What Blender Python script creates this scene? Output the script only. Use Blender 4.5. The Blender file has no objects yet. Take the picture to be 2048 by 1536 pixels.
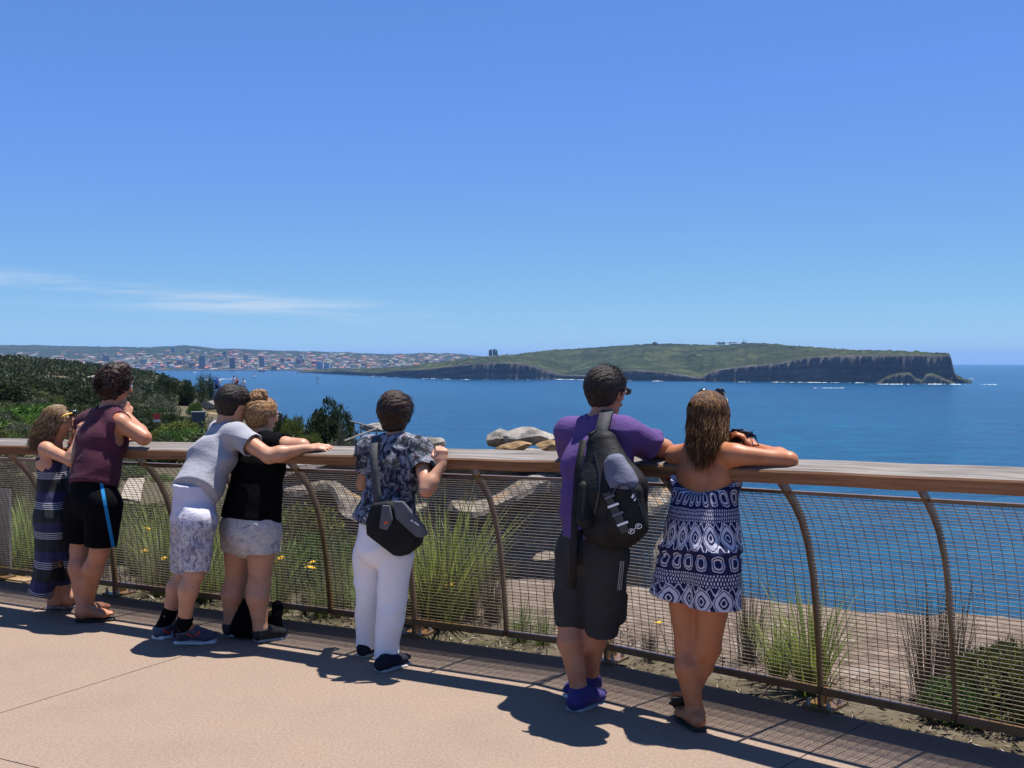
import bpy, bmesh, math, random
import numpy as np
from mathutils import Vector, Matrix

# ------------------------------------------------------------------ camera, sky, sun, exposure
SC = bpy.context.scene
COL = SC.collection
F, CX, CY, EYE = 2300.0, 1024.0, 768.0, 1.65      # focal length and centre in photo pixels, eye height
PITCH = math.atan(48.0 / F)                        # eye level lies on row 720 of the photo
SEA_Z, REARTH = -43.0, 6.371e6

cam_d = bpy.data.cameras.new('camera')
cam_d.sensor_width = 36.0
cam_d.lens = 36.0 * F / 2048.0
cam_d.clip_start, cam_d.clip_end = 0.05, 120000.0
cam = bpy.data.objects.new('camera', cam_d)
cam.location = (0, 0, EYE)
cam.rotation_euler = (math.pi / 2 - PITCH, 0, 0)
COL.objects.link(cam)
SC.camera = cam

SUN = Vector((0.21, 0.17, 1.0)).normalized()       # towards the sun: high, beyond the railing, to the right
SUN_EL = math.asin(SUN.z)
SUN_ROT = math.atan2(SUN.x, SUN.y)
world = bpy.data.worlds.new('World')
SC.world = world
world.use_nodes = True
wn, wl = world.node_tree.nodes, world.node_tree.links
wn.clear()
w_out = wn.new('ShaderNodeOutputWorld')
w_bg = wn.new('ShaderNodeBackground')
w_sky = wn.new('ShaderNodeTexSky')
w_sky.sky_type = 'NISHITA'
w_sky.sun_disc = False
w_sky.sun_elevation = SUN_EL
w_sky.sun_rotation = SUN_ROT
w_sky.altitude = 3000
w_sky.air_density = 1.0
w_sky.dust_density = 0.0
w_sky.ozone_density = 10.0
w_bg.inputs['Strength'].default_value = 0.0714
# thin cirrus: streaky noise over the sky direction, low over the horizon all the way round
w_tc = wn.new('ShaderNodeTexCoord')
w_sep = wn.new('ShaderNodeSeparateXYZ')
wl.new(w_tc.outputs['Generated'], w_sep.inputs[0])
w_map = wn.new('ShaderNodeMapping')
w_map.inputs['Scale'].default_value = (7.0, 7.0, 90.0)
w_map.inputs['Rotation'].default_value = (0.0, 0.06, 0.0)
w_map.inputs['Location'].default_value = (0.55, 0.0, 0.35)
wl.new(w_tc.outputs['Generated'], w_map.inputs[0])
w_noi = wn.new('ShaderNodeTexNoise')
w_noi.inputs['Scale'].default_value = 1.0
w_noi.inputs['Detail'].default_value = 7.0
w_noi.inputs['Roughness'].default_value = 0.55
wl.new(w_map.outputs[0], w_noi.inputs['Vector'])
def wmath(op, a, b):
    n = wn.new('ShaderNodeMath'); n.operation = op
    for i, v in enumerate((a, b)):
        if isinstance(v, (int, float)): n.inputs[i].default_value = v
        else: wl.new(v, n.inputs[i])
    return n.outputs[0]
w_r1 = wn.new('ShaderNodeMapRange'); w_r1.interpolation_type = 'SMOOTHSTEP'
w_r1.inputs[1].default_value, w_r1.inputs[2].default_value = 0.40, 0.70
wl.new(w_noi.outputs[0], w_r1.inputs[0])
# the bank lies low in the north-west and sinks towards the north
w_line = wmath('SUBTRACT', w_sep.outputs[2], wmath('ADD', wmath('MULTIPLY', w_sep.outputs[0], -0.0686), 0.0325))
w_r2 = wn.new('ShaderNodeMapRange'); w_r2.interpolation_type = 'SMOOTHSTEP'
w_r2.inputs[1].default_value, w_r2.inputs[2].default_value = 0.017, 0.002
wl.new(wmath('ABSOLUTE', w_line, 0.0), w_r2.inputs[0])
w_r3 = wn.new('ShaderNodeMapRange'); w_r3.interpolation_type = 'SMOOTHSTEP'
w_r3.inputs[1].default_value, w_r3.inputs[2].default_value = -0.02, -0.20
wl.new(w_sep.outputs[0], w_r3.inputs[0])
w_fac = wmath('MULTIPLY', wmath('MULTIPLY', w_r1.outputs[0], w_r2.outputs[0]), wmath('MULTIPLY', w_r3.outputs[0], 0.50))
# even colour response over the whole sky (clear, deep coastal blue), one power curve per channel
w_ss = wn.new('ShaderNodeSeparateColor'); w_sc = wn.new('ShaderNodeCombineColor')
wl.new(w_sky.outputs[0], w_ss.inputs[0])
for i_, (k_, r_, p_, q_) in enumerate(((0.119, 0.112, 0.72, 0.40), (0.287, 0.238, 0.68, 0.62), (0.76, 0.539, 0.75, 0.84))):
    wl.new(wmath('MULTIPLY', wmath('MINIMUM', wmath('MULTIPLY', wmath('POWER', wmath('MULTIPLY', w_ss.outputs[i_], 0.12 / r_), p_), k_), q_), 1 / 0.12), w_sc.inputs[i_])
w_mix = wn.new('ShaderNodeMixRGB')
w_mix.inputs[2].default_value = (6.6, 7.0, 7.6, 1)
wl.new(w_fac, w_mix.inputs[0]); wl.new(w_sc.outputs[0], w_mix.inputs[1])
wl.new(w_mix.outputs[0], w_bg.inputs[0]); wl.new(w_bg.outputs[0], w_out.inputs[0])

sun_d = bpy.data.lights.new('sun', 'SUN')
sun_d.energy = 5.0
sun_d.angle = math.radians(0.53)
sun_d.color = (1.0, 0.955, 0.89)
sun = bpy.data.objects.new('sun', sun_d)
sun.rotation_euler = SUN.to_track_quat('Z', 'Y').to_euler()
sun.location = (3, 3, 30)
COL.objects.link(sun)

SC.view_settings.view_transform = 'Standard'
SC.view_settings.look = 'None'
SC.view_settings.exposure = 0.75          # exposed a little over the sun and sky strengths, as the photograph is
SC.view_settings.gamma = 1.0
SC.render.engine = 'CYCLES'
SC.cycles.use_denoising = True
SC.cycles.max_bounces = 6
SC.cycles.diffuse_bounces = 3
SC.cycles.glossy_bounces = 3
SC.cycles.transparent_max_bounces = 8
SC.cycles.volume_bounces = 0
SC.cycles.caustics_reflective = False
SC.cycles.caustics_refractive = False

# ------------------------------------------------------------------ helpers
def at(px, py, d):
    """photo pixel + depth along +Y -> world point"""
    a = (px - CX) / F; b = -(py - CY) / F
    c, s = math.cos(PITCH), math.sin(PITCH)
    dy = c + b * s; dz = -s + b * c
    return Vector((a / dy * d, d, EYE + dz / dy * d))
def ground_at(px, py, z=0.0):
    a = (px - CX) / F; b = -(py - CY) / F
    c, s = math.cos(PITCH), math.sin(PITCH)
    dy = c + b * s; dz = -s + b * c
    d = (z - EYE) / (dz / dy)
    return at(px, py, d)
def sea_z(x, y): return SEA_Z - (x * x + y * y) / (2 * REARTH)
def sea_dist(py):
    """distance at which photo row py meets the curved sea"""
    a = (py - 720.0) / F
    h = EYE - SEA_Z
    disc = a * a - 2 * h / REARTH
    return REARTH * (a - math.sqrt(max(disc, 0)))

def tag(o, label=None, cat=None, group=None, kind=None):
    if label: o['label'] = label
    if cat: o['category'] = cat
    if group: o['group'] = group
    if kind: o['kind'] = kind
    return o
def link(o, parent=None):
    COL.objects.link(o)
    if parent is not None: o.parent = parent
    return o
def empty(name, loc=(0, 0, 0), rz=0.0):
    o = bpy.data.objects.new(name, None)
    o.location = loc; o.rotation_euler = (0, 0, rz); o.empty_display_size = 0.1
    return link(o)
def mesh_np(name, V, faces, mats, parent=None, smooth=True, mat_idx=None, origin=None):
    """V (n,3) array, faces = list of equal-length index rows (array) or list of arrays"""
    me = bpy.data.meshes.new(name)
    V = np.asarray(V, dtype=np.float32)
    if origin is not None: V = V - np.asarray(origin, dtype=np.float32)
    fl = [np.asarray(f, dtype=np.int32) for f in (faces if isinstance(faces, list) else [faces])]
    fl = [f for f in fl if len(f)]
    me.vertices.add(len(V)); me.vertices.foreach_set('co', V.ravel())
    nl = sum(f.size for f in fl); npol = sum(len(f) for f in fl)
    me.loops.add(nl); me.loops.foreach_set('vertex_index', np.concatenate([f.ravel() for f in fl]))
    me.polygons.add(npol)
    sizes = np.concatenate([np.full(len(f), f.shape[1], dtype=np.int32) for f in fl])
    starts = np.concatenate([[0], np.cumsum(sizes)[:-1]]).astype(np.int32)
    me.polygons.foreach_set('loop_start', starts)
    me.polygons.foreach_set('use_smooth', np.full(npol, bool(smooth)))
    if mat_idx is not None: me.polygons.foreach_set('material_index', np.asarray(mat_idx, dtype=np.int32))
    me.update(calc_edges=True)
    me.validate()
    for m in (mats if isinstance(mats, (list, tuple)) else [mats]): me.materials.append(m)
    o = bpy.data.objects.new(name, me)
    if origin is not None and parent is None: o.location = origin
    return link(o, parent)
class MB:
    """collects simple shapes, builds ONE mesh object"""
    def __init__(s): s.v = []; s.f = []; s.mi = []; s.m = 0
    def add(s, vs, fs):
        n = len(s.v); s.v += [tuple(v) for v in vs]
        for f in fs: s.f.append(tuple(i + n for i in f)); s.mi.append(s.m)
    def box(s, c, size, rot=None):
        hx, hy, hz = size[0] / 2, size[1] / 2, size[2] / 2
        vs = [Vector((x, y, z)) for x in (-hx, hx) for y in (-hy, hy) for z in (-hz, hz)]
        if rot is not None: vs = [rot @ v for v in vs]
        s.add([Vector(c) + v for v in vs], [(0, 1, 3, 2), (4, 6, 7, 5), (0, 4, 5, 1), (2, 3, 7, 6), (0, 2, 6, 4), (1, 5, 7, 3)])
    def tube(s, pts, r, n=6, caps=True, squash=None):
        pts = [Vector(p) for p in pts]; rs = r if isinstance(r, (list, tuple)) else [r] * len(pts)
        base = len(s.v); prev = None
        for i, p in enumerate(pts):
            t = (pts[min(i + 1, len(pts) - 1)] - pts[max(i - 1, 0)]).normalized()
            if prev is None:
                a = t.cross(Vector((0, 0, 1)));
                if a.length < 1e-3: a = t.cross(Vector((1, 0, 0)))
            else: a = prev - t * prev.dot(t)
            a.normalize(); prev = a; b = t.cross(a)
            for k in range(n):
                an = 2 * math.pi * (k + 0.5) / n
                s.v.append(tuple(p + (a * math.cos(an) + b * math.sin(an) * (squash or 1)) * rs[i]))
        for i in range(len(pts) - 1):
            for k in range(n):
                k2 = (k + 1) % n
                s.f.append((base + i * n + k, base + i * n + k2, base + (i + 1) * n + k2, base + (i + 1) * n + k)); s.mi.append(s.m)
        if caps:
            s.f.append(tuple(base + k for k in reversed(range(n)))); s.mi.append(s.m)
            s.f.append(tuple(base + (len(pts) - 1) * n + k for k in range(n))); s.mi.append(s.m)
    def ball(s, c, r, seg=8, rings=5, sc=(1, 1, 1)):
        base = len(s.v); c = Vector(c)
        for i in range(rings + 1):
            th = math.pi * i / rings
            for k in range(seg):
                ph = 2 * math.pi * k / seg
                s.v.append(tuple(c + Vector((r * sc[0] * math.sin(th) * math.cos(ph), r * sc[1] * math.sin(th) * math.sin(ph), r * sc[2] * math.cos(th)))))
        for i in range(rings):
            for k in range(seg):
                k2 = (k + 1) % seg
                s.f.append((base + i * seg + k, base + (i + 1) * seg + k, base + (i + 1) * seg + k2, base + i * seg + k2)); s.mi.append(s.m)
    def prism(s, poly, ext):
        """polygon (list of 3D points) extruded by vector ext"""
        n = len(poly); ext = Vector(ext)
        vs = [Vector(p) for p in poly] + [Vector(p) + ext for p in poly]
        fs = [tuple(reversed(range(n))), tuple(range(n, 2 * n))] + [(i, (i + 1) % n, n + (i + 1) % n, n + i) for i in range(n)]
        s.add(vs, fs)
    def build(s, name, mats, parent=None, smooth=False, origin=None):
        me = bpy.data.meshes.new(name)
        vs = s.v if origin is None else [tuple(Vector(v) - Vector(origin)) for v in s.v]
        me.from_pydata(vs, [], s.f); me.update()
        for m in (mats if isinstance(mats, (list, tuple)) else [mats]): me.materials.append(m)
        me.polygons.foreach_set('material_index', s.mi)
        me.polygons.foreach_set('use_smooth', [smooth] * len(s.f))
        o = bpy.data.objects.new(name, me)
        if origin is not None and parent is None: o.location = origin
        return link(o, parent)
def copy_tree(o, parent=None):
    c = o.copy(); COL.objects.link(c)
    if parent is not None: c.parent = parent
    for ch in list(o.children): copy_tree(ch, c)
    return c

# ---- material helpers
class E:
    """tiny expression wrapper over Math nodes"""
    def __init__(s, nt, sock): s.nt, s.s = nt, sock
    def _op(s, op, o=None, rev=False, c=None):
        n = s.nt.nodes.new('ShaderNodeMath'); n.operation = op
        a, b = (o, s) if rev else (s, o)
        for i, v in enumerate((a, b, c)):
            if v is None: continue
            if isinstance(v, E): s.nt.links.new(v.s, n.inputs[i])
            else: n.inputs[i].default_value = float(v)
        return E(s.nt, n.outputs[0])
    def __add__(s, o): return s._op('ADD', o)
    __radd__ = __add__
    def __sub__(s, o): return s._op('SUBTRACT', o)
    def __rsub__(s, o): return s._op('SUBTRACT', o, True)
    def __mul__(s, o): return s._op('MULTIPLY', o)
    __rmul__ = __mul__
    def __truediv__(s, o): return s._op('DIVIDE', o)
    def lt(s, o): return s._op('LESS_THAN', o)
    def gt(s, o): return s._op('GREATER_THAN', o)
    def abs(s): return s._op('ABSOLUTE')
    def mod(s, o): return s._op('FLOORED_MODULO', o)
    def floor(s): return s._op('FLOOR')
    def max(s, o): return s._op('MAXIMUM', o)
    def min(s, o): return s._op('MINIMUM', o)
    def sin(s): return s._op('SINE')
    def sqrt(s): return s._op('SQRT')
    def band(s, a, b): return s.gt(a) * s.lt(b)
def new_mat(name):
    m = bpy.data.materials.new(name); m.use_nodes = True
    nt = m.node_tree; b = nt.nodes['Principled BSDF']
    return m, nt, b
def setc(sock, c): sock.default_value = (c[0], c[1], c[2], 1.0)
def coords(nt, scale=(1, 1, 1), kind='Object', attr=None):
    mp = nt.nodes.new('ShaderNodeMapping'); mp.inputs['Scale'].default_value = scale
    if attr:
        a = nt.nodes.new('ShaderNodeAttribute'); a.attribute_name = attr
        nt.links.new(a.outputs['Vector'], mp.inputs[0])
    else:
        tc = nt.nodes.new('ShaderNodeTexCoord'); nt.links.new(tc.outputs[kind], mp.inputs[0])
    return mp.outputs[0]
def noise(nt, vec, scale, detail=4, rough=0.55, dist=0.0):
    n = nt.nodes.new('ShaderNodeTexNoise')
    n.inputs['Scale'].default_value = scale; n.inputs['Detail'].default_value = detail
    n.inputs['Roughness'].default_value = rough; n.inputs['Distortion'].default_value = dist
    nt.links.new(vec, n.inputs['Vector'])
    return n.outputs[0]
def ramp(nt, fac, stops, interp='LINEAR'):
    r = nt.nodes.new('ShaderNodeValToRGB'); r.color_ramp.interpolation = interp
    el = r.color_ramp.elements
    while len(el) < len(stops): el.new(0.5)
    for e, (p, c) in zip(el, stops): e.position = p; e.color = (c[0], c[1], c[2], 1)
    nt.links.new(fac.s if isinstance(fac, E) else fac, r.inputs[0])
    return r.outputs[0]
def mixc(nt, fac, a, b, blend='MIX'):
    n = nt.nodes.new('ShaderNodeMixRGB'); n.blend_type = blend
    for i, v in enumerate((fac, a, b)):
        if isinstance(v, E): v = v.s
        if isinstance(v, (int, float)): n.inputs[i].default_value = v
        elif isinstance(v, (tuple, list)): setc(n.inputs[i], v)
        else: nt.links.new(v, n.inputs[i])
    return n.outputs[0]
def bump(nt, bsdf, h, strength=0.3, dist=0.01, prev=None):
    n = nt.nodes.new('ShaderNodeBump'); n.inputs['Strength'].default_value = strength; n.inputs['Distance'].default_value = dist
    nt.links.new(h.s if isinstance(h, E) else h, n.inputs['Height'])
    if prev: nt.links.new(prev, n.inputs['Normal'])
    nt.links.new(n.outputs[0], bsdf.inputs['Normal'])
    return n.outputs[0]
def simple(name, stops, scale=6, rough=0.8, spec=0.3, bs=0.0, bd=0.01, bscale=None, vscale=(1, 1, 1), detail=5, metallic=0.0, objrand=0.0, sheen=0.0, kind='Object'):
    m, nt, b = new_mat(name)
    v = coords(nt, vscale, kind)
    fac = noise(nt, v, scale, detail)
    if len(stops) == 1: stops = [(0, stops[0]), (1, stops[0])]
    elif len(stops[0]) == 3: stops = [(0.3 + 0.4 * i / (len(stops) - 1), c) for i, c in enumerate(stops)]
    c = ramp(nt, fac, stops)
    if objrand:
        oi = nt.nodes.new('ShaderNodeObjectInfo')
        hv = nt.nodes.new('ShaderNodeHueSaturation')
        r = E(nt, oi.outputs['Random'])
        nt.links.new(((r - 0.5) * (0.06 * objrand) + 0.5).s, hv.inputs['Hue'])
        nt.links.new((((r * 7.3).mod(1.0) - 0.5) * objrand + 1.0).s, hv.inputs['Value'])
        nt.links.new((((r * 3.7).mod(1.0) - 0.5) * (0.6 * objrand) + 1.0).s, hv.inputs['Saturation'])
        nt.links.new(c, hv.inputs['Color']); c = hv.outputs[0]
    nt.links.new(c, b.inputs['Base Color'])
    b.inputs['Roughness'].default_value = rough
    b.inputs['Specular IOR Level'].default_value = spec
    b.inputs['Metallic'].default_value = metallic
    if sheen: b.inputs['Sheen Weight'].default_value = sheen
    if bs: bump(nt, b, noise(nt, v, bscale or scale * 4, 6), bs, bd)
    return m
def sm(e0, e1, x):
    t = np.clip((x - e0) / (e1 - e0), 0, 1); return t * t * (3 - 2 * t)
_rng = np.random.RandomState(7)
_DIR = _rng.normal(size=(64, 3)); _PH = _rng.uniform(0, 6.28, 64)
def fnoise(x, y, z=0.0, scale=1.0, octaves=4, seed=0, gain=0.5):
    """smooth pseudo-noise from warped sines, about -1..1"""
    out = 0.0; amp = 1.0; tot = 0.0; f = 1.0 / scale
    for o in range(octaves):
        a = 0.0
        for k in range(4):
            i = (seed * 11 + o * 4 + k) % 64
            d = _DIR[i]
            j = (i + 17) % 64
            w = np.sin((x * _DIR[j][0] + y * _DIR[j][1] + z * _DIR[j][2]) * f * 0.6 + _PH[j])
            a = a + np.sin((x * d[0] + y * d[1] + z * d[2]) * f * 1.6 + _PH[i] + 1.5 * w)
        out = out + amp * a / 2.6; tot += amp; amp *= gain; f *= 2.1
    return out / tot
# ------------------------------------------------------------------ sea
m_sea, nt, b = new_mat('sea_water')
v = coords(nt, (1, 1, 1))
big = noise(nt, coords(nt, (0.004, 0.0016, 1)), 1.0, 3)
cc = ramp(nt, big, [(0.3, (0.0008, 0.034, 0.086)), (0.7, (0.001, 0.050, 0.112))])
nt.links.new(cc, b.inputs['Base Color'])
b.inputs['Roughness'].default_value = 0.22
b.inputs['IOR'].default_value = 1.33
b.inputs['Specular IOR Level'].default_value = 0.16
n1 = noise(nt, coords(nt, (0.45, 1.0, 1)), 0.35, 6, 0.62, 0.4)
n2 = noise(nt, coords(nt, (0.4, 1.0, 1)), 0.045, 5, 0.6, 0.2)
# wave shading painted into the water colour: darker troughs, lighter backs, broad wind streaks
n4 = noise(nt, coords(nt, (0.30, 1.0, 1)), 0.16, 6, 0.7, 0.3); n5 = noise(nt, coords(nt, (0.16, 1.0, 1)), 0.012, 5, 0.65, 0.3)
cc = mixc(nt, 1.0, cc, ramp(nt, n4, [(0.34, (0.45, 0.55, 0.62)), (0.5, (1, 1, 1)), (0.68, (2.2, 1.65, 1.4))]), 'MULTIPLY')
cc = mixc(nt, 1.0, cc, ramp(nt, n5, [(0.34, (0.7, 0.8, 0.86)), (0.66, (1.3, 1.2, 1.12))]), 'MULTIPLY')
nt.links.new(cc, b.inputs['Base Color'])
p = bump(nt, b, n2, 1.0, 3.0)
bump(nt, b, n1, 1.0, 0.9, p)

ang = np.concatenate([np.linspace(-80, -32, 25)[:-1], np.linspace(-32, 32, 129), np.linspace(32, 80, 25)[1:]]) * math.pi / 180
rad = np.concatenate([np.geomspace(4, 300, 40), np.geomspace(320, 27000, 90)])
A, R = np.meshgrid(ang, rad, indexing='ij')
X, Y = R * np.sin(A), R * np.cos(A)
Z = SEA_Z - R * R / (2 * REARTH)
na, nr = A.shape
idx = np.arange(na * nr).reshape(na, nr)
quads = np.stack([idx[:-1, :-1].ravel(), idx[1:, :-1].ravel(), idx[1:, 1:].ravel(), idx[:-1, 1:].ravel()], 1)
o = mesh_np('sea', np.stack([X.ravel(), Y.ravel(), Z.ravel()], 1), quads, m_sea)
tag(o, kind='structure')

# ------------------------------------------------------------------ railing line (plan) : kink at K, left run and right run
K = Vector((0.52, 6.26))
TL = Vector((0.880, -0.474)); NL = Vector((-0.474, -0.880)).normalized()    # left run direction / inward normal
TR = Vector((0.743, -0.669)); NR = Vector((-0.669, -0.743)).normalized()
TL.normalize(); TR.normalize()
BAY_L, BAY_R = 1.25, 1.27
NK = (NL + NR).normalized()
KSC = 1.0 / NK.dot(NL)                               # mitre scale at the kink
def fence(s, u, z):
    """s along the railing (0 at the kink), u inward (towards the walkway), z up"""
    if s < -1e-6: p = K + TL * s + NL * u
    elif s > 1e-6: p = K + TR * s + NR * u
    else: p = K + NK * (u * KSC)
    return Vector((p.x, p.y, z))
def v_out(x, y):
    v1 = -(NL.x * (x - K.x) + NL.y * (y - K.y)); v2 = -(NR.x * (x - K.x) + NR.y * (y - K.y))
    return np.maximum(v1, v2)
def rail_dz(s): return (0.0165 if s < 0 else 0.025) * s

# ------------------------------------------------------------------ walkway: concrete slabs with open joints
m_conc, nt, b = new_mat('buff_concrete')
v = coords(nt)
f1 = noise(nt, v, 260, 4, 0.7); f2 = noise(nt, v, 1.7, 8, 0.68); f3 = noise(nt, v, 70, 5, 0.7)
c = ramp(nt, f1, [(0.30, (0.14, 0.098, 0.073)), (0.5, (0.25, 0.182, 0.136)), (0.70, (0.37, 0.282, 0.22))])
c2 = ramp(nt, f2, [(0.3, (0.90, 0.90, 0.91)), (0.5, (0.98, 0.98, 0.98)), (0.72, (1.03, 1.01, 0.98))])
c = mixc(nt, 1.0, c, c2, 'MULTIPLY')
vor = nt.nodes.new('ShaderNodeTexVoronoi'); vor.inputs['Scale'].default_value = 3.1; nt.links.new(v, vor.inputs['Vector'])
spot = E(nt, vor.outputs['Distance']).lt(0.022)
c = mixc(nt, spot * 0.6, c, (0.10, 0.085, 0.075))
c3 = ramp(nt, f3, [(0.33, (0.74, 0.74, 0.74)), (0.5, (1, 1, 1)), (0.67, (1.2, 1.19, 1.17))])
c = mixc(nt, 1.0, c, c3, 'MULTIPLY')
nt.links.new(c, b.inputs['Base Color'])
b.inputs['Roughness'].default_value = 0.85
b.inputs['Specular IOR Level'].default_value = 0.25
bump(nt, b, f1, 0.35, 0.002)
m_joint = simple('joint_filler', [(0.05, 0.042, 0.035), (0.09, 0.075, 0.06)], 20, 0.95)
walk = empty('walkway'); tag(walk, kind='structure')
bed = MB()
def strip_poly(ss, u0, u1): return [fence(s, u0, 0) for s in ss] + [fence(s, u1, 0) for s in reversed(ss)]
pts = [fence(-14, 0.035, -0.012), fence(0, 0.035, -0.012), fence(12, 0.035, -0.012), fence(12, 9, -0.012), fence(0, 9, -0.012), fence(-14, 9, -0.012)]
bed.prism([Vector((p.x, p.y, -0.16)) for p in reversed(pts)], (0, 0, 0.148))
bed.build('joint_bed', m_joint, walk)
jl = [-13.5, -9.4, -5.8, -2.13, 1.52, 5.2, 9.0]
G = 0.0035
for (ua, ub) in ((0.03, 2.6), (2.6, 5.6), (5.6, 9.0)):
    for a_, b_ in zip(jl[:-1], jl[1:]):
        ss = [a_ + G] + ([0.0] if a_ < 0 < b_ else []) + [b_ - G]
        poly = [fence(s, ua + (G if ua > 1 else 0), -0.08) for s in ss] + [fence(s, ub - G, -0.08) for s in reversed(ss)]
        mb = MB(); mb.prism(list(reversed(poly)), (0, 0, 0.08))
        mb.build('concrete_slab', m_conc, walk)

# ------------------------------------------------------------------ railing
m_wood, nt, b = new_mat('weathered_timber')
vv = coords(nt, (2.0, 46, 46), attr='grain')
f = noise(nt, vv, 1.0, 8, 0.7, 0.6)
fx = noise(nt, coords(nt, (0.8, 6, 6), attr='grain'), 1.0, 4)
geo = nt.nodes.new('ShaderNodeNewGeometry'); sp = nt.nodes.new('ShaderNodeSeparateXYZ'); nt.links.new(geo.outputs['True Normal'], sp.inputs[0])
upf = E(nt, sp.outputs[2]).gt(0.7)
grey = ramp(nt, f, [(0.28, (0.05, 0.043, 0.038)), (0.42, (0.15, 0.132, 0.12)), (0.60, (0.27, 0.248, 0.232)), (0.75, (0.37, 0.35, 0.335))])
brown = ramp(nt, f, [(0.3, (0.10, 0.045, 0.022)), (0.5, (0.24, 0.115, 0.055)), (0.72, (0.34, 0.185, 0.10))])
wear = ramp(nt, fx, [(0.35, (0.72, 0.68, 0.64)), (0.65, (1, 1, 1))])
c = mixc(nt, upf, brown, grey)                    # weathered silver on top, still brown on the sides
c = mixc(nt, 1.0, c, wear, 'MULTIPLY')
nt.links.new(c, b.inputs['Base Color']); b.inputs['Roughness'].default_value = 0.75; b.inputs['Specular IOR Level'].default_value = 0.3
bump(nt, b, f, 0.6, 0.004)
m_steel = simple('bronze_painted_steel', [(0.10, 0.052, 0.020), (0.15, 0.082, 0.034), (0.18, 0.105, 0.048)], 9, 0.30, 0.6)
m_wire = simple('galvanised_wire', [(0.13, 0.090, 0.045), (0.20, 0.145, 0.08)], 30, 0.4, 0.5, metallic=0.0)
m_bolt = simple('bolt_zinc', [(0.35, 0.34, 0.33), (0.5, 0.49, 0.47)], 30, 0.4, 0.5, metallic=0.7)
ARC = [(0.0, 0.0), (0.006, 0.14), (0.022, 0.274), (0.05, 0.46), (0.086, 0.634), (0.135, 0.775), (0.20, 0.893), (0.268, 0.972), (0.339, 1.033), (0.40, 1.082), (0.455, 1.118)]
def arc(z):
    for (u0, z0), (u1, z1) in zip(ARC[:-1], ARC[1:]):
        if z <= z1: return u0 + (u1 - u0) * (z - z0) / (z1 - z0)
    return ARC[-1][0]
railing = empty('railing', fence(0, 0, 0))
RO = railing.location.copy()
tag(railing, 'curved brown steel mesh railing with broad weathered timber handrail along the lookout', 'railing')
posts_s = [-BAY_L * k / 2 for k in range(18, 0, -1)] + [0.0] + [BAY_R * k / 2 for k in range(1, 11)]
def is_ground(i): return (i % 2) == 0          # index 0 -> s=-11.25 ... ground posts every full bay
gi0 = posts_s.index(0.0)
for i, s in enumerate(posts_s):
    g = ((i - gi0) % 2 == 0)
    mb = MB()
    pl = [(u, z) for u, z in ARC if (g or z > 0.07)]
    if not g: pl = [(arc(0.075), 0.075)] + pl
    hw, dp = (0.006 if not g else 0.008), 0.021
    n = len(pl); ds = rail_dz(s)
    T = TL if s < 0 else (TR if s > 0 else (TL + TR).normalized())
    T3 = Vector((T.x, T.y, 0))
    ring = []
    for k, (u, z) in enumerate(pl):
        u0, z0 = pl[max(k - 1, 0)]; u1, z1 = pl[min(k + 1, n - 1)]
        L = math.hypot(u1 - u0, z1 - z0); nu, nz = (z1 - z0) / L, -(u1 - u0) / L
        zz = z + ds * (z / 1.118)
        for (e, sd) in ((-dp, -1), (dp, -1), (dp, 1), (-dp, 1)):
            ring.append(fence(s, u + nu * e, zz + nz * e) + T3 * (hw * sd))
    fs = []
    for k in range(n - 1):
        for q in range(4):
            q2 = (q + 1) % 4
            fs.append((k * 4 + q, k * 4 + q2, k * 4 + 4 + q2, k * 4 + 4 + q))
    fs += [(3, 2, 1, 0), (n * 4 - 4, n * 4 - 3, n * 4 - 2, n * 4 - 1)]
    mb.add(ring, fs)
    post = mb.build('post', m_steel, railing, origin=RO)
    if g:
        mb = MB()
        R3 = Matrix(((T.x, -T.y, 0), (T.y, T.x, 0), (0, 0, 1)))
        mb.box(fence(s, -0.03, 0.010), (0.15, 0.17, 0.014), R3)
        mb.prism([fence(s, -0.035, 0.014), fence(s, -0.10, 0.014), fence(s, -0.033, 0.13)], T3 * 0.008)
        pl_ = mb.build('base_plate', m_steel, post, origin=RO)
        for du in (-0.08, 0.03):
            for dt in (-0.052, 0.052):
                mb = MB()
                c0 = fence(s, du, 0.016) + T3 * dt
                mb.tube([c0, c0 + Vector((0, 0, 0.022))], 0.011, 6)
                mb.tube([c0 + Vector((0, 0, 0.022)), c0 + Vector((0, 0, 0.036))], 0.006, 6)
                mb.build('anchor_bolt', m_bolt, post, origin=RO)
def bar_between(name, s0, s1, u, z, w, h, mat, zs=1.0):
    mb = MB(); vs = []
    for s in (s0, s1):
        for (du, dz) in ((-w / 2, -h / 2), (w / 2, -h / 2), (w / 2, h / 2), (-w / 2, h / 2)):
            vs.append(fence(s, u + du, z + dz + rail_dz(s) * zs))
    mb.add(vs, [(3, 2, 1, 0), (4, 5, 6, 7)] + [(q, (q + 1) % 4, 4 + (q + 1) % 4, 4 + q) for q in range(4)])
    return mb.build(name, mat, railing, origin=RO)
for s0, s1 in zip(posts_s[:-1], posts_s[1:]):
    a_, b_ = s0 + 0.011, s1 - 0.011
    bar_between('top_bar', a_, b_, 0.318, 1.024, 0.034, 0.016, m_steel, 0.95)
    bar_between('bottom_bar', a_, b_, arc(0.085), 0.085, 0.034, 0.034, m_steel, 0.08)
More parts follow.
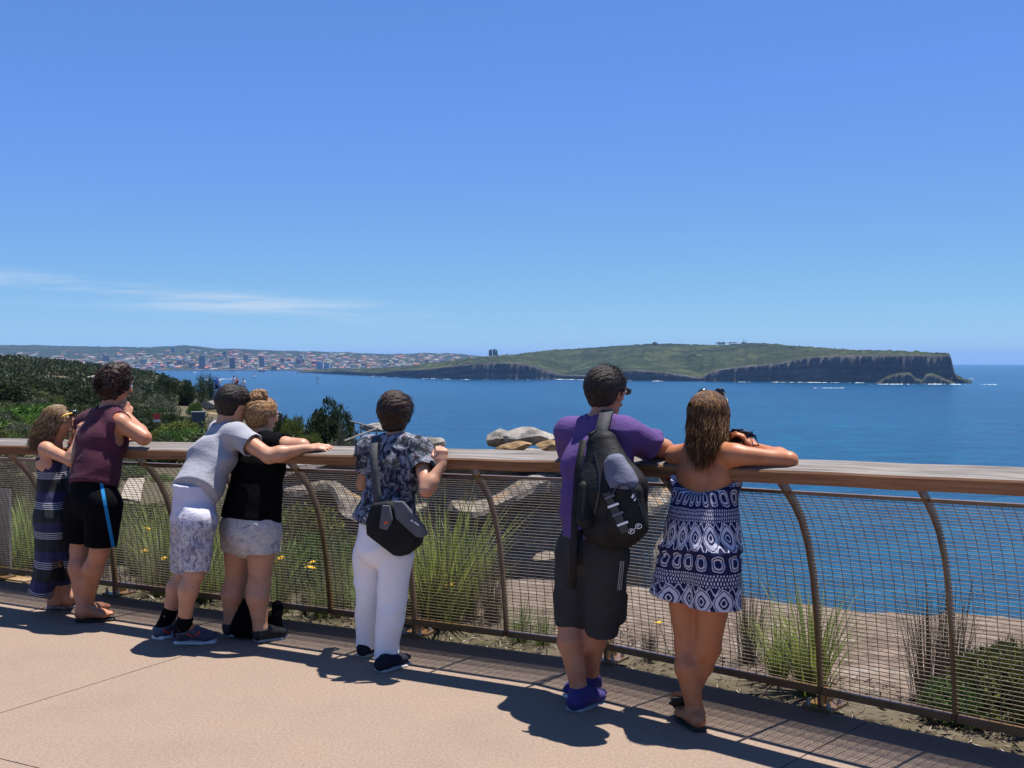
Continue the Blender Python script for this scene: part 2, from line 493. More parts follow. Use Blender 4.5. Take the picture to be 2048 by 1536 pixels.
# woven wire panels, crimped wires
def wire_panel(s0, s1):
    a_, b_ = s0 + 0.003, s1 - 0.003
    zs = []; z = 0.115
    while z < 1.018: zs.append(z); z += 0.0185 * (1 - 0.33 * max(0, (z - 0.75)) / 0.27)
    V, Q = [], []
    def bar(p0, p1, e1, e2):
        n = len(V)
        for p in (p0, p1):
            V.extend([p - e1 - e2, p + e1 - e2, p + e1 + e2, p - e1 + e2])
        for q in range(4): Q.append((n + q, n + (q + 1) % 4, n + 4 + (q + 1) % 4, n + 4 + q))
    e = 0.00155
    for k, z in enumerate(zs):
        u = arc(z)
        f = z / 1.118
        bar(fence(a_, u, z + rail_dz(a_) * f), fence(b_, u, z + rail_dz(b_) * f), Vector((0, 0, 0.0013)), Vector((NL.x, NL.y, 0)) * 0.0048)
    nv = max(2, round((b_ - a_) / 0.05))
    T3 = Vector((TL.x, TL.y, 0)) if s0 < -1e-6 else Vector((TR.x, TR.y, 0))
    for k in range(1, nv):
        s = a_ + (b_ - a_) * k / nv
        zz = [0.10 + 0.92 * q / 12 for q in range(13)]
        for q in range(12):
            bar(fence(s, arc(zz[q]) + 0.003, zz[q] + rail_dz(s) * zz[q]), fence(s, arc(zz[q + 1]) + 0.003, zz[q + 1] + rail_dz(s) * zz[q + 1]), T3 * 0.0014, Vector((NL.x, NL.y, 0)) * 0.0014)
    o = mesh_np('mesh_panel', np.array([tuple(v) for v in V]), np.array(Q), m_wire, railing, smooth=False, origin=RO)
    tag(o, kind='stuff')
for s0, s1 in zip(posts_s[:-1], posts_s[1:]): wire_panel(s0, s1)
# timber handrail boards: mitred at the kink, butt joints elsewhere
RN, RF, RT = (0.55, 1.139), (0.378, 1.180), 0.062
def rail_board(s0, s1):
    ns = max(2, int((s1 - s0) / 0.25) + 1)
    ss = np.linspace(s0, s1, ns)
    tx, tz = RF[0] - RN[0], RF[1] - RN[1]; L = math.hypot(tx, tz); ox, oz = tz / L, -tx / L      # outward (up) normal in (u,z)
    if oz < 0: ox, oz = -ox, -oz
    bev = 0.008
    prof = []
    for (fr, dn) in ((0, bev), (bev, 0), (L - bev, 0), (L, bev), (L, RT - bev), (L - bev, RT), (bev, RT), (0, RT - bev)):
        prof.append((RN[0] + tx / L * fr - ox * dn, RN[1] + tz / L * fr - oz * dn, fr, dn))
    V, G_ = [], []
    for s in ss:
        for (u, z, fr, dn) in prof:
            w = 0.0015 * math.sin(s * 9 + fr * 40)
            V.append(fence(float(s), u, z + rail_dz(float(s)) + w)); G_.append((s, fr, dn))
    m = len(prof); Q = []
    for i in range(ns - 1):
        for q in range(m):
            q2 = (q + 1) % m
            Q.append((i * m + q, i * m + q2, (i + 1) * m + q2, (i + 1) * m + q))
    caps = [tuple(reversed(range(m))), tuple((ns - 1) * m + q for q in range(m))]
    o = mesh_np('handrail_board', np.array([tuple(v) for v in V]), [np.array(Q), np.array(caps)], m_wood, railing, smooth=False, origin=RO)
    at_ = o.data.attributes.new('grain', 'FLOAT_VECTOR', 'POINT')
    g = np.array(G_, dtype=np.float32); g[:, 1:] += s0 * 0.37
    at_.data.foreach_set('vector', g.ravel())
for a_, b_ in ((-11.2, -8.4), (-8.4, -5.63), (-5.63, -3.13), (-3.13, 0.0), (0.0, 3.18), (3.18, 6.3)):
    rail_board(a_ + 0.0015 if a_ else 0.0, b_ - 0.0015 if b_ else -1e-9)

# ------------------------------------------------------------------ land
def Ye(x): return 11.3 + 0.35 * np.sin(x * 1.3 + 0.6) + 0.22 * np.sin(x * 3.1) + 1.4 * sm(0.5, -3.0, x) + 0.12 * np.sin(x * 9 + 1)
_ey = [0, 12, 14, 28, 44, 50, 60, 90, 150, 220, 300, 420]
_ex = [-7.0, -7.0, -7.6, -7.6, -5.2, -5.4, -7.2, -16, -34, -62, -93, -150]
def Xe(y): return np.interp(y, _ey, _ex)
def land_z(x, y):
    v = v_out(x, y)
    z = -0.035 - 0.10 * np.clip(v - 0.35, 0, 2) - 0.155 * np.clip(v - 2.35, 0, 6)
    z = z * sm(60, 20, y) + (-1.6 - 0.010 * np.clip(y - 20, 0, 160)) * (1 - sm(60, 20, y))
    r = x / np.maximum(y, 1)
    hill = sm(120, 260, y) * sm(-0.27, -0.47, r) * 3.6 + sm(150, 300, y) * 0.8
    z = z + hill - 1.6 * sm(25, 90, y) * sm(-0.42, -0.20, r)
    z = z + np.where(v > 0.2, fnoise(x, y, 0, 1.6, 4, 3) * 0.05 * sm(0.2, 1.5, v), 0) + fnoise(x, y, 0, 22, 3, 5) * 0.5 * sm(14, 40, y)
    return z
def ground_z(x, y):
    m = np.maximum(Ye(x) - y, Xe(y) - x)
    m = m + fnoise(x, y, 0, 1.2, 3, 9) * 0.12
    z = land_z(x, y)
    z = z - 0.25 * np.clip(0.35 - m, 0, 0.35)
    return z - np.clip(-m, 0, 12) * (5 + 0.0 * y)
m_ground, nt, b = new_mat('sandstone_and_soil')
v = coords(nt)
g1 = noise(nt, v, 1.2, 6, 0.62); g2 = noise(nt, v, 14, 6, 0.7); 
st = noise(nt, coords(nt, (0.35, 1.6, 7)), 3.0, 7, 0.68, 1.0)
rock = ramp(nt, st, [(0.28, (0.045, 0.034, 0.027)), (0.40, (0.14, 0.095, 0.068)), (0.52, (0.25, 0.18, 0.13)), (0.66, (0.32, 0.265, 0.22)), (0.80, (0.22, 0.13, 0.08))])
lich = ramp(nt, g2, [(0.42, (1, 1, 1)), (0.60, (0.55, 0.56, 0.56))])
rock = mixc(nt, 1.0, rock, lich, 'MULTIPLY')
soil = ramp(nt, g2, [(0.3, (0.035, 0.032, 0.018)), (0.5, (0.08, 0.068, 0.036)), (0.7, (0.15, 0.125, 0.078))])
att = nt.nodes.new('ShaderNodeAttribute'); att.attribute_name = 'soil'
c = mixc(nt, E(nt, att.outputs['Fac']), rock, soil)
nt.links.new(c, b.inputs['Base Color']); b.inputs['Roughness'].default_value = 0.9; b.inputs['Specular IOR Level'].default_value = 0.2
bump(nt, b, g2, 0.7, 0.03, bump(nt, b, st, 0.8, 0.06))
yy = np.geomspace(2.5, 430, 420); rr = np.linspace(-0.80, 0.95, 420)
YY, RR = np.meshgrid(yy, rr, indexing='ij'); XX = RR * YY
ZZ = ground_z(XX, YY)
ZZ = np.where(v_out(XX, YY) < 0.05, -0.20, ZZ)
ZZ = np.maximum(ZZ, SEA_Z - 4)
n0, n1_ = YY.shape
idx = np.arange(n0 * n1_).reshape(n0, n1_)
quads = np.stack([idx[:-1, :-1].ravel(), idx[:-1, 1:].ravel(), idx[1:, 1:].ravel(), idx[1:, :-1].ravel()], 1)
land = mesh_np('ground', np.stack([XX.ravel(), YY.ravel(), ZZ.ravel()], 1), quads, m_ground)
tag(land, kind='structure')
soilf = np.clip(sm(0.3, -1.2, XX + 0.35 * fnoise(XX, YY, 0, 1.0, 3, 2)) + sm(0.8, 0.35, v_out(XX, YY) + 0.25 * fnoise(XX, YY, 0, 0.5, 3, 4)) * 0.75, 0, 1)
a_ = land.data.attributes.new('soil', 'FLOAT', 'POINT'); a_.data.foreach_set('value', soilf.astype(np.float32).ravel())
# ------------------------------------------------------------------ sandstone cliff across the gully
m_cliff, nt, b = new_mat('weathered_sandstone')
v = coords(nt)
st = noise(nt, coords(nt, (0.25, 0.25, 3.2)), 1.6, 8, 0.7, 0.8); g2 = noise(nt, v, 5, 7, 0.68); g3 = noise(nt, v, 0.7, 4)
rock = ramp(nt, st, [(0.28, (0.06, 0.05, 0.045)), (0.42, (0.17, 0.145, 0.12)), (0.55, (0.28, 0.235, 0.19)), (0.68, (0.34, 0.30, 0.26)), (0.8, (0.28, 0.17, 0.085))])
rock = mixc(nt, 1.0, rock, ramp(nt, g2, [(0.35, (0.42, 0.42, 0.42)), (0.55, (1, 1, 1))]), 'MULTIPLY')
rock = mixc(nt, E(nt, g3).gt(0.60) * 0.5, rock, (0.40, 0.24, 0.11))
nt.links.new(rock, b.inputs['Base Color']); b.inputs['Roughness'].default_value = 0.92; b.inputs['Specular IOR Level'].default_value = 0.15
bump(nt, b, g2, 0.8, 0.08, bump(nt, b, st, 0.7, 0.12))
m_boul = simple('grey_sandstone', [(0.06, 0.055, 0.048), (0.20, 0.185, 0.165), (0.33, 0.30, 0.265), (0.24, 0.18, 0.12)], 1.6, 0.92, 0.15, 0.9, 0.06, 9, (1, 1, 2.2), 8)
m_boulo = simple('ochre_sandstone', [(0.10, 0.065, 0.035), (0.28, 0.18, 0.09), (0.34, 0.26, 0.17)], 2.0, 0.92, 0.15, 0.9, 0.05, 9, (1, 1, 2.5), 8)
PROF = [(9.0, -1.5), (4.0, -1.15), (1.2, -1.02), (0.15, -1.05), (0.0, -1.22), (0.55, -1.50), (0.9, -1.78), (0.3, -1.95), (-1.0, -2.02), (-1.95, -2.10), (-2.05, -2.24), (-1.4, -2.40), (0.2, -2.7),
        (-0.3, -3.5), (-0.7, -3.65), (-0.5, -4.4), (-0.15, -5.2), (-0.8, -5.5), (-0.6, -7.0), (-0.2, -9.0), (-0.9, -9.3), (-0.7, -13), (-1.0, -20), (-1.8, -46)]
xs = np.linspace(-11.5, 5.2, 260)
V = []
for x in xs:
    end = 7.0 * max(0.0, (x - 3.2) / 2.0) ** 2 + 0.8 * max(0, (-4.0 - x)) * 0.2
    for k, (oy, z) in enumerate(PROF):
        nz = fnoise(np.array(x), np.array(k * 3.1), 0, 0.9, 4, 21); n2 = fnoise(np.array(x), np.array(z * 0.6), 0, 2.2, 3, 22)
        und = 0.42 * math.sin(x * 0.9 + 0.8) + 0.22 * math.sin(x * 2.3)
        zz = z + (0.10 * nz if k < 7 else 0.10 * nz) + (und * 0.8 if 6 < k < 13 else 0) - (0.25 * max(0, -x - 5) if k < 7 else 0)
        led = (0.55 + 0.45 * math.sin(x * 1.7 + 2.0) + 0.25 * math.sin(x * 4.1)) if 7 < k < 12 else 1.0
        V.append((x + 0.12 * nz, 31.4 + oy * (led if oy < 0 else 1) + end + 0.28 * n2 + 0.12 * nz, zz))
n = len(PROF); idx = np.arange(len(V)).reshape(len(xs), n)
quads = np.stack([idx[:-1, :-1].ravel(), idx[:-1, 1:].ravel(), idx[1:, 1:].ravel(), idx[1:, :-1].ravel()], 1)
o = mesh_np('cliff', np.array(V), quads, m_cliff); tag(o, kind='structure'); o.data.set_sharp_from_angle(angle=0.6)

def boulder(px, row, d, wpx, hpx, mat, label, seed, depth=0.8, tilt=0.0, flat=0.35):
    """rock whose foot stands at photo row `row`"""
    p = at(px, row, d); k = d / F
    bm = bmesh.new(); bmesh.ops.create_icosphere(bm, subdivisions=4, radius=1.0)
    V = np.array([v.co[:] for v in bm.verts])
    n = fnoise(V[:, 0] + seed * 3.1, V[:, 1], V[:, 2], 0.9, 4, seed % 30)
    V = V * (1 + 0.22 * n)[:, None]
    for q in range(16):                     # broken facets
        d_ = nrm(np.array((math.sin(seed * 1.7 + q * 2.4), math.cos(seed + q * 1.9), 1.1 * math.sin(q * 1.3 + seed))))
        lim = 0.60 + 0.14 * math.sin(seed * 2.3 + q * 1.7)
        e = V @ d_ - lim; V = V - np.where(e > 0, e * 0.96, 0)[:, None] * d_
    V[:, 2] = np.sign(V[:, 2]) * np.abs(V[:, 2]) ** (1 - flat * 0.5)
    V = V * np.array((wpx * k / 2, wpx * k / 2 * depth, hpx * k / 2))
    V[:, 2] += V[:, 0] * tilt + 0.02 * np.sin(V[:, 2] * 22 + n * 3) * 0.3
    V[:, 2] -= V[:, 2].min() + 0.06 * hpx * k
    F_ = np.array([[v.index for v in f.verts] for f in bm.faces]); bm.free()
    o = mesh_np('boulder', V, F_, mat); o.location = p; o.data.set_sharp_from_angle(angle=0.42)
    tag(o, label, 'rock', 'boulders on the headland'); return o
def nrm(v): v = np.array(v, float); return v / np.linalg.norm(v)
boulder(1066, 889, 35.4, 128, 56, m_boul, 'large grey weathered sandstone rock beyond the rail, left of the purple-shirted man', 27, 0.8, -0.06, 0.1)
boulder(996, 893, 35.9, 92, 46, m_boul, 'grey rock leaning on the left side of the large weathered one', 21, 0.8, 0.16, 0.1)
boulder(1030, 904, 34.0, 96, 32, m_boulo, 'ochre wedge of sandstone directly under the large grey rock', 8, 0.6, 0.10, 0.1)
boulder(1098, 902, 33.6, 72, 34, m_boulo, 'orange-brown boulder beside the purple-shirted man\'s left shoulder', 11, 0.7, -0.05, 0.1)
boulder(868, 902, 34.5, 66, 42, m_boul, 'squat pale boulder behind the floral-shirted woman\'s raised fist', 5, 0.8)
boulder(752, 862, 44, 80, 26, m_boul, 'flat pale rock behind the floral-shirted woman\'s head', 14, 0.8)
boulder(428, 818, 118, 62, 30, m_boul, 'layered grey outcrop rock left of the grey-shirted man\'s head', 6, 0.9)
boulder(480, 822, 121, 86, 40, m_boul, 'broad outcrop rock hidden behind the two close heads, where sightseers stand', 7, 0.9)
boulder(420, 838, 112, 46, 18, m_boulo, 'low brown rock under the layered grey outcrop', 16, 0.9)
boulder(505, 800, 124, 36, 22, m_boul, 'small grey rock at the right tip of the outcrop', 19, 0.9)
rr_ = random.Random(5)
for k in range(16):
    px = rr_.uniform(80, 195); row = 757 + (195 - px) * 0.16 + rr_.uniform(-6, 12)
    boulder(px, row + 4, 190 + rr_.uniform(-12, 12), rr_.uniform(14, 34), rr_.uniform(5, 10), m_boul, 'small pale rock slab on the bare patch of the left hillside', 30 + k, 0.9)

# ------------------------------------------------------------------ far headland
def col_point(px, row, d): p = at(px, row, d); return (p.x, p.y, p.z)
def radial_land(name, xs, shore, ctop, ridge, depth, mats, n_slope=12, rough=1.0, seed=0, back=900, cliff_w=18.0, dmax=None):
    V, cl = [], []
    for px in xs:
        ys, yc, yr = np.interp(px, *zip(*shore)), np.interp(px, *zip(*ctop)), np.interp(px, *zip(*ridge))
        yc = min(yc, ys - 0.8); yr = min(yr, yc - 0.3)
        dp = np.interp(px, *zip(*depth))
        d0 = sea_dist(ys); nz = lambda s_, o_: float(fnoise(np.array(px), np.array(o_ * 1.0), 0, s_, 4, seed))
        d0 += 14 * nz(26, 1) + 3 * nz(6, 2)
        p = at(px, 720, d0); zs = sea_z(p.x, p.y)
        zc = at(px, yc, d0 + cliff_w).z
        for k in range(6):
            t = k / 5.0
            dd = d0 + cliff_w * (0.0, 0.45, 0.40, 0.52, 0.50, 1.0)[k] + (1.0 * nz(5, 3 + k) if 0 < k < 5 else 0)
            q = at(px, 720, dd); V.append((q.x, q.y, zs - 3 + (zc - zs + 3) * (0, 0.10, 0.40, 0.62, 0.97, 1.0)[k])); cl.append(1.0 if k < 5 else 0.7)
        zr_d = d0 + cliff_w + dp
        zr = at(px, yr, zr_d).z
        for k in range(1, n_slope + 1):
            t = k / n_slope
            dd = d0 + cliff_w + dp * t
            q = at(px, 720, dd)
            z = zc + (zr - zc) * (t ** 0.9) + rough * (2.4 * nz(14, 20 + k * 2.7) + 1.2 * nz(4, 40 + k * 3.3)) * math.sin(math.pi * min(t, 0.93)) + rough * 1.0 * nz(2.2, 77) * (t > 0.9)
            V.append((q.x, q.y, z)); cl.append(0.0)
        for k, f in enumerate((0.4, 1.0)):
            q = at(px, 720, zr_d + back * f); V.append((q.x, q.y, zr * (1 - f) + (sea_z(q.x, q.y) - 5) * f)); cl.append(0.0)
    n = 6 + n_slope + 2
    idx = np.arange(len(V)).reshape(len(xs), n)
    quads = np.stack([idx[:-1, :-1].ravel(), idx[1:, :-1].ravel(), idx[1:, 1:].ravel(), idx[:-1, 1:].ravel()], 1)
    o = mesh_np(name, np.array(V), quads, mats)
    a = o.data.attributes.new('rocky', 'FLOAT', 'POINT'); a.data.foreach_set('value', np.array(cl, dtype=np.float32))
    tag(o, kind='structure')
    return o
def land_mat(name, greens, scale, town=False):
    m, nt, b = new_mat(name)
    v = coords(nt)
    n1 = noise(nt, v, scale, 8, 0.65, 0.3); n2 = noise(nt, v, scale * 7, 6, 0.7); n3 = noise(nt, coords(nt, (0.012, 0.012, 0.10)), 1.0, 6, 0.65, 0.5)
    c = ramp(nt, n1, [(0.32, greens[0]), (0.5, greens[1]), (0.68, greens[2])])
    c = mixc(nt, 1.0, c, ramp(nt, n2, [(0.32, (0.35, 0.35, 0.38)), (0.5, (0.9, 0.9, 0.9)), (0.68, (1.7, 1.65, 1.5))]), 'MULTIPLY')
    bare = E(nt, n2).gt(0.70) * E(nt, n1).gt(0.52)
    c = mixc(nt, bare * 0.55, c, (0.30, 0.26, 0.20))
    if town:                                  # roofs and gardens too far away to tell apart
        vo = nt.nodes.new('ShaderNodeTexVoronoi'); vo.inputs['Scale'].default_value = 0.040; nt.links.new(coords(nt, (1.0, 0.35, 1.0)), vo.inputs['Vector'])
        se = nt.nodes.new('ShaderNodeSeparateColor'); nt.links.new(vo.outputs['Color'], se.inputs[0])
        tcn = nt.nodes.new('ShaderNodeTexCoord'); sz = nt.nodes.new('ShaderNodeSeparateXYZ'); nt.links.new(tcn.outputs['Object'], sz.inputs[0])
        low = ((58.0 - E(nt, sz.outputs[2])) / 60.0).max(0.0).min(0.85)
        pick = E(nt, se.outputs[0])
        roofc = ramp(nt, E(nt, se.outputs[1]), [(0.0, (0.17, 0.085, 0.06)), (0.3, (0.20, 0.10, 0.075)), (0.45, (0.30, 0.28, 0.25)), (0.75, (0.12, 0.12, 0.13)), (1.0, (0.36, 0.34, 0.31))], 'CONSTANT')
        c = mixc(nt, pick.lt(low * 0.34), c, roofc)
    cliff = ramp(nt, n3, [(0.3, (0.035, 0.034, 0.033)), (0.5, (0.075, 0.070, 0.065)), (0.7, (0.14, 0.13, 0.12))])
    at_ = nt.nodes.new('ShaderNodeAttribute'); at_.attribute_name = 'rocky'
    f = ((E(nt, at_.outputs['Fac']) + (E(nt, n2) - 0.5) * 0.8 - 0.45) * 5.0).max(0.0).min(1.0)
    c = mixc(nt, f, c, cliff)
    nt.links.new(c, b.inputs['Base Color']); b.inputs['Roughness'].default_value = 0.95; b.inputs['Specular IOR Level'].default_value = 0.05
    bump(nt, b, n2, 1.0, 9.0)
    return m
m_head = land_mat('headland_scrub', ((0.012, 0.018, 0.009), (0.034, 0.044, 0.018), (0.080, 0.092, 0.034)), 0.0065)
m_hill = land_mat('suburb_hills', ((0.012, 0.02, 0.012), (0.026, 0.038, 0.02), (0.048, 0.06, 0.03)), 0.006, True)
shore = [(590, 744.5), (640, 747), (700, 750), (760, 753), (850, 757), (940, 759), (1050, 759), (1130, 758.5), (1250, 761), (1400, 763), (1560, 764), (1700, 765), (1800, 765.5), (1908, 766), (1945, 767)]
ctop = [(590, 744), (640, 743.5), (680, 741.5), (720, 744), (760, 745), (800, 741), (850, 739), (900, 733), (940, 728), (985, 724), (1040, 726), (1070, 733), (1100, 743), (1130, 751), (1180, 751), (1240, 743), (1270, 741), (1330, 745), (1385, 754), (1402, 755), (1430, 741), (1480, 734), (1560, 726), (1600, 717), (1640, 713), (1700, 710.5), (1800, 710), (1895, 711), (1900, 712), (1904, 722), (1908, 746), (1918, 756), (1935, 763), (1945, 766)]
ridge = [(590, 743), (640, 738), (700, 737), (760, 735), (800, 733), (850, 727), (900, 721), (960, 714), (1000, 711), (1050, 706), (1100, 700), (1200, 694), (1300, 687), (1340, 687), (1380, 688.5), (1440, 690), (1500, 686), (1530, 686), (1600, 692), (1700, 699), (1800, 702), (1880, 706), (1897, 708), (1901, 714), (1906, 735), (1912, 750), (1930, 760), (1945, 765)]
depth = [(590, 150), (760, 250), (850, 500), (1000, 600), (1200, 850), (1500, 900), (1700, 500), (1850, 200), (1895, 60), (1910, 20), (1945, 10)]
headland = radial_land('headland', np.arange(592, 1945, 2.6), shore, ctop, ridge, depth, m_head, 22, 2.2, 4)
# rubble mound at the foot of the cliffs on the right
shore2 = [(1750, 767.5), (1910, 767.5)]
mtop = [(1750, 766), (1775, 752), (1800, 745.5), (1820, 745), (1830, 755), (1845, 760), (1852, 747), (1862, 746), (1880, 752), (1895, 759), (1910, 765)]
radial_land('headland_rubble', np.arange(1750, 1911, 2.0), shore2, [(x, y + 3) for x, y in mtop], mtop, [(1700, 30), (2000, 30)], m_head, 5, 0.6, 9, 25, 14.0)
shore3 = [(-260, 742), (300, 741.3), (480, 741.0), (640, 741.5), (1000, 741.5)]
ridge3 = [(-260, 688), (0, 690), (60, 690), (130, 692), (240, 693.5), (300, 695), (340, 692), (372, 690.5), (400, 693), (430, 697), (480, 697.5), (520, 700), (560, 701), (650, 703.5), (700, 705), (760, 708), (820, 707), (860, 706), (910, 707), (960, 712), (1000, 715)]
hills = radial_land('hills', np.arange(-260, 1001, 4.0), shore3, [(x, y - 1.4) for x, y in shore3], ridge3, [(-300, 2600), (1000, 2600)], m_hill, 16, 3.5, 12, 1500, 30)
def hill_z(px, row_t):
    """a point on the suburb slope: t = 0 shore .. 1 ridge"""
    ys, yr = np.interp(px, *zip(*shore3)), np.interp(px, *zip(*ridge3))
    d0 = sea_dist(ys); zc = at(px, ys - 1.4, d0 + 30).z; d1 = d0 + 30 + 2600; zr = at(px, yr, d1).z
    d = d0 + 30 + 2600 * row_t
    p = at(px, 720, d); return Vector((p.x, p.y, zc + (zr - zc) * row_t ** 0.9)), d

# surf along the cliffs
m_foam = simple('white_foam', [(0.62, 0.66, 0.68), (0.82, 0.84, 0.85)], 0.3, 0.9, 0.1)
def foam_ridge(name, px0, px1, row_f, hgt, wid, seed, dens=0.5, step=1.2):
    V, Fc = [], []
    xs = np.arange(px0, px1, step); prev = None
    for px in xs:
        n = float(fnoise(np.array(px), np.array(0.0), 0, 11, 4, seed)) + 0.5 * float(fnoise(np.array(px), np.array(5.0), 0, 3, 2, seed + 1))
        if n < 0.35 - dens: prev = None; continue
        d = sea_dist(row_f(px)) - 12; q = at(px, 720, d); z = sea_z(q.x, q.y)
        h = hgt * min(1, max(0.05, (n + dens - 0.35) * 1.1)) * (0.55 + 0.45 * math.sin(px * 2.3) * math.sin(px * 0.71 + seed)); b_ = len(V)
        q2 = at(px, 720, d - wid); q3 = at(px, 720, d - wid * 0.4)
        V += [(q2.x, q2.y, z - 0.3), (q3.x, q3.y, z + h), (q.x, q.y, z - 0.3)]
        if prev is not None: Fc += [(prev, b_, b_ + 1, prev + 1), (prev + 1, b_ + 1, b_ + 2, prev + 2)]
        prev = b_
    if Fc:
        o = mesh_np(name, np.array(V), np.array(Fc), m_foam); tag(o, kind='stuff')
foam_ridge('surf', 740, 1130, lambda x: np.interp(x, *zip(*shore)), 1.2, 16, 3, 0.30)
foam_ridge('surf', 1130, 1750, lambda x: np.interp(x, *zip(*shore)), 1.2, 14, 7, 0.28)
foam_ridge('surf', 1750, 1912, lambda x: 768.0, 1.5, 14, 9, 0.6)
foam_ridge('surf', 1905, 1995, lambda x: 768.2 + (x - 1905) * 0.004, 1.3, 14, 11, 0.6)
foam_ridge('surf', 1925, 1965, lambda x: 757.5, 1.5, 14, 12, 0.6)
def wake(px0, px1, row, hgt=0.9, seed=1):
    foam_ridge('boat_wake', px0, px1, lambda x: row, hgt, 8, seed, 1.1, 1.0)
wake(1622, 1690, 775.5, 0.5, 4); wake(436, 468, 758.0, 1.3, 5); wake(384, 402, 744.5, 2.2, 6)

# ------------------------------------------------------------------ suburb: houses, towers
M_ROOF = [simple('terracotta_roof', [(0.30, 0.10, 0.055), (0.38, 0.14, 0.08)], 0.3, 0.9, objrand=0.5), simple('grey_roof', [(0.13, 0.13, 0.14), (0.2, 0.2, 0.21)], 0.3, 0.9, objrand=0.5)]
M_WALL = [simple('cream_wall', [(0.55, 0.50, 0.42), (0.62, 0.57, 0.48)], 0.2, 0.9, objrand=0.4), simple('brick_wall', [(0.26, 0.15, 0.10), (0.32, 0.19, 0.13)], 0.2, 0.9, objrand=0.4), simple('white_wall', [(0.66, 0.66, 0.66), (0.72, 0.72, 0.71)], 0.2, 0.9, objrand=0.3)]
M_WIN = simple('far_window', [(0.03, 0.04, 0.06), (0.06, 0.08, 0.10)], 0.2, 0.3)
def house_mesh(w, dp, h, rh, wm, rm, hip):
    mb = MB(); mb.box((0, 0, h / 2 - 2), (w, dp, h + 4)); mb.m = 1
    e = 0.6; x, y = w / 2 + e, dp / 2 + e; r = w / 2 - (dp / 2 if hip else -e)
    mb.add([(-x, -y, h), (x, -y, h), (x, y, h), (-x, y, h), (-r, 0, h + rh), (r, 0, h + rh)], [(0, 1, 5, 4), (2, 3, 4, 5), (1, 2, 5), (3, 0, 4), (3, 2, 1, 0)])
    mb.m = 2
    for k in range(-1, 2): mb.box((k * w * 0.3, -dp / 2 - 0.05, h * 0.55), (w * 0.13, 0.2, h * 0.3))
    o = mb.build('house', [wm, rm, M_WIN]); return o
HL = ['small far house with terracotta roof on the hillside suburb across the harbour', 'small far house with grey roof on the hillside suburb across the harbour', 'small far flat-topped apartment block among the houses across the harbour']
protos = [(house_mesh(15, 11, 6, 3.6, M_WALL[0], M_ROOF[0], True), HL[0]), (house_mesh(18, 11, 6.5, 3.6, M_WALL[2], M_ROOF[0], False), HL[0]), (house_mesh(14, 11, 6, 3.2, M_WALL[1], M_ROOF[0], True), HL[0]),
          (house_mesh(16, 12, 6, 3.0, M_WALL[2], M_ROOF[1], True), HL[1]), (house_mesh(20, 14, 12, 1.0, M_WALL[0], M_ROOF[1], True), HL[2]), (house_mesh(18, 14, 15, 1.0, M_WALL[1], M_ROOF[1], True), HL[2])]
rr_ = random.Random(11); used = set()
for k in range(250):
    px = rr_.uniform(285, 950) if k < 220 else rr_.uniform(20, 280)
    t = rr_.random() ** 1.5 * 0.75 + 0.01
    if k % 3 == 0: t = rr_.uniform(0.0, 0.16)
    p, d = hill_z(px, t)
    i = rr_.choice((0, 0, 1, 1, 2, 3, 3, 4, 4, 5)) if t < 0.35 else rr_.choice((0, 1, 2, 3))
    pr, lab = protos[i]
    o = pr if i not in used else pr.copy()
    if i in used: COL.objects.link(o)
    used.add(i)
    s_ = rr_.uniform(0.95, 1.6)
    o.location = p; o.rotation_euler = (0, 0, rr_.uniform(-0.6, 0.6)); o.scale = (s_, s_, s_)
    tag(o, lab, 'house' if lab is not HL[2] else 'building', 'houses of the far suburb')
def tower(px, base, top, wpx, d, mat, label, depth=0.6, floors=None, n_bays=4, crown=0):
    k = d / F; w = wpx * k; h = (base - top) * k; p = at(px, base, d)
    r = empty('tower_block', (p.x, p.y, p.z)); tag(r, label, 'building')
    mb = MB(); mb.box((0, 0, h / 2 - 4), (w, w * depth, h + 8)); mb.build('wall', mat, r)
    fl = floors or max(3, int(h / 5))
    for f in range(fl):
        mb = MB(); mb.box((0, -w * depth / 2 - 0.1, h * (f + 0.55) / fl), (w * 0.9, 0.5, h / fl * 0.48)); mb.build('window_band', M_WIN, r)
    mb = MB(); mb.box((w * 0.1, 0, h + 1.5), (w * 0.35, w * depth * 0.5, 3.0)); mb.build('roof_plant', mat, r)
M_TWB = simple('blue_grey_concrete', [(0.16, 0.19, 0.24), (0.2, 0.23, 0.28)], 0.1, 0.7)
M_TWW = simple('white_concrete', [(0.55, 0.58, 0.60), (0.62, 0.64, 0.66)], 0.1, 0.7)
M_TWD = simple('dark_brick', [(0.12, 0.10, 0.10), (0.16, 0.13, 0.13)], 0.1, 0.8)
dS = sea_dist(741.2)
tower(405, 739, 713, 13, dS + 120, M_TWB, 'blue-grey slab tower on the far shore above the small boats')
tower(347, 716, 695.5, 7, dS + 1500, M_TWB, 'slim far tower rising to the skyline above the houses', 0.9)
tower(376, 716, 701, 7, dS + 1400, M_TWD, 'dark stubby far tower right of the slim skyline tower')
tower(449, 720, 704, 7, dS + 1100, M_TWD, 'narrow dark far tower in the middle of the suburb')
tower(492, 726, 711, 9, dS + 700, M_TWB, 'blue-grey far block with square top in the middle of the suburb')
tower(465, 738, 716, 11, dS + 180, M_TWD, 'dark waterfront block left of the tan ship')
tower(524, 736, 716, 10, dS + 260, M_TWB, 'tall grey waterfront block right of the tan ship')
tower(602, 722, 711, 11, dS + 900, M_TWW, 'pale far block above the waterfront near the point')
tower(640, 742, 724, 13, dS - 60, M_TWW, 'left wing of the white waterfront hotel by the rocky point')
tower(654, 742, 726, 11, dS - 60, M_TWW, 'right wing of the white waterfront hotel by the rocky point')
dH = sea_dist(757) + 900
tower(981, 714, 700, 7, dH, M_TWB, 'left of the paired towers on top of the headland')
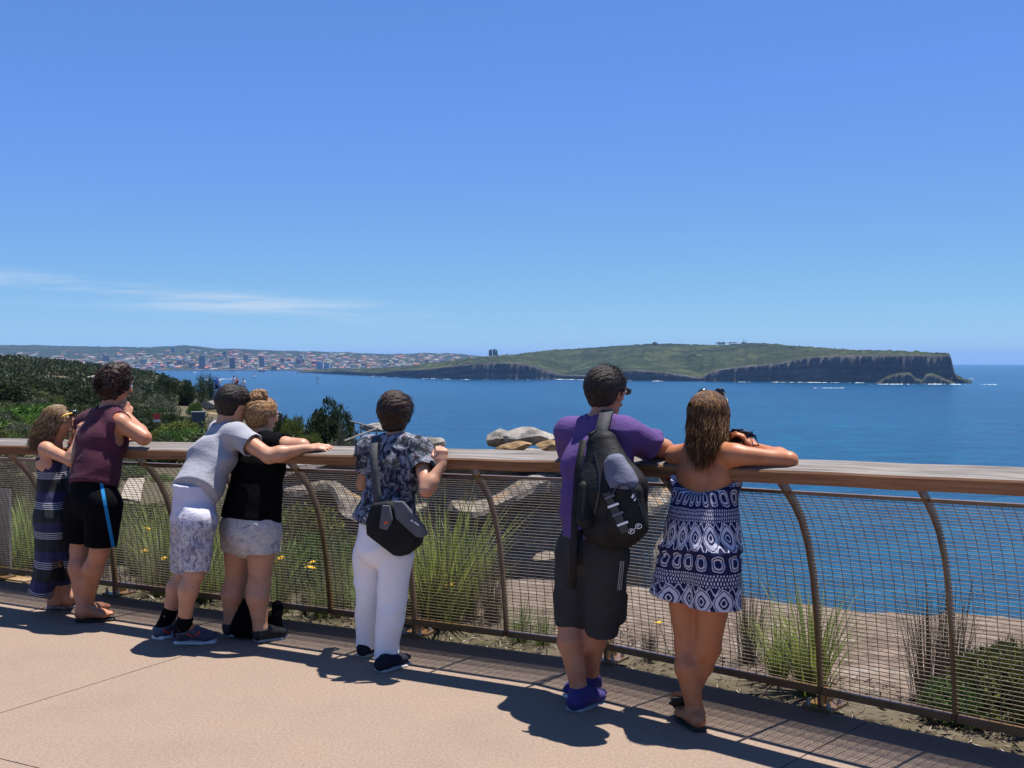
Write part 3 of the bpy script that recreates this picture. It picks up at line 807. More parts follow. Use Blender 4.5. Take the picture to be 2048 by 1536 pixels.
tower(988.5, 714, 699, 6, dH, M_TWB, 'right of the paired towers on top of the headland, beside the pine')
# headland buildings
for px, row, w_, lab in ((1417, 697.5, 9, 'long low white building on the headland slope'), (1432, 697, 5, 'small white building on the headland slope, right of the long one'), (1006, 713.5, 7, 'white house on the headland crest beside the paired towers'), (1472, 691, 20, 'low tan building below the headland summit masts')):
    d = sea_dist(762) + 780; k = d / F; p = at(px, row, d)
    o = house_mesh(w_ * k, 10, 4.5, 1.8, M_WALL[2] if 'white' in lab else M_WALL[0], M_ROOF[1], False); o.location = p
    tag(o, lab, 'house', 'buildings on the headland')

# ------------------------------------------------------------------ boats
M_HULL = simple('white_hull', [(0.70, 0.71, 0.72), (0.78, 0.78, 0.78)], 1, 0.4, 0.5)
M_SAIL = simple('white_sail', [(0.72, 0.72, 0.70), (0.8, 0.8, 0.79)], 1, 0.8)
M_TAN = simple('tan_timber', [(0.22, 0.14, 0.07), (0.3, 0.2, 0.1)], 1, 0.7)
def hull_mb(L, B, H):
    mb = MB(); st_ = [(-0.5, 0.75, 0.95), (-0.2, 1.0, 0.9), (0.2, 0.9, 0.95), (0.42, 0.45, 1.1), (0.5, 0.04, 1.2)]
    V = []
    for (t, w, hh) in st_: V += [(t * L, -w * B / 2, H * hh), (t * L, -w * B * 0.3, -0.4), (t * L, w * B * 0.3, -0.4), (t * L, w * B / 2, H * hh)]
    Fc = []
    for i in range(4):
        for q in range(4): Fc.append((i * 4 + q, i * 4 + (q + 1) % 4, i * 4 + 4 + (q + 1) % 4, i * 4 + 4 + q))
    Fc += [(3, 2, 1, 0), (16, 17, 18, 19)]
    mb.add(V, Fc); return mb
def boat(px, row, kind, hpx, rz, label):
    d = sea_dist(row); k = d / F; p = at(px, 720, d)
    r = empty({'sail': 'sailing_boat', 'motor': 'motor_boat', 'ship': 'ferry'}[kind], (p.x, p.y, sea_z(p.x, p.y)), rz)
    tag(r, label, 'boat', 'boats on the harbour')
    if kind == 'sail':
        H = hpx * k; L = H * 0.75
        hull_mb(L, L * 0.28, L * 0.10).build('hull', M_HULL, r)
        mb = MB(); mb.tube([(L * 0.05, 0, 0), (L * 0.05, 0, H)], 0.25, 6); mb.build('mast', M_HULL, r)
        mb = MB(); mb.prism([(L * 0.03, 0, H * 0.12), (-L * 0.42, 0.6, H * 0.13), (L * 0.03, 0, H * 0.97)], (0, 0.12, 0)); mb.build('mainsail', M_SAIL, r)
        mb = MB(); mb.prism([(L * 0.08, 0, H * 0.10), (L * 0.48, 0.4, H * 0.10), (L * 0.07, 0, H * 0.82)], (0, 0.12, 0)); mb.build('jib', M_SAIL, r)
    else:
        L = hpx * k; m = M_HULL if kind == 'motor' else M_TAN
        hull_mb(L, L * 0.26, L * 0.10).build('hull', m, r)
        mb = MB(); mb.box((-L * 0.06, 0, L * 0.16), (L * 0.5, L * 0.2, L * 0.12)); mb.build('cabin', M_HULL if kind == 'motor' else M_WALL[0], r)
        mb = MB(); mb.box((-L * 0.02, 0, L * 0.165), (L * 0.42, L * 0.21, L * 0.05)); mb.build('window_band', M_WIN, r)
        if kind == 'ship':
            for t in (-0.25, 0.2):
                mb = MB(); mb.tube([(L * t, 0, L * 0.1), (L * t, 0, L * 0.42)], 0.5, 6); mb.build('mast', M_TAN, r)
boat(635, 764, 'sail', 17, 2.6, 'white sailing boat nearest on the harbour, off the rocky point')
boat(508, 754, 'sail', 13, 0.6, 'white sailing boat alone in mid harbour')
boat(472, 757, 'sail', 13, 2.0, 'thin-sailed boat just above the sightseers\' heads')
boat(415, 763, 'sail', 14, 1.2, 'sailing boat half hidden behind the bushes on the left')
boat(594, 746.5, 'sail', 9, 0.3, 'small sailing boat right of the tan ship, close to the far shore')
boat(523, 743.5, 'ship', 15, 0.1, 'tan two-masted ship moored off the far shore')
boat(343, 745, 'motor', 5, 0.4, 'small white motor boat nearest the wooded point on the left')
boat(384, 744.6, 'motor', 7, 3.0, 'white motor boat towing a long white wake near the far shore')
boat(469, 758.2, 'motor', 6, 0.2, 'speedboat at the end of the long thin wake')
boat(434, 742.8, 'motor', 6, 0.2, 'moored white boat below the blue-grey slab tower')
boat(541, 750.0, 'motor', 4, 0.9, 'tiny white dinghy below the tan ship')
boat(603, 744.0, 'motor', 8, 0.1, 'low white launch left of the waterfront hotel')
boat(1741, 771.0, 'motor', 9, 0.1, 'motor boat lying off the dark cliffs')
boat(1859, 771.5, 'motor', 8, 3.0, 'motor boat off the rubble mound at the end of the headland')
boat(1624, 776.0, 'motor', 8, 3.1, 'speedboat with white wake crossing before the headland')
boat(1250, 771.5, 'motor', 6, 0.1, 'small boat just right of the purple-shirted man\'s face')
# ------------------------------------------------------------------ continuous bodies: smooth union of tapered limbs -> one surface
class Pr:
    """tapered segment a->b, elliptical section: (wa,da) at a, (wb,db) at b; lat = direction of the width"""
    def __init__(s, a, b, ra, rb=None, lat=None, k=0.02, flat=(False, False)):
        s.a, s.b = np.array(a, float), np.array(b, float)
        rb = ra if rb is None else rb
        s.wa, s.da = (ra, ra) if np.isscalar(ra) else ra
        s.wb, s.db = (rb, rb) if np.isscalar(rb) else rb
        s.k, s.flat = k, flat
        ax = s.b - s.a; s.L = max(np.linalg.norm(ax), 1e-6); s.ax = ax / s.L
        l = np.array(lat if lat is not None else (1, 0, 0), float)
        l = l - s.ax * l.dot(s.ax)
        if np.linalg.norm(l) < 1e-3:
            l = np.cross(s.ax, (0, 1, 0.3))
        s.lat = l / np.linalg.norm(l); s.dep = np.cross(s.ax, s.lat)
        s.round = abs(s.wa - s.da) < 1e-9 and abs(s.wb - s.db) < 1e-9
    def bounds(s):
        r = max(s.wa, s.wb, s.da, s.db)
        return np.minimum(s.a, s.b) - r, np.maximum(s.a, s.b) + r
    def ev(s, X, Y, Z):
        px, py, pz = X - s.a[0], Y - s.a[1], Z - s.a[2]
        t = px * s.ax[0] + py * s.ax[1] + pz * s.ax[2]
        tc = np.clip(t, 0, s.L); f = tc / s.L; e = t - tc
        w = s.wa + (s.wb - s.wa) * f; d = s.da + (s.db - s.da) * f
        l = px * s.lat[0] + py * s.lat[1] + pz * s.lat[2]
        q = px * s.dep[0] + py * s.dep[1] + pz * s.dep[2]
        m = np.minimum(w, d)
        ee = e
        if s.flat[0]: ee = np.where(e < 0, 0, ee)
        if s.flat[1]: ee = np.where(e > 0, 0, ee)
        kk = np.sqrt((l / w) ** 2 + (q / d) ** 2 + (ee / m) ** 2)
        D = (kk - 1) * m
        if s.flat[0]: D = np.maximum(D, -t)
        if s.flat[1]: D = np.maximum(D, t - s.L)
        return D
def sdf_grid(prims, cuts=(), planes=(), h=0.007, post=None):
    lo = np.min([p.bounds()[0] for p in prims], 0) - 0.03; hi = np.max([p.bounds()[1] for p in prims], 0) + 0.03
    n = np.ceil((hi - lo) / h).astype(int) + 1
    D = np.full(n, 0.12, dtype=np.float32)
    ax = [lo[i] + h * np.arange(n[i]) for i in range(3)]
    def sub(p, mar):
        a, b = p.bounds()
        i0 = np.clip(((a - mar - lo) / h).astype(int), 0, n - 1); i1 = np.clip(((b + mar - lo) / h).astype(int) + 2, 1, n)
        sl = tuple(slice(i0[i], i1[i]) for i in range(3))
        return sl, np.meshgrid(*[ax[i][sl[i]] for i in range(3)], indexing='ij', sparse=True)
    for p in prims:
        sl, (X, Y, Z) = sub(p, 0.03 + p.k)
        d = p.ev(X, Y, Z).astype(np.float32)
        c = D[sl]; k = p.k
        hh = np.clip(0.5 + 0.5 * (c - d) / k, 0, 1)
        D[sl] = c * (1 - hh) + d * hh - k * hh * (1 - hh)
    for p in cuts:
        sl, (X, Y, Z) = sub(p, 0.02)
        D[sl] = np.maximum(D[sl], -p.ev(X, Y, Z))
    if planes or post:
        X, Y, Z = np.meshgrid(*ax, indexing='ij', sparse=True)
        for (pt, nr) in planes:
            D = np.maximum(D, (X - pt[0]) * nr[0] + (Y - pt[1]) * nr[1] + (Z - pt[2]) * nr[2])
        if post: D = post(D, X, Y, Z)
    return D.astype(np.float32), lo
def surf_nets(D, lo, h):
    S = D < 0
    c = np.zeros(np.array(D.shape) - 1, dtype=np.int8)
    for i in (0, 1):
        for j in (0, 1):
            for k in (0, 1):
                c += S[i:c.shape[0] + i, j:c.shape[1] + j, k:c.shape[2] + k]
    act = (c > 0) & (c < 8)
    ijk = np.argwhere(act)
    idx = np.full(c.shape, -1, dtype=np.int32); idx[act] = np.arange(len(ijk))
    offs = np.array([(i, j, k) for i in (0, 1) for j in (0, 1) for k in (0, 1)])
    vals = np.stack([D[ijk[:, 0] + o[0], ijk[:, 1] + o[1], ijk[:, 2] + o[2]] for o in offs], 1)
    P = np.zeros((len(ijk), 3)); cnt = np.zeros(len(ijk))
    for a in range(8):
        for b in range(a + 1, 8):
            if np.abs(offs[a] - offs[b]).sum() != 1: continue
            va, vb = vals[:, a], vals[:, b]; m = (va < 0) != (vb < 0)
            t = np.where(m, va / np.where(m, va - vb, 1), 0)
            P += np.where(m[:, None], offs[a] + (offs[b] - offs[a]) * t[:, None], 0); cnt += m
    V = lo + h * (ijk + P / cnt[:, None])
    F_ = []
    for ax_ in range(3):
        s0 = [slice(None)] * 3; s1 = [slice(None)] * 3
        s0[ax_] = slice(0, -1); s1[ax_] = slice(1, None)
        A_, B_ = S[tuple(s0)], S[tuple(s1)]
        e = np.argwhere(A_ != B_)
        u, w = (ax_ + 1) % 3, (ax_ + 2) % 3
        ok = (e[:, u] > 0) & (e[:, w] > 0) & (e[:, u] < c.shape[u]) & (e[:, w] < c.shape[w])
        e = e[ok]
        def cell(du, dw):
            q = e.copy(); q[:, u] += du; q[:, w] += dw
            return idx[q[:, 0], q[:, 1], q[:, 2]]
        q = np.stack([cell(-1, -1), cell(0, -1), cell(0, 0), cell(-1, 0)], 1)
        inside = A_[e[:, 0], e[:, 1], e[:, 2]]
        q = np.where(inside[:, None], q, q[:, ::-1])
        F_.append(q)
    Q = np.concatenate(F_)
    Q = Q[(Q >= 0).all(1)]
    return V, Q
def vnormals(V, Q):
    n = np.cross(V[Q[:, 2]] - V[Q[:, 0]], V[Q[:, 3]] - V[Q[:, 1]])
    N = np.zeros_like(V)
    for k in range(4): np.add.at(N, Q[:, k], n)
    return N / np.maximum(np.linalg.norm(N, axis=1, keepdims=True), 1e-9)
def relax(V, Q, it=1, f=0.5):
    for _ in range(it):
        S = np.zeros_like(V); C = np.zeros(len(V))
        for k in range(4):
            a, b = Q[:, k], Q[:, (k + 1) % 4]
            np.add.at(S, a, V[b]); np.add.at(S, b, V[a]); np.add.at(C, a, 1); np.add.at(C, b, 1)
        V = V * (1 - f) + f * S / np.maximum(C, 1)[:, None]
    return V
def solid(name, prims, mat, parent, org, h=0.007, cuts=(), planes=(), post=None, smooth_it=1, disp=None, attr=None):
    D, lo = sdf_grid(prims, cuts, planes, h, post)
    V, Q = surf_nets(D, lo, h)
    V = relax(V, Q, smooth_it)
    if disp is not None:
        V = V + vnormals(V, Q) * disp(V)[:, None]
    o = mesh_np(name, V, Q, mat, parent, True, origin=org)
    if attr is not None:
        nm, fn = attr
        a = o.data.attributes.new(nm, 'FLOAT_VECTOR', 'POINT'); a.data.foreach_set('vector', fn(V).astype(np.float32).ravel())
    return o
def folds(amp=0.004, scale=(0.09, 0.09, 0.05), seed=0):
    """cloth creases: ridged noise, stretched along the given axes"""
    def f(V):
        a = fnoise(V[:, 0] / scale[0], V[:, 1] / scale[1], V[:, 2] / scale[2], 1.6, 2, seed)
        b = fnoise(V[:, 0] / scale[0] * 0.4, V[:, 1] / scale[1] * 0.4, V[:, 2] / scale[2] * 0.4, 1.6, 2, seed + 3)
        return amp * (1.3 * (0.5 - np.abs(a)) + 0.8 * b)
    return f
def nrm(v): v = np.array(v, float); return v / np.linalg.norm(v)

def hand_prims(wrist, d, up, side, curl=0.5, s=1.0, thumb_in=0.4):
    """palm + four fingers + thumb. d = direction of the hand, up = back of the hand, side = towards the thumb"""
    w = np.array(wrist, float); d = nrm(d); up = np.array(up, float); up = nrm(up - d * up.dot(d))
    lt = np.cross(d, up); lt = lt if lt.dot(np.array(side, float)) > 0 else -lt
    P = [Pr(w - d * 0.02 * s, w + d * 0.03 * s, (0.027 * s, 0.019 * s), (0.034 * s, 0.016 * s), lt, 0.012),
         Pr(w + d * 0.03 * s, w + d * 0.078 * s, (0.036 * s, 0.0165 * s), (0.040 * s, 0.0125 * s), lt, 0.012)]
    lens = [0.92, 1.0, 0.94, 0.76]; offs = [0.030, 0.010, -0.010, -0.029]
    for i in range(4):
        p = w + d * (0.080 - 0.004 * abs(i - 1)) * s + lt * offs[i] * s
        ang = 0.0
        for j, L in enumerate((0.044, 0.027, 0.021)):
            ang += curl * (0.75, 1.0, 0.7)[j] * (1 + 0.08 * i)
            dd = d * math.cos(ang) - up * math.sin(ang) + lt * (0.06 * (1.5 - i)) * (1 - min(curl, 1))
            q = p + nrm(dd) * L * lens[i] * s
            P.append(Pr(p, q, (0.0098 - 0.0010 * j) * s, (0.0090 - 0.0010 * j) * s, None, 0.0045))
            p = q
    p = w + d * 0.022 * s + lt * 0.028 * s
    q = p + nrm(d * 0.75 + lt * 0.75 - up * thumb_in * 0.5) * 0.042 * s
    r = q + nrm(d * 0.95 + lt * (0.30 - 0.7 * thumb_in) - up * thumb_in) * 0.032 * s
    t = r + nrm(d * 0.9 + lt * (0.1 - 0.8 * thumb_in) - up * thumb_in) * 0.024 * s
    P += [Pr(p, q, 0.0150 * s, 0.0115 * s, None, 0.008), Pr(q, r, 0.0110 * s, 0.0100 * s, None, 0.004), Pr(r, t, 0.0098 * s, 0.0075 * s, None, 0.004)]
    return P
def head_prims(c, fwd, up, s=1.0):
    """skull, face, jaw, nose, ears; c = centre of the head"""
    c = np.array(c, float); f = nrm(fwd); u = np.array(up, float); u = nrm(u - f * u.dot(f)); r = np.cross(f, u)
    at_ = lambda x, y, z: c + r * x * s + f * y * s + u * z * s
    P = [Pr(at_(0, -0.028, 0.022), at_(0, 0.030, 0.020), (0.074 * s, 0.086 * s), (0.068 * s, 0.080 * s), r, 0.03),
         Pr(at_(0, 0.030, -0.005), at_(0, 0.048, -0.085), (0.062 * s, 0.046 * s), (0.030 * s, 0.026 * s), r, 0.03),
         Pr(at_(0, 0.000, -0.03), at_(0, 0.020, -0.080), (0.060 * s, 0.055 * s), (0.046 * s, 0.04 * s), r, 0.03),
         Pr(at_(0, 0.098, 0.012), at_(0, 0.112, -0.026), 0.0085 * s, 0.0125 * s, r, 0.012),
         Pr(at_(-0.02, 0.088, -0.058), at_(0.02, 0.088, -0.058), 0.009 * s, 0.009 * s, r, 0.010),
         Pr(at_(-0.035, 0.086, 0.022), at_(0.035, 0.086, 0.022), 0.012 * s, 0.012 * s, r, 0.014)]
    for sd in (-1, 1):
        P.append(Pr(at_(0.074 * sd, -0.008, 0.018), at_(0.071 * sd, 0.004, -0.024), (0.016 * s, 0.008 * s), (0.011 * s, 0.006 * s), f, 0.006))
    cuts = [Pr(at_(0.031 * sd - 0.008, 0.100, 0.002), at_(0.031 * sd + 0.008, 0.100, 0.002), 0.011 * s, 0.011 * s, r) for sd in (-1, 1)]
    return P, cuts, at_
def limb(a, m, b, ra, rm, rb, bulge=None, k=0.02):
    """two tapered segments with a muscle bulge in the second"""
    a, m, b = (np.array(q, float) for q in (a, m, b))
    P = [Pr(a, m, ra, rm, None, k)]
    if bulge:
        t, rbu, off = bulge
        c = m + (b - m) * t + np.array(off, float)
        P += [Pr(m, c, rm, rbu, None, k), Pr(c, b, rbu, rb, None, k)]
    else: P.append(Pr(m, b, rm, rb, None, k))
    return P
def foot_prims(ankle, heel, toe, s=1.0):
    ankle, heel, toe = (np.array(q, float) for q in (ankle, heel, toe))
    d = nrm(toe - heel); lt = np.cross(d, (0, 0, 1)); 
    if np.linalg.norm(lt) < 0.05: lt = np.array((1.0, 0, 0))
    lt = nrm(lt)
    ball = heel + (toe - heel) * 0.72
    return [Pr(ankle, heel + d * 0.01 * s, 0.036 * s, 0.032 * s, None, 0.02),
            Pr(heel, ball, (0.032 * s, 0.030 * s), (0.044 * s, 0.022 * s), lt, 0.02),
            Pr(ankle, ball, (0.034 * s, 0.036 * s), (0.040 * s, 0.018 * s), lt, 0.03),
            Pr(ball, toe, (0.044 * s, 0.020 * s), (0.034 * s, 0.013 * s), lt, 0.015)]
# ---- hair made of many fine tapered locks
def locks(name, paths, width, mat, parent, org, seed=0, flat=0.35):
    """paths: list of point arrays; each becomes a tapered three-sided lock"""
    V, Q, T = [], [], []
    rng = random.Random(seed)
    for pts in paths:
        n = len(pts); base = len(V)
        w0 = width * rng.uniform(0.6, 1.25)
        for i, p in enumerate(pts):
            t = pts[min(i + 1, n - 1)] - pts[max(i - 1, 0)]; t = t / max(np.linalg.norm(t), 1e-9)
            a = np.cross(t, (0.3, 0.2, 0.93)); a /= max(np.linalg.norm(a), 1e-6); b_ = np.cross(t, a)
            w = w0 * (1.0 - 0.85 * (i / (n - 1)) ** 2.2)
            for k in range(3):
                an = 2.094 * k + rng.uniform(-0.1, 0.1)
                V.append(p + (a * math.cos(an) + b_ * math.sin(an) * 0.8) * w)
        for i in range(n - 1):
            for k in range(3):
                k2 = (k + 1) % 3
                Q.append((base + i * 3 + k, base + i * 3 + k2, base + i * 3 + 3 + k2, base + i * 3 + 3 + k))
    return mesh_np(name, np.array(V), np.array(Q), mat, parent, True, origin=org)
# ------------------------------------------------------------------ people
DSH = 0.0          # how far a person stands back from the rail, metres
def A(px, py, d): return np.array(at(px, py, d - DSH))
def GP(px, py, dz=0.0): p = ground_at(px, py); return np.array((p.x, p.y, dz))
def skin_mat(name, c, blush=0.12):
    m, nt, b = new_mat(name)
    v = coords(nt)
    f = noise(nt, v, 9, 4); f2 = noise(nt, v, 420, 3)
    dark = tuple(x * y for x, y in zip(c, (0.84, 0.76, 0.72))); red = (min(c[0] * 1.04, 1), c[1] * 0.88, c[2] * 0.82)
    cc = ramp(nt, f, [(0.32, dark), (0.5, c), (0.68, red)])
    nt.links.new(cc, b.inputs['Base Color'])
    b.inputs['Roughness'].default_value = 0.48; b.inputs['Specular IOR Level'].default_value = 0.4
    b.inputs['Subsurface Weight'].default_value = 0.12
    b.inputs['Subsurface Radius'].default_value = (0.012, 0.005, 0.003)
    b.inputs['Subsurface Scale'].default_value = 0.6
    bump(nt, b, f2, 0.12, 0.001)
    return m
def cloth_mat(name, c1, c2, scale=14, rough=0.9, weave=700, sheen=0.0, bs=0.25, spec=0.12):
    m, nt, b = new_mat(name)
    v = coords(nt)
    cc = ramp(nt, noise(nt, v, scale, 5, 0.6), [(0.3, c1), (0.7, c2)])
    nt.links.new(cc, b.inputs['Base Color'])
    b.inputs['Roughness'].default_value = rough; b.inputs['Specular IOR Level'].default_value = spec
    b.inputs['Sheen Weight'].default_value = sheen
    p = bump(nt, b, noise(nt, v, weave, 2), bs, 0.0012)
    bump(nt, b, noise(nt, coords(nt, (1, 1, 2.2)), 18, 4, 0.6, 1.2), 0.35, 0.012, p)
    return m
def hair_mat(name, dark, mid, streak, stretch=(120, 120, 7), rough=0.42):
    m, nt, b = new_mat(name)
    v = coords(nt, stretch)
    f = noise(nt, v, 1.0, 5, 0.65, 0.6)
    cc = ramp(nt, f, [(0.30, dark), (0.5, mid), (0.70, streak)])  # strand tones mixed by noise: dark, mid and paler streaks
    nt.links.new(cc, b.inputs['Base Color'])
    b.inputs['Roughness'].default_value = rough; b.inputs['Specular IOR Level'].default_value = 0.22
    bump(nt, b, f, 0.9, 0.006)
    return m
SK_PALE = skin_mat('skin_fair', (0.47, 0.245, 0.15))
SK_TAN = skin_mat('skin_tanned', (0.43, 0.165, 0.07))
SK_MID = skin_mat('skin_warm', (0.42, 0.19, 0.105))
M_BLACK = cloth_mat('black_cloth', (0.003, 0.003, 0.0035), (0.006, 0.006, 0.007), spec=0.04)
M_SOLEW = simple('white_rubber', [(0.55, 0.55, 0.56), (0.68, 0.68, 0.68)], 20, 0.6)
M_SOLEB = simple('black_rubber', [(0.012, 0.012, 0.013), (0.03, 0.03, 0.03)], 30, 0.7)
M_GLASS = simple('dark_lens', [(0.006, 0.006, 0.008), (0.012, 0.012, 0.014)], 5, 0.08, 0.6)
M_EYE = simple('eye_white', [(0.7, 0.68, 0.66), (0.75, 0.73, 0.7)], 30, 0.2, 0.5)
M_BLACKP = simple('black_plastic', [(0.010, 0.010, 0.011), (0.022, 0.022, 0.024)], 40, 0.35, 0.5, 0.1, 0.001, 200)

def body(J, root, org, skin, s=1.0, fem=False, tw=1.0, disp=None, h=0.0065, hands=True):
    g = J.get
    shv = nrm(J['shR'] - J['shL']); hpv = nrm(J['hipR'] - J['hipL'])
    P = []
    pw, ww, cw = (0.148, 0.112, 0.132) if fem else (0.142, 0.126, 0.156)
    pw, ww, cw = pw * s * tw, ww * s * tw, cw * s * tw
    P += [Pr(J['pelvis'], J['waist'], (pw, 0.098 * s), (ww, 0.080 * s), hpv, 0.04),
          Pr(J['waist'], J['chest'], (ww, 0.080 * s), (cw, 0.098 * s), shv, 0.04),
          Pr(J['chest'], J['neck'] * 0.8 + J['chest'] * 0.2, (cw, 0.096 * s), (0.10 * s, 0.060 * s), shv, 0.04)]
    hc, f, u = J['head'], nrm(J['fwd']), J.get('up', np.array((0, 0, 1.0)))
    hp, cuts, hat = head_prims(hc, f, u, g('hs', s))
    P += [Pr(J['neck'], hc - nrm(u) * 0.065 * s - f * 0.015 * s, 0.053 * s * (0.88 if fem else 1), 0.050 * s * (0.88 if fem else 1), None, 0.03)]
    P += hp
    ar = (0.88 if fem else 1.0) * g('arm', 1.0)
    for sd in 'LR':
        P.append(Pr(J['neck'] - np.array((0, 0, 0.012)), J['sh' + sd], 0.050 * s, 0.056 * s * ar, None, 0.04))
        P += limb(J['sh' + sd], J['el' + sd], J['wr' + sd], 0.054 * s * ar, 0.041 * s * ar, 0.027 * s * ar, (0.28, 0.044 * s * ar, (0, 0, 0)), 0.025)
        kn, an = J['kn' + sd], J['an' + sd]
        back = -np.array((nrm(J['fac'])[0], nrm(J['fac'])[1], 0)) * 0.018 * s
        lg = g('leg', 1.0)
        P += limb(J['hip' + sd], kn, an, 0.088 * s * lg, 0.055 * s * lg, 0.036 * s * lg, (0.30, 0.057 * s * lg, back), 0.03)
        P += foot_prims(an, J['heel' + sd], J['toe' + sd], s * g('foot', 1.0))
        if hands and g('hand' + sd):
            d, up, side, curl, th = J['hand' + sd]
            P += hand_prims(J['wr' + sd], d, up, side, curl, s * (0.92 if fem else 1.0), th)
    o = solid('body', P, skin, root, org, h, cuts, disp=disp)
    me = MB()
    for sd in (-1, 1):
        e = MB(); e.ball(hat(0.031 * sd, 0.0915, 0.002), 0.0115 * s, 8, 6)
        e.build('eye', M_EYE, root, True, origin=org)
    return hat
def hair_cap(hat, J, root, org, mat, grow=0.012, s=1.0, nape=-0.07, disp=None, back=0.0, h=0.006, name='hair', extra=(), front=0.045, tilt=0.45):
    c = hat(0, 0, 0); r = hat(1, 0, 0) - c; f = hat(0, 1, 0) - c; u = hat(0, 0, 1) - c
    sc = np.linalg.norm(r); r, f, u = r / sc, f / sc, u / sc
    P = [Pr(hat(0, -0.028 - back, 0.024), hat(0, 0.030, 0.024), ((0.074 + grow) * sc, (0.086 + grow) * sc), ((0.068 + grow) * sc, (0.080 + grow) * sc), r, 0.03),
         Pr(hat(0, -0.030 - back, 0.01), hat(0, -0.030, max(nape, -0.08) + 0.02), ((0.070 + grow) * sc, (0.068 + grow) * sc), ((0.056 + grow * 0.6) * sc, (0.050 + grow * 0.6) * sc), r, 0.03)] + list(extra)
    nf = nrm(f * 0.9 - u * tilt)
    pl = [(hat(0, front, 0), nf), (hat(0, 0, nape), nrm(-u + f * 0.25))]
    return solid(name, P, mat, root, org, h, (), pl, disp=disp, smooth_it=1)
def fuzz(amp, sc, seed=1):
    def fn(V): return amp * fnoise(V[:, 0] / sc, V[:, 1] / sc, V[:, 2] / sc, 1.0, 2, seed)
    return fn
def short_locks(hat, root, org, mat, n, length, width, seed, lift=0.4, front=0.05, down=0.6, grow=0.010, nape=-0.06, curl=0.0, name='hair_strands'):
    rng = np.random.RandomState(seed); paths = []
    c = hat(0, 0, 0); sc = np.linalg.norm(hat(1, 0, 0) - c)
    while len(paths) < n:
        th = math.acos(1 - rng.rand() * 1.65); ph = rng.uniform(-math.pi, math.pi)
        x, y, z = math.sin(th) * math.sin(ph), -math.sin(th) * math.cos(ph), math.cos(th)
        lx, ly, lz = x * (0.074 + grow), y * (0.104 + grow), z * (0.086 + grow) + 0.022
        if ly > front + 0.55 * lz - 0.01 or lz < nape: continue
        if down > 1 and z > 0.88: continue
        p = hat(lx, ly, lz)
        nr = nrm(hat(x, y, z) - c)
        dn = np.array((0, 0, -1.0)); tg = dn - nr * dn.dot(nr)
        dirv = nrm(nr * lift + tg * down + rng.normal(size=3) * 0.25)
        L = length * rng.uniform(0.6, 1.2); pts = [p - nr * 0.004]
        for k in range(4):
            dirv = nrm(dirv + tg * 0.12 + rng.normal(size=3) * curl - nr * 0.10)
            pts.append(pts[-1] + dirv * L / 4)
        paths.append(np.array(pts))
    return locks(name, paths, width, mat, root, org, seed)
def long_locks(hat, root, org, mat, n, zend, width, seed, wave=0.0, spread=1.0, fwd_lim=2.0, sideb=0.0, name='hair', gather=0.75, shift=(0, 0, 0)):
    """hair that starts at the parting, lies over the skull and hangs down to height zend (list of (lo,hi) or fn of angle)"""
    rng = np.random.RandomState(seed); paths = []
    sc = np.linalg.norm(hat(1, 0, 0) - hat(0, 0, 0))
    for _ in range(n):
        ph = rng.uniform(-fwd_lim, fwd_lim) + sideb
        gr = rng.uniform(0.004, 0.020)
        pts = []
        for th in np.linspace(0.12, 1.62, 7):
            x, y, z = math.sin(th) * math.sin(ph), -math.sin(th) * math.cos(ph), math.cos(th)
            pts.append(hat(x * (0.078 + gr), y * (0.108 + gr), z * (0.088 + gr) + 0.022))
        ze = zend(ph, rng); p = pts[-1]; k = 9
        cx = hat(0, -0.075, 0)
        ph0 = rng.uniform(0, 6.28); tgt = np.array((cx[0] + (p[0] - cx[0]) * gather, cx[1] + (p[1] - cx[1]) * gather, ze)) + np.array(shift) + np.append(rng.normal(size=2) * 0.012, 0)
        tgt[2] = ze
        for i in range(1, k + 1):
            t = i / k
            q = p + (tgt - p) * np.array((t, t, t))
            q = q + np.array((math.sin(t * 9 + ph0), math.cos(t * 8 + ph0), 0)) * wave * t
            pts.append(q)
        paths.append(np.array(pts))
    return locks(name, paths, width, mat, root, org, seed)
def shoe(J, sd, root, org, up_mat, sole_mat, s=1.0, high=0.05, sole=0.022, tip=None):
    an, he, to = J['an' + sd], J['heel' + sd], J['toe' + sd]
    d = nrm(to - he); P = foot_prims(an, he - d * 0.006, to + d * 0.014, s * 1.24)
    lt0 = np.cross(d, (0, 0, 1)); lt0 = nrm(lt0) if np.linalg.norm(lt0) > 0.05 else np.array((1.0, 0, 0))
    n = nrm(np.cross(lt0, d)); n = n if n[2] > 0 else -n
    o = solid('shoe', P, up_mat, root, org, 0.006, [], [(he + n * (high - 0.03), nrm(n - d * 0.30))])
    lt = np.cross(d, (0, 0, 1)); lt = nrm(lt) if np.linalg.norm(lt) > 0.05 else np.array((1.0, 0, 0))
    un = nrm(np.cross(lt, d)); un = un if un[2] > 0 else -un
    dn = -un * 0.034 * s
    P = [Pr(he + dn - d * 0.012, he + (to - he) * 0.7 + dn, (0.049 * s, sole * 0.6), (0.062 * s, sole * 0.55), lt, 0.01),
         Pr(he + (to - he) * 0.7 + dn, to + dn + d * 0.016, (0.062 * s, sole * 0.55), (0.048 * s, sole * 0.5), lt, 0.01)]
    solid('sole', P, sole_mat, o, None, 0.005) if False else solid('sole', P, sole_mat, o, org, 0.005)
    return o
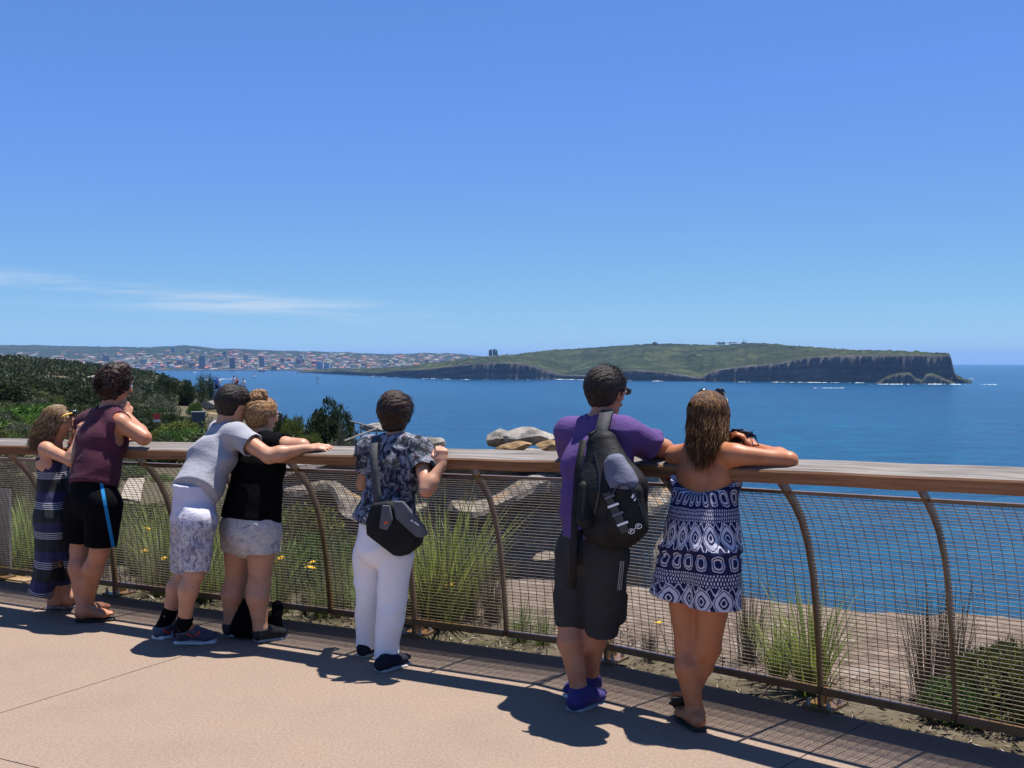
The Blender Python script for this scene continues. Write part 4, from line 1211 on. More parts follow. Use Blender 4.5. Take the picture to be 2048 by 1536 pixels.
def sandal(J, sd, root, org, mat, s=1.0, strap=None):
    he, to = J['heel' + sd], J['toe' + sd]
    d = nrm(to - he); lt = np.cross(d, (0, 0, 1)); lt = nrm(lt) if np.linalg.norm(lt) > 0.05 else np.array((1.0, 0, 0))
    un = nrm(np.cross(lt, d)); un = un if un[2] > 0 else -un
    dn = -un * 0.034 * s
    P = [Pr(he + dn - d * 0.018, he + (to - he) * 0.7 + dn, (0.038 * s, 0.011), (0.052 * s, 0.011), lt, 0.01),
         Pr(he + (to - he) * 0.7 + dn, to + dn + d * 0.012, (0.052 * s, 0.011), (0.038 * s, 0.010), lt, 0.01)]
    o = solid('sandal', P, mat, root, org, 0.0055)
    mb = MB()
    a = he + (to - he) * 0.80 - un * 0.0 + un * 0.02
    for q in (-1, 1):
        b_ = he + (to - he) * 0.42 + lt * 0.046 * s * q + dn * 0.8
        m_ = (a + b_) / 2 + un * 0.022 + lt * 0.012 * q
        mb.tube([a, m_, b_], [0.006, 0.008, 0.006], 6)
    mb.build('strap', strap or mat, o, True, origin=org)
    return o
def sunglasses(hat, root, org, z=0.0, y=0.0, up=False):
    mb = MB()
    if not up:
        for sd in (-1, 1): mb.tube([hat(0.078 * sd, -0.012, 0.018), hat(0.080 * sd, 0.05, 0.016), hat(0.066 * sd, 0.100, 0.012), hat(0, 0.114, 0.012)], 0.0034, 6)
        fr = mb.build('sunglasses', M_BLACKP, root, True, origin=org)
        for sd in (-1, 1):
            mb = MB(); mb.ball(hat(0.035 * sd, 0.107, 0.006), 0.022, 10, 6, (1, 0.45, 0.85)); mb.build('lens', M_GLASS, fr, True, origin=org)
    else:
        for sd in (-1, 1): mb.tube([hat(0.092 * sd, -0.02, 0.035), hat(0.090 * sd, 0.01, 0.075), hat(0.062 * sd, 0.045, 0.118), hat(0, 0.055, 0.132)], 0.0045, 6)
        fr = mb.build('sunglasses', M_BLACKP, root, True, origin=org)
        for sd in (-1, 1):
            mb = MB(); mb.ball(hat(0.040 * sd, 0.050, 0.124), 0.027, 10, 6, (1, 0.6, 0.8)); mb.build('lens', M_GLASS, fr, True, origin=org)
    return fr
def new_person(px, py, label):
    p = ground_at(px, py)
    r = empty('person', (p.x, p.y, 0.0))
    tag(r, label, 'person', 'people leaning on the railing')
    return r, np.array((p.x, p.y, 0.0))
def tee(J, root, org, mat, hem, s=1.0, tw=1.0, sleeve=0.62, loose=0.014, h=0.0065, name='t_shirt', disp=None, neck_r=0.062, attr=None, fem=False, hem_n=None, sl=('L', 'R'), slr=0.068, extra=(), cutx=(), plx=()):
    shv = nrm(J['shR'] - J['shL']); hpv = nrm(J['hipR'] - J['hipL'])
    pw, ww, cw = (0.150, 0.122, 0.140) if fem else (0.146, 0.136, 0.164)
    g = loose
    ax = nrm(J['waist'] - J['pelvis'])
    low = np.array(hem, float)
    pw, ww, cw = (pw * s * tw + g, ww * s * tw + g, cw * s * tw + g * 0.8)
    P = [Pr(low, J['waist'], (pw, 0.104 * s + g * 1.3), (ww, 0.088 * s + g * 1.2), hpv, 0.04, (True, False)),
         Pr(J['waist'], J['chest'], (ww, 0.088 * s + g * 1.2), (cw, 0.106 * s + g), shv, 0.05),
         Pr(J['chest'], J['neck'] * 0.8 + J['chest'] * 0.2, (cw, 0.104 * s + g), (0.105 * s + g * 0.5, 0.066 * s + g * 0.5), shv, 0.04)]
    cuts = [Pr(J['neck'] + np.array((0, 0, 0.012)), J['head'], neck_r * s, neck_r * s * 1.25)] + list(cutx)
    pl = []
    if hem_n is not None: pl.append((low, hem_n))
    for sd in 'LR':
        sh, el = J['sh' + sd], J['el' + sd]
        P.append(Pr(J['neck'] - np.array((0, 0, 0.014)), sh, 0.054 * s + g * 0.4, 0.060 * s + g * 0.6, None, 0.04))
        if sd in sl:
            e = sh + (el - sh) * sleeve
            P.append(Pr(sh, e, 0.062 * s + g * 0.6, slr * s, None, 0.03, (False, True)))
            cuts.append(Pr(e - (el - sh) * 0.10, e + (el - sh) * 0.1, slr * s - 0.011, slr * s - 0.006))
    P += list(extra)
    return solid(name, P, mat, root, org, h, cuts, pl + list(plx), disp=disp or folds(0.004), attr=attr)
def shorts(J, root, org, mat, top, hemL, hemR, wtop=0.155, dtop=0.115, rL=0.105, rR=0.105, s=1.0, h=0.0065, name='shorts', disp=None, attr=None, rt=0.115, open_=0.05, deep=1.0, extra=(), lift=0.0, kleg=0.03):
    hpv = nrm(J['hipR'] - J['hipL'])
    P = [Pr(J['pelvis'] - np.array((0, 0, 0.02)), top, (wtop * s * 1.02, dtop * s * 1.05), (wtop * s * 0.94, dtop * s * 0.95), hpv, 0.04, (False, True))]
    cuts = []
    for sd, hm, r in (('L', hemL, rL), ('R', hemR, rR)):
        hip = J['hip' + sd] + np.array((0, 0, lift)); hm = np.array(hm, float)
        P.append(Pr(hip, hm, rt * s, (r * s, r * s * deep), hpv, kleg, (False, True)))
        ax = nrm(hm - hip)
        cuts.append(Pr(hm - ax * open_, hm + ax * 0.02, (r * s - 0.014, r * s * deep - 0.014), (r * s - 0.008, r * s * deep - 0.008), hpv))
    P += list(extra)
    return solid(name, P, mat, root, org, h, cuts, disp=disp or folds(0.004), attr=attr)
from mathutils.bvhtree import BVHTree
def surf_hit(objs, px, py):
    """where the sight line of a photo pixel meets these meshes (to lay print and trim on them)"""
    best = None; o0 = Vector((0, 0, EYE)); d = (at(px, py, 1.0) - o0).normalized()
    for o in objs:
        M = Matrix.Translation(o.location + (o.parent.location if o.parent else Vector()) + (o.parent.parent.location if o.parent and o.parent.parent else Vector()))
        if not hasattr(surf_hit, 'c'): surf_hit.c = {}
        if o.name not in surf_hit.c:
            me = o.data
            surf_hit.c[o.name] = BVHTree.FromPolygons([M @ v.co for v in me.vertices], [tuple(p.vertices) for p in me.polygons])
        h_ = surf_hit.c[o.name].ray_cast(o0, d)
        if h_[0] is not None and (best is None or h_[3] < best[2]): best = (h_[0], h_[1], h_[3])
    return best

# ============================================================ man in purple t-shirt
root, org = new_person(1165, 1405, 'dark-haired man in purple t-shirt and dark cargo shorts, wearing a black backpack')
J = dict(fac=(0.6, 0.8, 0), fwd=(0.70, 0.70, -0.08), up=(0.05, 0.05, 1), head=A(1212, 782, 5.60), neck=A(1199, 847, 5.56), chest=A(1194, 925, 5.50),
         waist=A(1188, 1010, 5.44), pelvis=A(1184, 1082, 5.42), shL=A(1142, 866, 5.66), shR=A(1250, 866, 5.42),
         elL=A(1150, 925, 5.90), wrL=A(1225, 902, 5.78), elR=A(1328, 898, 5.48), wrR=A(1262, 900, 5.72),
         hipL=A(1152, 1100, 5.50), hipR=A(1214, 1104, 5.36), knL=A(1140, 1238, 5.52), knR=A(1196, 1246, 5.46),
         anL=A(1159, 1385, 5.46), anR=A(1180, 1352, 5.68), heelL=GP(1152, 1420, 0.04), toeL=GP(1196, 1396, 0.03),
         heelR=A(1186, 1366, 5.70), toeR=GP(1142, 1394, 0.035), hs=1.08,
         handL=((0.8, -0.5, 0), (0, 0.2, 1), (0, 1, 0), 0.25, 0.3), handR=((-0.9, 0.4, 0), (0, 0.2, 1), (0, 1, 0), 0.25, 0.3))
hat = body(J, root, org, SK_MID, 1.05)
M_PURPLE = cloth_mat('purple_cotton', (0.092, 0.052, 0.165), (0.115, 0.066, 0.20), 8, sheen=0.0)
tee(J, root, org, M_PURPLE, A(1187, 1074, 5.43), 1.05, 1.0, 0.80, 0.020, slr=0.072, disp=folds(0.012, (0.11, 0.11, 0.06), 2))
M_CARGO = cloth_mat('charcoal_cargo', (0.028, 0.028, 0.030), (0.042, 0.042, 0.043), 10)
so = shorts(J, root, org, M_CARGO, A(1186, 1060, 5.43), A(1141, 1252, 5.52), A(1203, 1266, 5.46), 0.166, 0.128, 0.074, 0.082, rt=0.108, disp=folds(0.008, (0.12, 0.12, 0.07), 4))
P = [Pr(A(1236, 1196, 5.42), A(1235, 1236, 5.43), (0.040, 0.066), (0.036, 0.060), (0.8, -0.6, 0), 0.02)]
solid('cargo_pocket', P, M_CARGO, so, org, 0.006, disp=folds(0.003, seed=5))
mb = MB()
for k in range(3):
    pa = []
    for t in np.linspace(0, 1, 7):
        hh = surf_hit([so], 1241 + 3.2 * k - 6 * t, 1122 + 58 * t)
        if hh: pa.append(hh[0] + hh[1] * 0.001)
    if len(pa) > 2: mb.tube(pa, 0.0022, 4)
mb.build('side_piping', simple('grey_piping', [(0.3, 0.3, 0.31), (0.35, 0.35, 0.36)], 9), so, origin=org)
M_PSHOE = cloth_mat('purple_canvas', (0.04, 0.035, 0.13), (0.06, 0.05, 0.17), 20)
shoe(J, 'L', root, org, M_PSHOE, simple('grey_rubber', [(0.25, 0.25, 0.27), (0.34, 0.34, 0.36)], 20, 0.6), 1.05, 0.075)
shoe(J, 'R', root, org, M_PSHOE, M_SOLEW, 1.05, 0.075)
H_DARK = hair_mat('dark_brown_hair', (0.006, 0.0045, 0.004), (0.018, 0.012, 0.009), (0.05, 0.034, 0.024), (160, 160, 60))
hair_cap(hat, J, root, org, H_DARK, 0.007, nape=-0.060, disp=fuzz(0.003, 0.012))
short_locks(hat, root, org, H_DARK, 1500, 0.022, 0.0016, 3, 0.6, grow=0.006)
sunglasses(hat, root, org)

# backpack
bp = empty('backpack', A(1228, 1080, 5.24)); bo = np.array(bp.location)
tag(bp, 'black backpack with its upper pocket toned as if sunlit, hanging off the purple-shirted man by one strap', 'backpack')
M_PACK = cloth_mat('black_nylon', (0.010, 0.010, 0.011), (0.020, 0.020, 0.021), 12, 0.62, 900, 0.0)
M_PACKG = cloth_mat('slate_lit_nylon', (0.10, 0.105, 0.15), (0.15, 0.155, 0.21), 12, 0.6, 900, 0.0)  # sunlit look of the upper pocket put into a paler blue-grey colour
M_WEB = cloth_mat('grey_webbing', (0.045, 0.045, 0.048), (0.07, 0.07, 0.074), 30, 0.7, 600, 0.0)
lat = (0.8, -0.6, 0.12)
pb = solid('main_bag', [Pr(A(1229, 1050, 5.24), A(1225, 980, 5.25), (0.168, 0.110), (0.170, 0.115), lat, 0.04),
                        Pr(A(1222, 980, 5.25), A(1203, 888, 5.33), (0.168, 0.112), (0.080, 0.065), lat, 0.05)],
           M_PACK, bp, bo, 0.007, disp=folds(0.005, (0.12, 0.12, 0.08), 7))
pk = solid('front_pocket', [Pr(A(1252, 1050, 5.13), A(1248, 985, 5.13), (0.105, 0.058), (0.092, 0.055), lat, 0.03)], M_PACK, pb, bo, 0.006, disp=folds(0.004, (0.08, 0.08, 0.05), 8))
ph_ = solid('hood_panel', [Pr(A(1244, 975, 5.125), A(1230, 925, 5.17), (0.080, 0.052), (0.050, 0.040), lat, 0.03)], M_PACKG, pb, bo, 0.006, disp=folds(0.009, (0.05, 0.05, 0.035), 9))
solid('side_pocket', [Pr(A(1176, 1040, 5.22), A(1176, 975, 5.25), (0.045, 0.07), (0.035, 0.06), lat, 0.02)], M_PACK, pb, bo, 0.006)
def ribbon(name, pxs, objs, w, mat, parent, org_, off=0.003, th=0.004):
    pts = []
    for (x, y) in pxs:
        hh = surf_hit(objs, x, y)
        if hh: pts.append((np.array(hh[0]) + np.array(hh[1]) * off, np.array(hh[1])))
    mb = MB()
    if len(pts) < 2: return None
    vs, fs = [], []
    for i, (p, n) in enumerate(pts):
        t = nrm(pts[min(i + 1, len(pts) - 1)][0] - pts[max(i - 1, 0)][0]); b_ = nrm(np.cross(t, n))
        vs += [p - b_ * w / 2 - n * th, p + b_ * w / 2 - n * th, p + b_ * w / 2 + n * th * 0.5, p - b_ * w / 2 + n * th * 0.5]
    for i in range(len(pts) - 1):
        for q in range(4): fs.append((i * 4 + q, i * 4 + (q + 1) % 4, i * 4 + 4 + (q + 1) % 4, i * 4 + 4 + q))
    fs += [(3, 2, 1, 0), tuple(len(vs) - 4 + q for q in range(4))]
    mb.add(vs, fs)
    return mb.build(name, mat, parent, False, origin=org_)
allp = [pb, pk, ph_]
ribbon('daisy_chain', [(1214 + 38 * t, 985 + 78 * t) for t in np.linspace(0, 1, 9)], allp, 0.042, M_WEB, pb, bo, 0.006)
M_WHITE = simple('white_print', [(0.75, 0.75, 0.76), (0.8, 0.8, 0.8)], 9, 0.5)
for t in (0.12, 0.34, 0.56, 0.80):
    ribbon('webbing_bar', [(1213 + 38 * t + q * 20 - 6, 985 + 78 * t - q * 8 + 3) for q in (0, 0.5, 1)], allp, 0.010, M_WHITE if t in (0.34, 0.80) else M_PACKG, pb, bo, 0.012, 0.002)
ribbon('logo_mark', [(1264, 996), (1267, 990), (1270, 986)], allp, 0.010, M_WHITE, pk, bo, 0.003, 0.001)
ribbon('logo_mark', [(1268, 1002), (1273, 994)], allp, 0.006, M_WHITE, pk, bo, 0.003, 0.001)
for (cx_, cy_) in ((1263, 1062), (1277, 1052)):
    rng_ = [(cx_ + 6.0 * math.cos(q), cy_ + 4.6 * math.sin(q)) for q in np.linspace(0, 6.2832, 15)]
    ribbon('logo_ring', rng_, allp, 0.0032, M_WHITE, pk, bo, 0.003, 0.001)
    ribbon('logo_letter', [(cx_ - 1.5, cy_ + 2.5), (cx_ - 1.5, cy_ - 2.5)], allp, 0.003, M_WHITE, pk, bo, 0.003, 0.001)
    ribbon('logo_letter', [(cx_ - 1.5, cy_ - 2.2), (cx_ + 2, cy_ - 1), (cx_ - 1.2, cy_ + 0.4)], allp, 0.003, M_WHITE, pk, bo, 0.003, 0.001)
ribbon('logo_plus', [(1268.5, 1057.5), (1271.5, 1056.5)], allp, 0.003, M_WHITE, pk, bo, 0.003, 0.001)
ribbon('zip', [(1190 + 10 * math.sin(3.1 * t), 905 + 120 * t) for t in np.linspace(0, 1, 10)], allp, 0.008, M_BLACKP, pb, bo, 0.004)
ribbon('zip', [(1216 + 70 * t, 1014 - 55 * math.sin(3.14 * t) ** 0.8 + 20 * t) for t in np.linspace(0.02, 0.98, 14)], allp, 0.007, M_BLACKP, pk, bo, 0.005)
def strap_px(name, pts, w, mat, parent, org_, lat_=(0.8, -0.6, 0), th=0.006):
    mb = MB(); vs, fs = [], []
    pts = [np.array(p) for p in pts]
    for i, p in enumerate(pts):
        t = nrm(pts[min(i + 1, len(pts) - 1)] - pts[max(i - 1, 0)]); l = np.array(lat_, float); l = nrm(l - t * l.dot(t)); n = np.cross(t, l)
        vs += [p - l * w / 2 - n * th / 2, p + l * w / 2 - n * th / 2, p + l * w / 2 + n * th / 2, p - l * w / 2 + n * th / 2]
    for i in range(len(pts) - 1):
        for q in range(4): fs.append((i * 4 + q, i * 4 + (q + 1) % 4, i * 4 + 4 + (q + 1) % 4, i * 4 + 4 + q))
    fs += [(3, 2, 1, 0), tuple(len(vs) - 4 + q for q in range(4))]
    mb.add(vs, fs); return mb.build(name, mat, parent, True, origin=org_)
strap_px('shoulder_strap', [A(1200, 880, 5.31), A(1206, 852, 5.37), A(1212, 828, 5.44), A(1216, 822, 5.54), A(1218, 840, 5.66)], 0.062, M_WEB, bp, bo, th=0.016)
strap_px('loose_strap', [A(1166, 880, 5.30), A(1156, 940, 5.26), A(1150, 1020, 5.24), A(1148, 1090, 5.24), A(1146, 1178, 5.26)], 0.034, M_PACK, bp, bo)
strap_px('loose_strap', [A(1160, 1060, 5.27), A(1158, 1100, 5.25), A(1160, 1130, 5.25)], 0.03, M_PACK, bp, bo)
strap_px('grab_loop', [A(1186, 884, 5.32), A(1178, 868, 5.32), A(1192, 862, 5.33), A(1202, 878, 5.32)], 0.02, M_PACK, bp, bo)
# ============================================================ woman in blue and white romper
root, org = new_person(1390, 1445, 'long-haired woman in navy and white patterned strapless romper, elbow out on the rail')
J = dict(fac=(0.6, 0.8, 0), fwd=(0.45, 0.88, -0.12), up=(0.0, 0.1, 1), head=A(1417, 836, 5.265), neck=A(1411, 893, 5.255), chest=A(1411, 950, 5.25),
         waist=A(1406, 1030, 5.20), pelvis=A(1400, 1120, 5.16), shL=A(1352, 912, 5.38), shR=A(1470, 910, 5.12),
         elL=A(1352, 948, 5.58), wrL=A(1440, 905, 5.46), elR=A(1578, 921, 5.02), wrR=A(1508, 895, 5.22),
         hipL=A(1366, 1150, 5.20), hipR=A(1432, 1155, 5.08), knL=A(1375, 1292, 5.20), knR=A(1416, 1295, 5.14),
         anL=A(1391, 1430, 5.14), anR=A(1378, 1398, 5.34), heelL=GP(1397, 1462, 0.045), toeL=GP(1362, 1436, 0.045),
         heelR=A(1374, 1416, 5.34), toeR=A(1360, 1388, 5.25), hs=0.98,
         handR=((-0.55, 0.30, 0.75), (0.65, -0.5, 0.5), (-0.4, 0.8, 0.3), 0.55, 0.5), handL=((0.8, -0.3, 0.35), (0, 0.4, 1), (0, 1, 0), 0.4, 0.3))
sp0, sp1 = A(1411, 905, 5.15), A(1404, 1040, 5.08)
def back_disp(V):
    t = np.clip((V - sp0) @ (sp1 - sp0) / ((sp1 - sp0) @ (sp1 - sp0)), 0, 1)
    q = sp0 + t[:, None] * (sp1 - sp0); lat_ = np.array((0.8, -0.6, 0))
    dx = (V - q) @ lat_; dd = np.linalg.norm(V - q, axis=1)
    tor = np.exp(-(dd / 0.16) ** 4)
    groove = -0.007 * np.exp(-(dx / 0.016) ** 2) * np.exp(-(dd / 0.07) ** 2)
    sc1 = 0.006 * np.exp(-((dx - 0.075) / 0.03) ** 2 - ((t - 0.22) / 0.16) ** 2) + 0.006 * np.exp(-((dx + 0.075) / 0.03) ** 2 - ((t - 0.22) / 0.16) ** 2)
    return groove + sc1 * tor
hat = body(J, root, org, SK_TAN, 0.98, True, 1.08, disp=back_disp)
# printed fabric: rows of ringed lozenges, dots and scrolls
m_ik, nt, b = new_mat('ikat_print')
aN = nt.nodes.new('ShaderNodeAttribute'); aN.attribute_name = 'pat'
sx = nt.nodes.new('ShaderNodeSeparateXYZ'); nt.links.new(aN.outputs['Vector'], sx.inputs[0])
U, W = E(nt, sx.outputs[0]), E(nt, sx.outputs[1])
dst = E(nt, noise(nt, coords(nt), 26, 3)) - 0.5
U = U + dst * 0.012; W = W + (E(nt, noise(nt, coords(nt, (1.3, 1.1, 0.9)), 23, 3)) - 0.5) * 0.012
PV = 0.275
row = (W / PV).floor(); wv = (W / PV).mod(1.0)                    # 0..1 inside a band
UP = 0.080
cu = ((U + row * 0.035) / UP).mod(1.0) - 0.5                       # lozenge cell
dv1 = wv - 0.22
a1 = (cu * 2.0).abs() + (dv1 * 4.6).abs()
e1 = ((cu * cu) * 4.0 + (dv1 * dv1) * 21.0).sqrt()
mx1 = e1 * 0.6 + a1 * 0.4
inrow = wv.band(0.01, 0.45)
dark1 = (mx1.lt(0.20) + mx1.band(0.33, 0.50) + mx1.band(0.84, 0.93)).min(1.0)
white1 = (1.0 - dark1) * inrow * mx1.lt(1.02)
cu2 = ((U + row * 0.035) / UP + 0.5).mod(1.0) - 0.5
scr = ((((cu2 * 12.6).sin() * 0.055 + wv - 0.05).abs().lt(0.018)) + (((cu2 * 12.6).sin() * 0.055 + wv - 0.40).abs().lt(0.018))).min(1.0) * inrow * mx1.gt(1.02)
du = (U / 0.0115 + ((wv / 0.062).floor() * 0.5)).mod(1.0) - 0.5; dv = (wv / 0.062).mod(1.0) - 0.5
drops = (du * du * 1.6 + dv * dv * 0.5).lt(0.10) * wv.band(0.46, 0.66)
cu3 = (U / 0.066 + row * 0.5).mod(1.0) - 0.5
dv3 = wv - 0.83
e3 = ((cu3 * cu3) * 6.0 + (dv3 * dv3) * 46.0).sqrt() * 0.6 + ((cu3 * 2.1).abs().max((dv3 * 6.2).abs())) * 0.4
oct_ = (e3.band(0.42, 0.60) + e3.band(0.74, 0.86)).min(1.0) * wv.gt(0.67)
fac = (white1 + scr + drops + oct_).min(1.0)
nt.links.new(mixc(nt, fac, (0.012, 0.014, 0.060), (0.50, 0.49, 0.58)), b.inputs['Base Color'])
b.inputs['Roughness'].default_value = 0.8; b.inputs['Specular IOR Level'].default_value = 0.2
bump(nt, b, noise(nt, coords(nt, (1, 1, 1.8)), 24, 4, 0.6, 1.0), 0.45, 0.012)
axc = A(1404, 1080, 5.17)
def pat(V):
    an = np.arctan2(V[:, 0] - axc[0], -(V[:, 1] - axc[1]))
    return np.stack([an * 0.17, V[:, 2] + 0.017, V[:, 0] * 0], 1)
topL, topM, topR = A(1342, 962, 5.25), A(1408, 990, 5.10), A(1478, 962, 5.05)
def top_cut(D, X, Y, Z):
    # upper edge dips along the back
    dx = (X - axc[0]) * 0.8 + (Y - axc[1]) * -0.6
    bk = (X - axc[0]) * 0.6 + (Y - axc[1]) * 0.8
    edge = 1.075 + 0.35 * np.clip(bk, -0.12, 0.12) + 0.12 * dx ** 2 / 0.14 - 0.010
    return np.maximum(D, Z - edge)
P = [Pr(A(1402, 1118, 5.16), A(1406, 1040, 5.19), (0.166, 0.124), (0.155, 0.114), (0.8, -0.6, 0), 0.04),
     Pr(A(1406, 1040, 5.19), A(1411, 955, 5.24), (0.152, 0.112), (0.155, 0.112), (0.8, -0.6, 0), 0.04),
     Pr(A(1411, 955, 5.24), A(1411, 900, 5.26), (0.155, 0.112), (0.140, 0.10), (0.8, -0.6, 0), 0.04),
     Pr(A(1402, 1098, 5.16), A(1403, 1078, 5.17), (0.172, 0.126), (0.162, 0.118), (0.8, -0.6, 0), 0.05)]
zw = A(1403, 1104, 5.17)[2]
_fd = folds(0.005, (0.06, 0.06, 0.11), 12)
def rom_disp(V):
    g_ = V[:, 2] - zw + 0.008 * np.sin(V[:, 0] * 30)
    gath = fnoise(V[:, 0] / 0.012, V[:, 1] / 0.012, V[:, 2] / 0.09, 1.0, 2, 6) * np.exp(-(g_ / 0.05) ** 2)
    return _fd(V) - 0.010 * np.exp(-((g_ + 0.006) / 0.011) ** 2) + 0.005 * np.exp(-((g_ - 0.025) / 0.02) ** 2) + 0.005 * gath
ro = solid('romper', P + [
     Pr(J['hipL'] + np.array((0, 0, 0.08)), A(1350, 1196, 5.20), 0.104, (0.124, 0.118), (0.8, -0.6, 0), 0.03, (False, True)),
     Pr(J['hipR'] + np.array((0, 0, 0.08)), A(1432, 1218, 5.07), 0.104, (0.112, 0.110), (0.8, -0.6, 0), 0.03, (False, True))],
     m_ik, root, org, 0.006, [Pr(A(1350, 1180, 5.20), A(1350, 1206, 5.20), (0.110, 0.104), (0.116, 0.11), (0.8, -0.6, 0)), Pr(A(1432, 1200, 5.07), A(1432, 1228, 5.07), (0.098, 0.096), (0.104, 0.102), (0.8, -0.6, 0))],
     post=top_cut, disp=rom_disp, attr=('pat', pat))
sandal(J, 'L', root, org, M_SOLEB, 0.95); sandal(J, 'R', root, org, M_SOLEB, 0.95)
H_LONG = hair_mat('brown_blonde_hair', (0.012, 0.0055, 0.0025), (0.095, 0.042, 0.014), (0.40, 0.205, 0.075), (120, 120, 3))
hair_cap(hat, J, root, org, H_LONG, 0.001, nape=-0.6, disp=fuzz(0.002, 0.012), name='hair_base',
         extra=[Pr(hat(0, -0.055, 0.0), A(1413, 885, 5.17), (0.070, 0.045), (0.050, 0.025), (0.8, -0.6, 0), 0.03)])
long_locks(hat, root, org, H_LONG, 3400, lambda ph, r: A(0, 908, 5.1)[2] + (r.rand() ** 2) * 0.10 - 0.10 * max(0, math.cos(ph)) ** 2 * r.rand(), 0.0027, 5, 0.009, fwd_lim=1.95, gather=0.72, shift=(-0.012, -0.045, 0))
sunglasses(hat, root, org, up=True)
# camera in her right hand
cm = empty('camera_body', A(1478, 885, 5.27)); co = np.array(cm.location)
tag(cm, 'small black photo camera held above the rail by the long-haired woman', 'camera')
mb = MB(); Rc = Matrix.Rotation(-0.7, 3, 'Z')
mb.box(A(1478, 877, 5.27), (0.118, 0.045, 0.068), Rc); bd = mb.build('body', M_BLACKP, cm, origin=co)
mb = MB(); mb.box(A(1475, 862.5, 5.27), (0.042, 0.04, 0.022), Rc); mb.build('viewfinder', M_BLACKP, bd, origin=co)
mb = MB(); c0 = A(1478, 878, 5.27); mb.tube([c0 + np.array((0.012, 0.018, 0)), c0 + np.array((0.05, 0.075, 0))], [0.03, 0.027], 14); mb.build('lens', M_BLACKP, cm, True, origin=co)
mb = MB(); mb.box(c0 + np.array((-0.016, -0.0225, 0.0)), (0.066, 0.004, 0.048), Rc); mb.build('screen', M_GLASS, cm, origin=co)
mb = MB(); c1 = A(1490, 864, 5.245); mb.tube([c1, c1 + np.array((0, 0, 0.008))], 0.010, 12); mb.build('dial', M_BOLT if False else m_bolt, cm, origin=co)
strap_px('neck_strap', [A(1496, 868, 5.25), A(1510, 872, 5.20), A(1518, 890, 5.17), A(1508, 905, 5.22), A(1494, 890, 5.26)], 0.012, M_BLACK, cm, co, (0, 0, 1), 0.003)

# ============================================================ woman in floral shirt
root, org = new_person(770, 1330, 'short-haired woman in grey floral shirt and white trousers gripping the rail')
J = dict(fac=(0.474, 0.88, 0), fwd=(0.22, 0.97, -0.05), up=(0, 0, 1), head=A(791, 826, 6.36), neck=A(791, 880, 6.32), chest=A(790, 940, 6.30),
         waist=A(778, 1015, 6.27), pelvis=A(768, 1085, 6.25), shL=A(741, 900, 6.42), shR=A(840, 900, 6.22),
         elL=A(726, 968, 6.50), wrL=A(742, 915, 6.66), elR=A(853, 980, 6.00), wrR=A(884, 928, 6.055),
         hipL=A(742, 1108, 6.32), hipR=A(792, 1112, 6.20), knL=A(738, 1205, 6.38), knR=A(789, 1215, 6.22),
         anL=A(735, 1288, 6.40), anR=A(775, 1315, 6.20), heelL=GP(728, 1313, 0.04), toeL=GP(756, 1296, 0.035),
         heelR=GP(764, 1343, 0.04), toeR=GP(808, 1326, 0.035), hs=1.0,
         handR=((-0.02, 0.12, 1.0), (0.15, -1.0, 0.1), (-1, 0, 0), 1.15, 0.8), handL=((0.1, 0.8, 0.4), (0, -0.5, 0.8), (1, 0, 0), 1.2, 0.8))
hat = body(J, root, org, SK_PALE, 0.95, True, 0.98)
m_fl, nt, b = new_mat('floral_cotton')
v = coords(nt)
wv_ = noise(nt, v, 9, 3)
n1 = noise(nt, coords(nt, (1, 1, 1)), 11, 5, 0.6, 2.2); n2 = noise(nt, coords(nt, (1.1, 0.9, 1.2)), 15, 5, 0.65, 2.8); n3 = noise(nt, coords(nt, (0.9, 1.2, 1)), 24, 4, 0.6, 1.4)
c = ramp(nt, n1, [(0.36, (0.006, 0.007, 0.012)), (0.45, (0.04, 0.045, 0.06)), (0.53, (0.16, 0.165, 0.20)), (0.62, (0.32, 0.325, 0.37)), (0.72, (0.12, 0.13, 0.16))])
c = mixc(nt, E(nt, n2).gt(0.585), c, (0.015, 0.014, 0.022))
c = mixc(nt, E(nt, n3).gt(0.66), c, (0.14, 0.022, 0.04))
c = mixc(nt, E(nt, n3).lt(0.34), c, (0.03, 0.075, 0.06))
nt.links.new(c, b.inputs['Base Color']); b.inputs['Roughness'].default_value = 0.85; b.inputs['Specular IOR Level'].default_value = 0.2
bump(nt, b, noise(nt, coords(nt, (1, 1, 2)), 20, 4, 0.6, 1.0), 0.4, 0.012)
tee(J, root, org, m_fl, A(764, 1050, 6.25), 0.97, 1.0, 0.55, 0.022, fem=True, slr=0.072, disp=folds(0.010, (0.11, 0.11, 0.07), 21), name='floral_shirt', hem_n=np.array((-0.25, 0, -0.97)),
    extra=[Pr(A(757, 1045, 6.24), A(775, 1010, 6.26), (0.155, 0.125), (0.14, 0.11), (0.88, -0.47, 0), 0.04)])
solid('collar', [Pr(J['neck'] + np.array((0, 0, -0.012)), J['neck'] + np.array((0.004, 0.006, 0.026)), (0.078, 0.072), (0.062, 0.058), (0.88, -0.47, 0), 0.01, (True, True))], cloth_mat('navy_collar', (0.010, 0.013, 0.028), (0.02, 0.024, 0.045)), root, org, 0.006,
      [Pr(J['neck'], J['head'], 0.050, 0.060)])
m_wp = cloth_mat('white_denim', (0.80, 0.78, 0.79), (0.88, 0.86, 0.87), 5, bs=0.2)
shorts(J, root, org, m_wp, A(770, 1046, 6.26), A(734, 1293, 6.40), A(772, 1326, 6.19), 0.158, 0.126, 0.056, 0.058, name='trousers', rt=0.096, kleg=0.006, disp=folds(0.010, (0.10, 0.10, 0.07), 23), open_=0.02,
       extra=[Pr(J['hipL'], J['knL'], 0.092, 0.060, None, 0.006), Pr(J['hipR'], J['knR'], 0.094, 0.062, None, 0.006)])
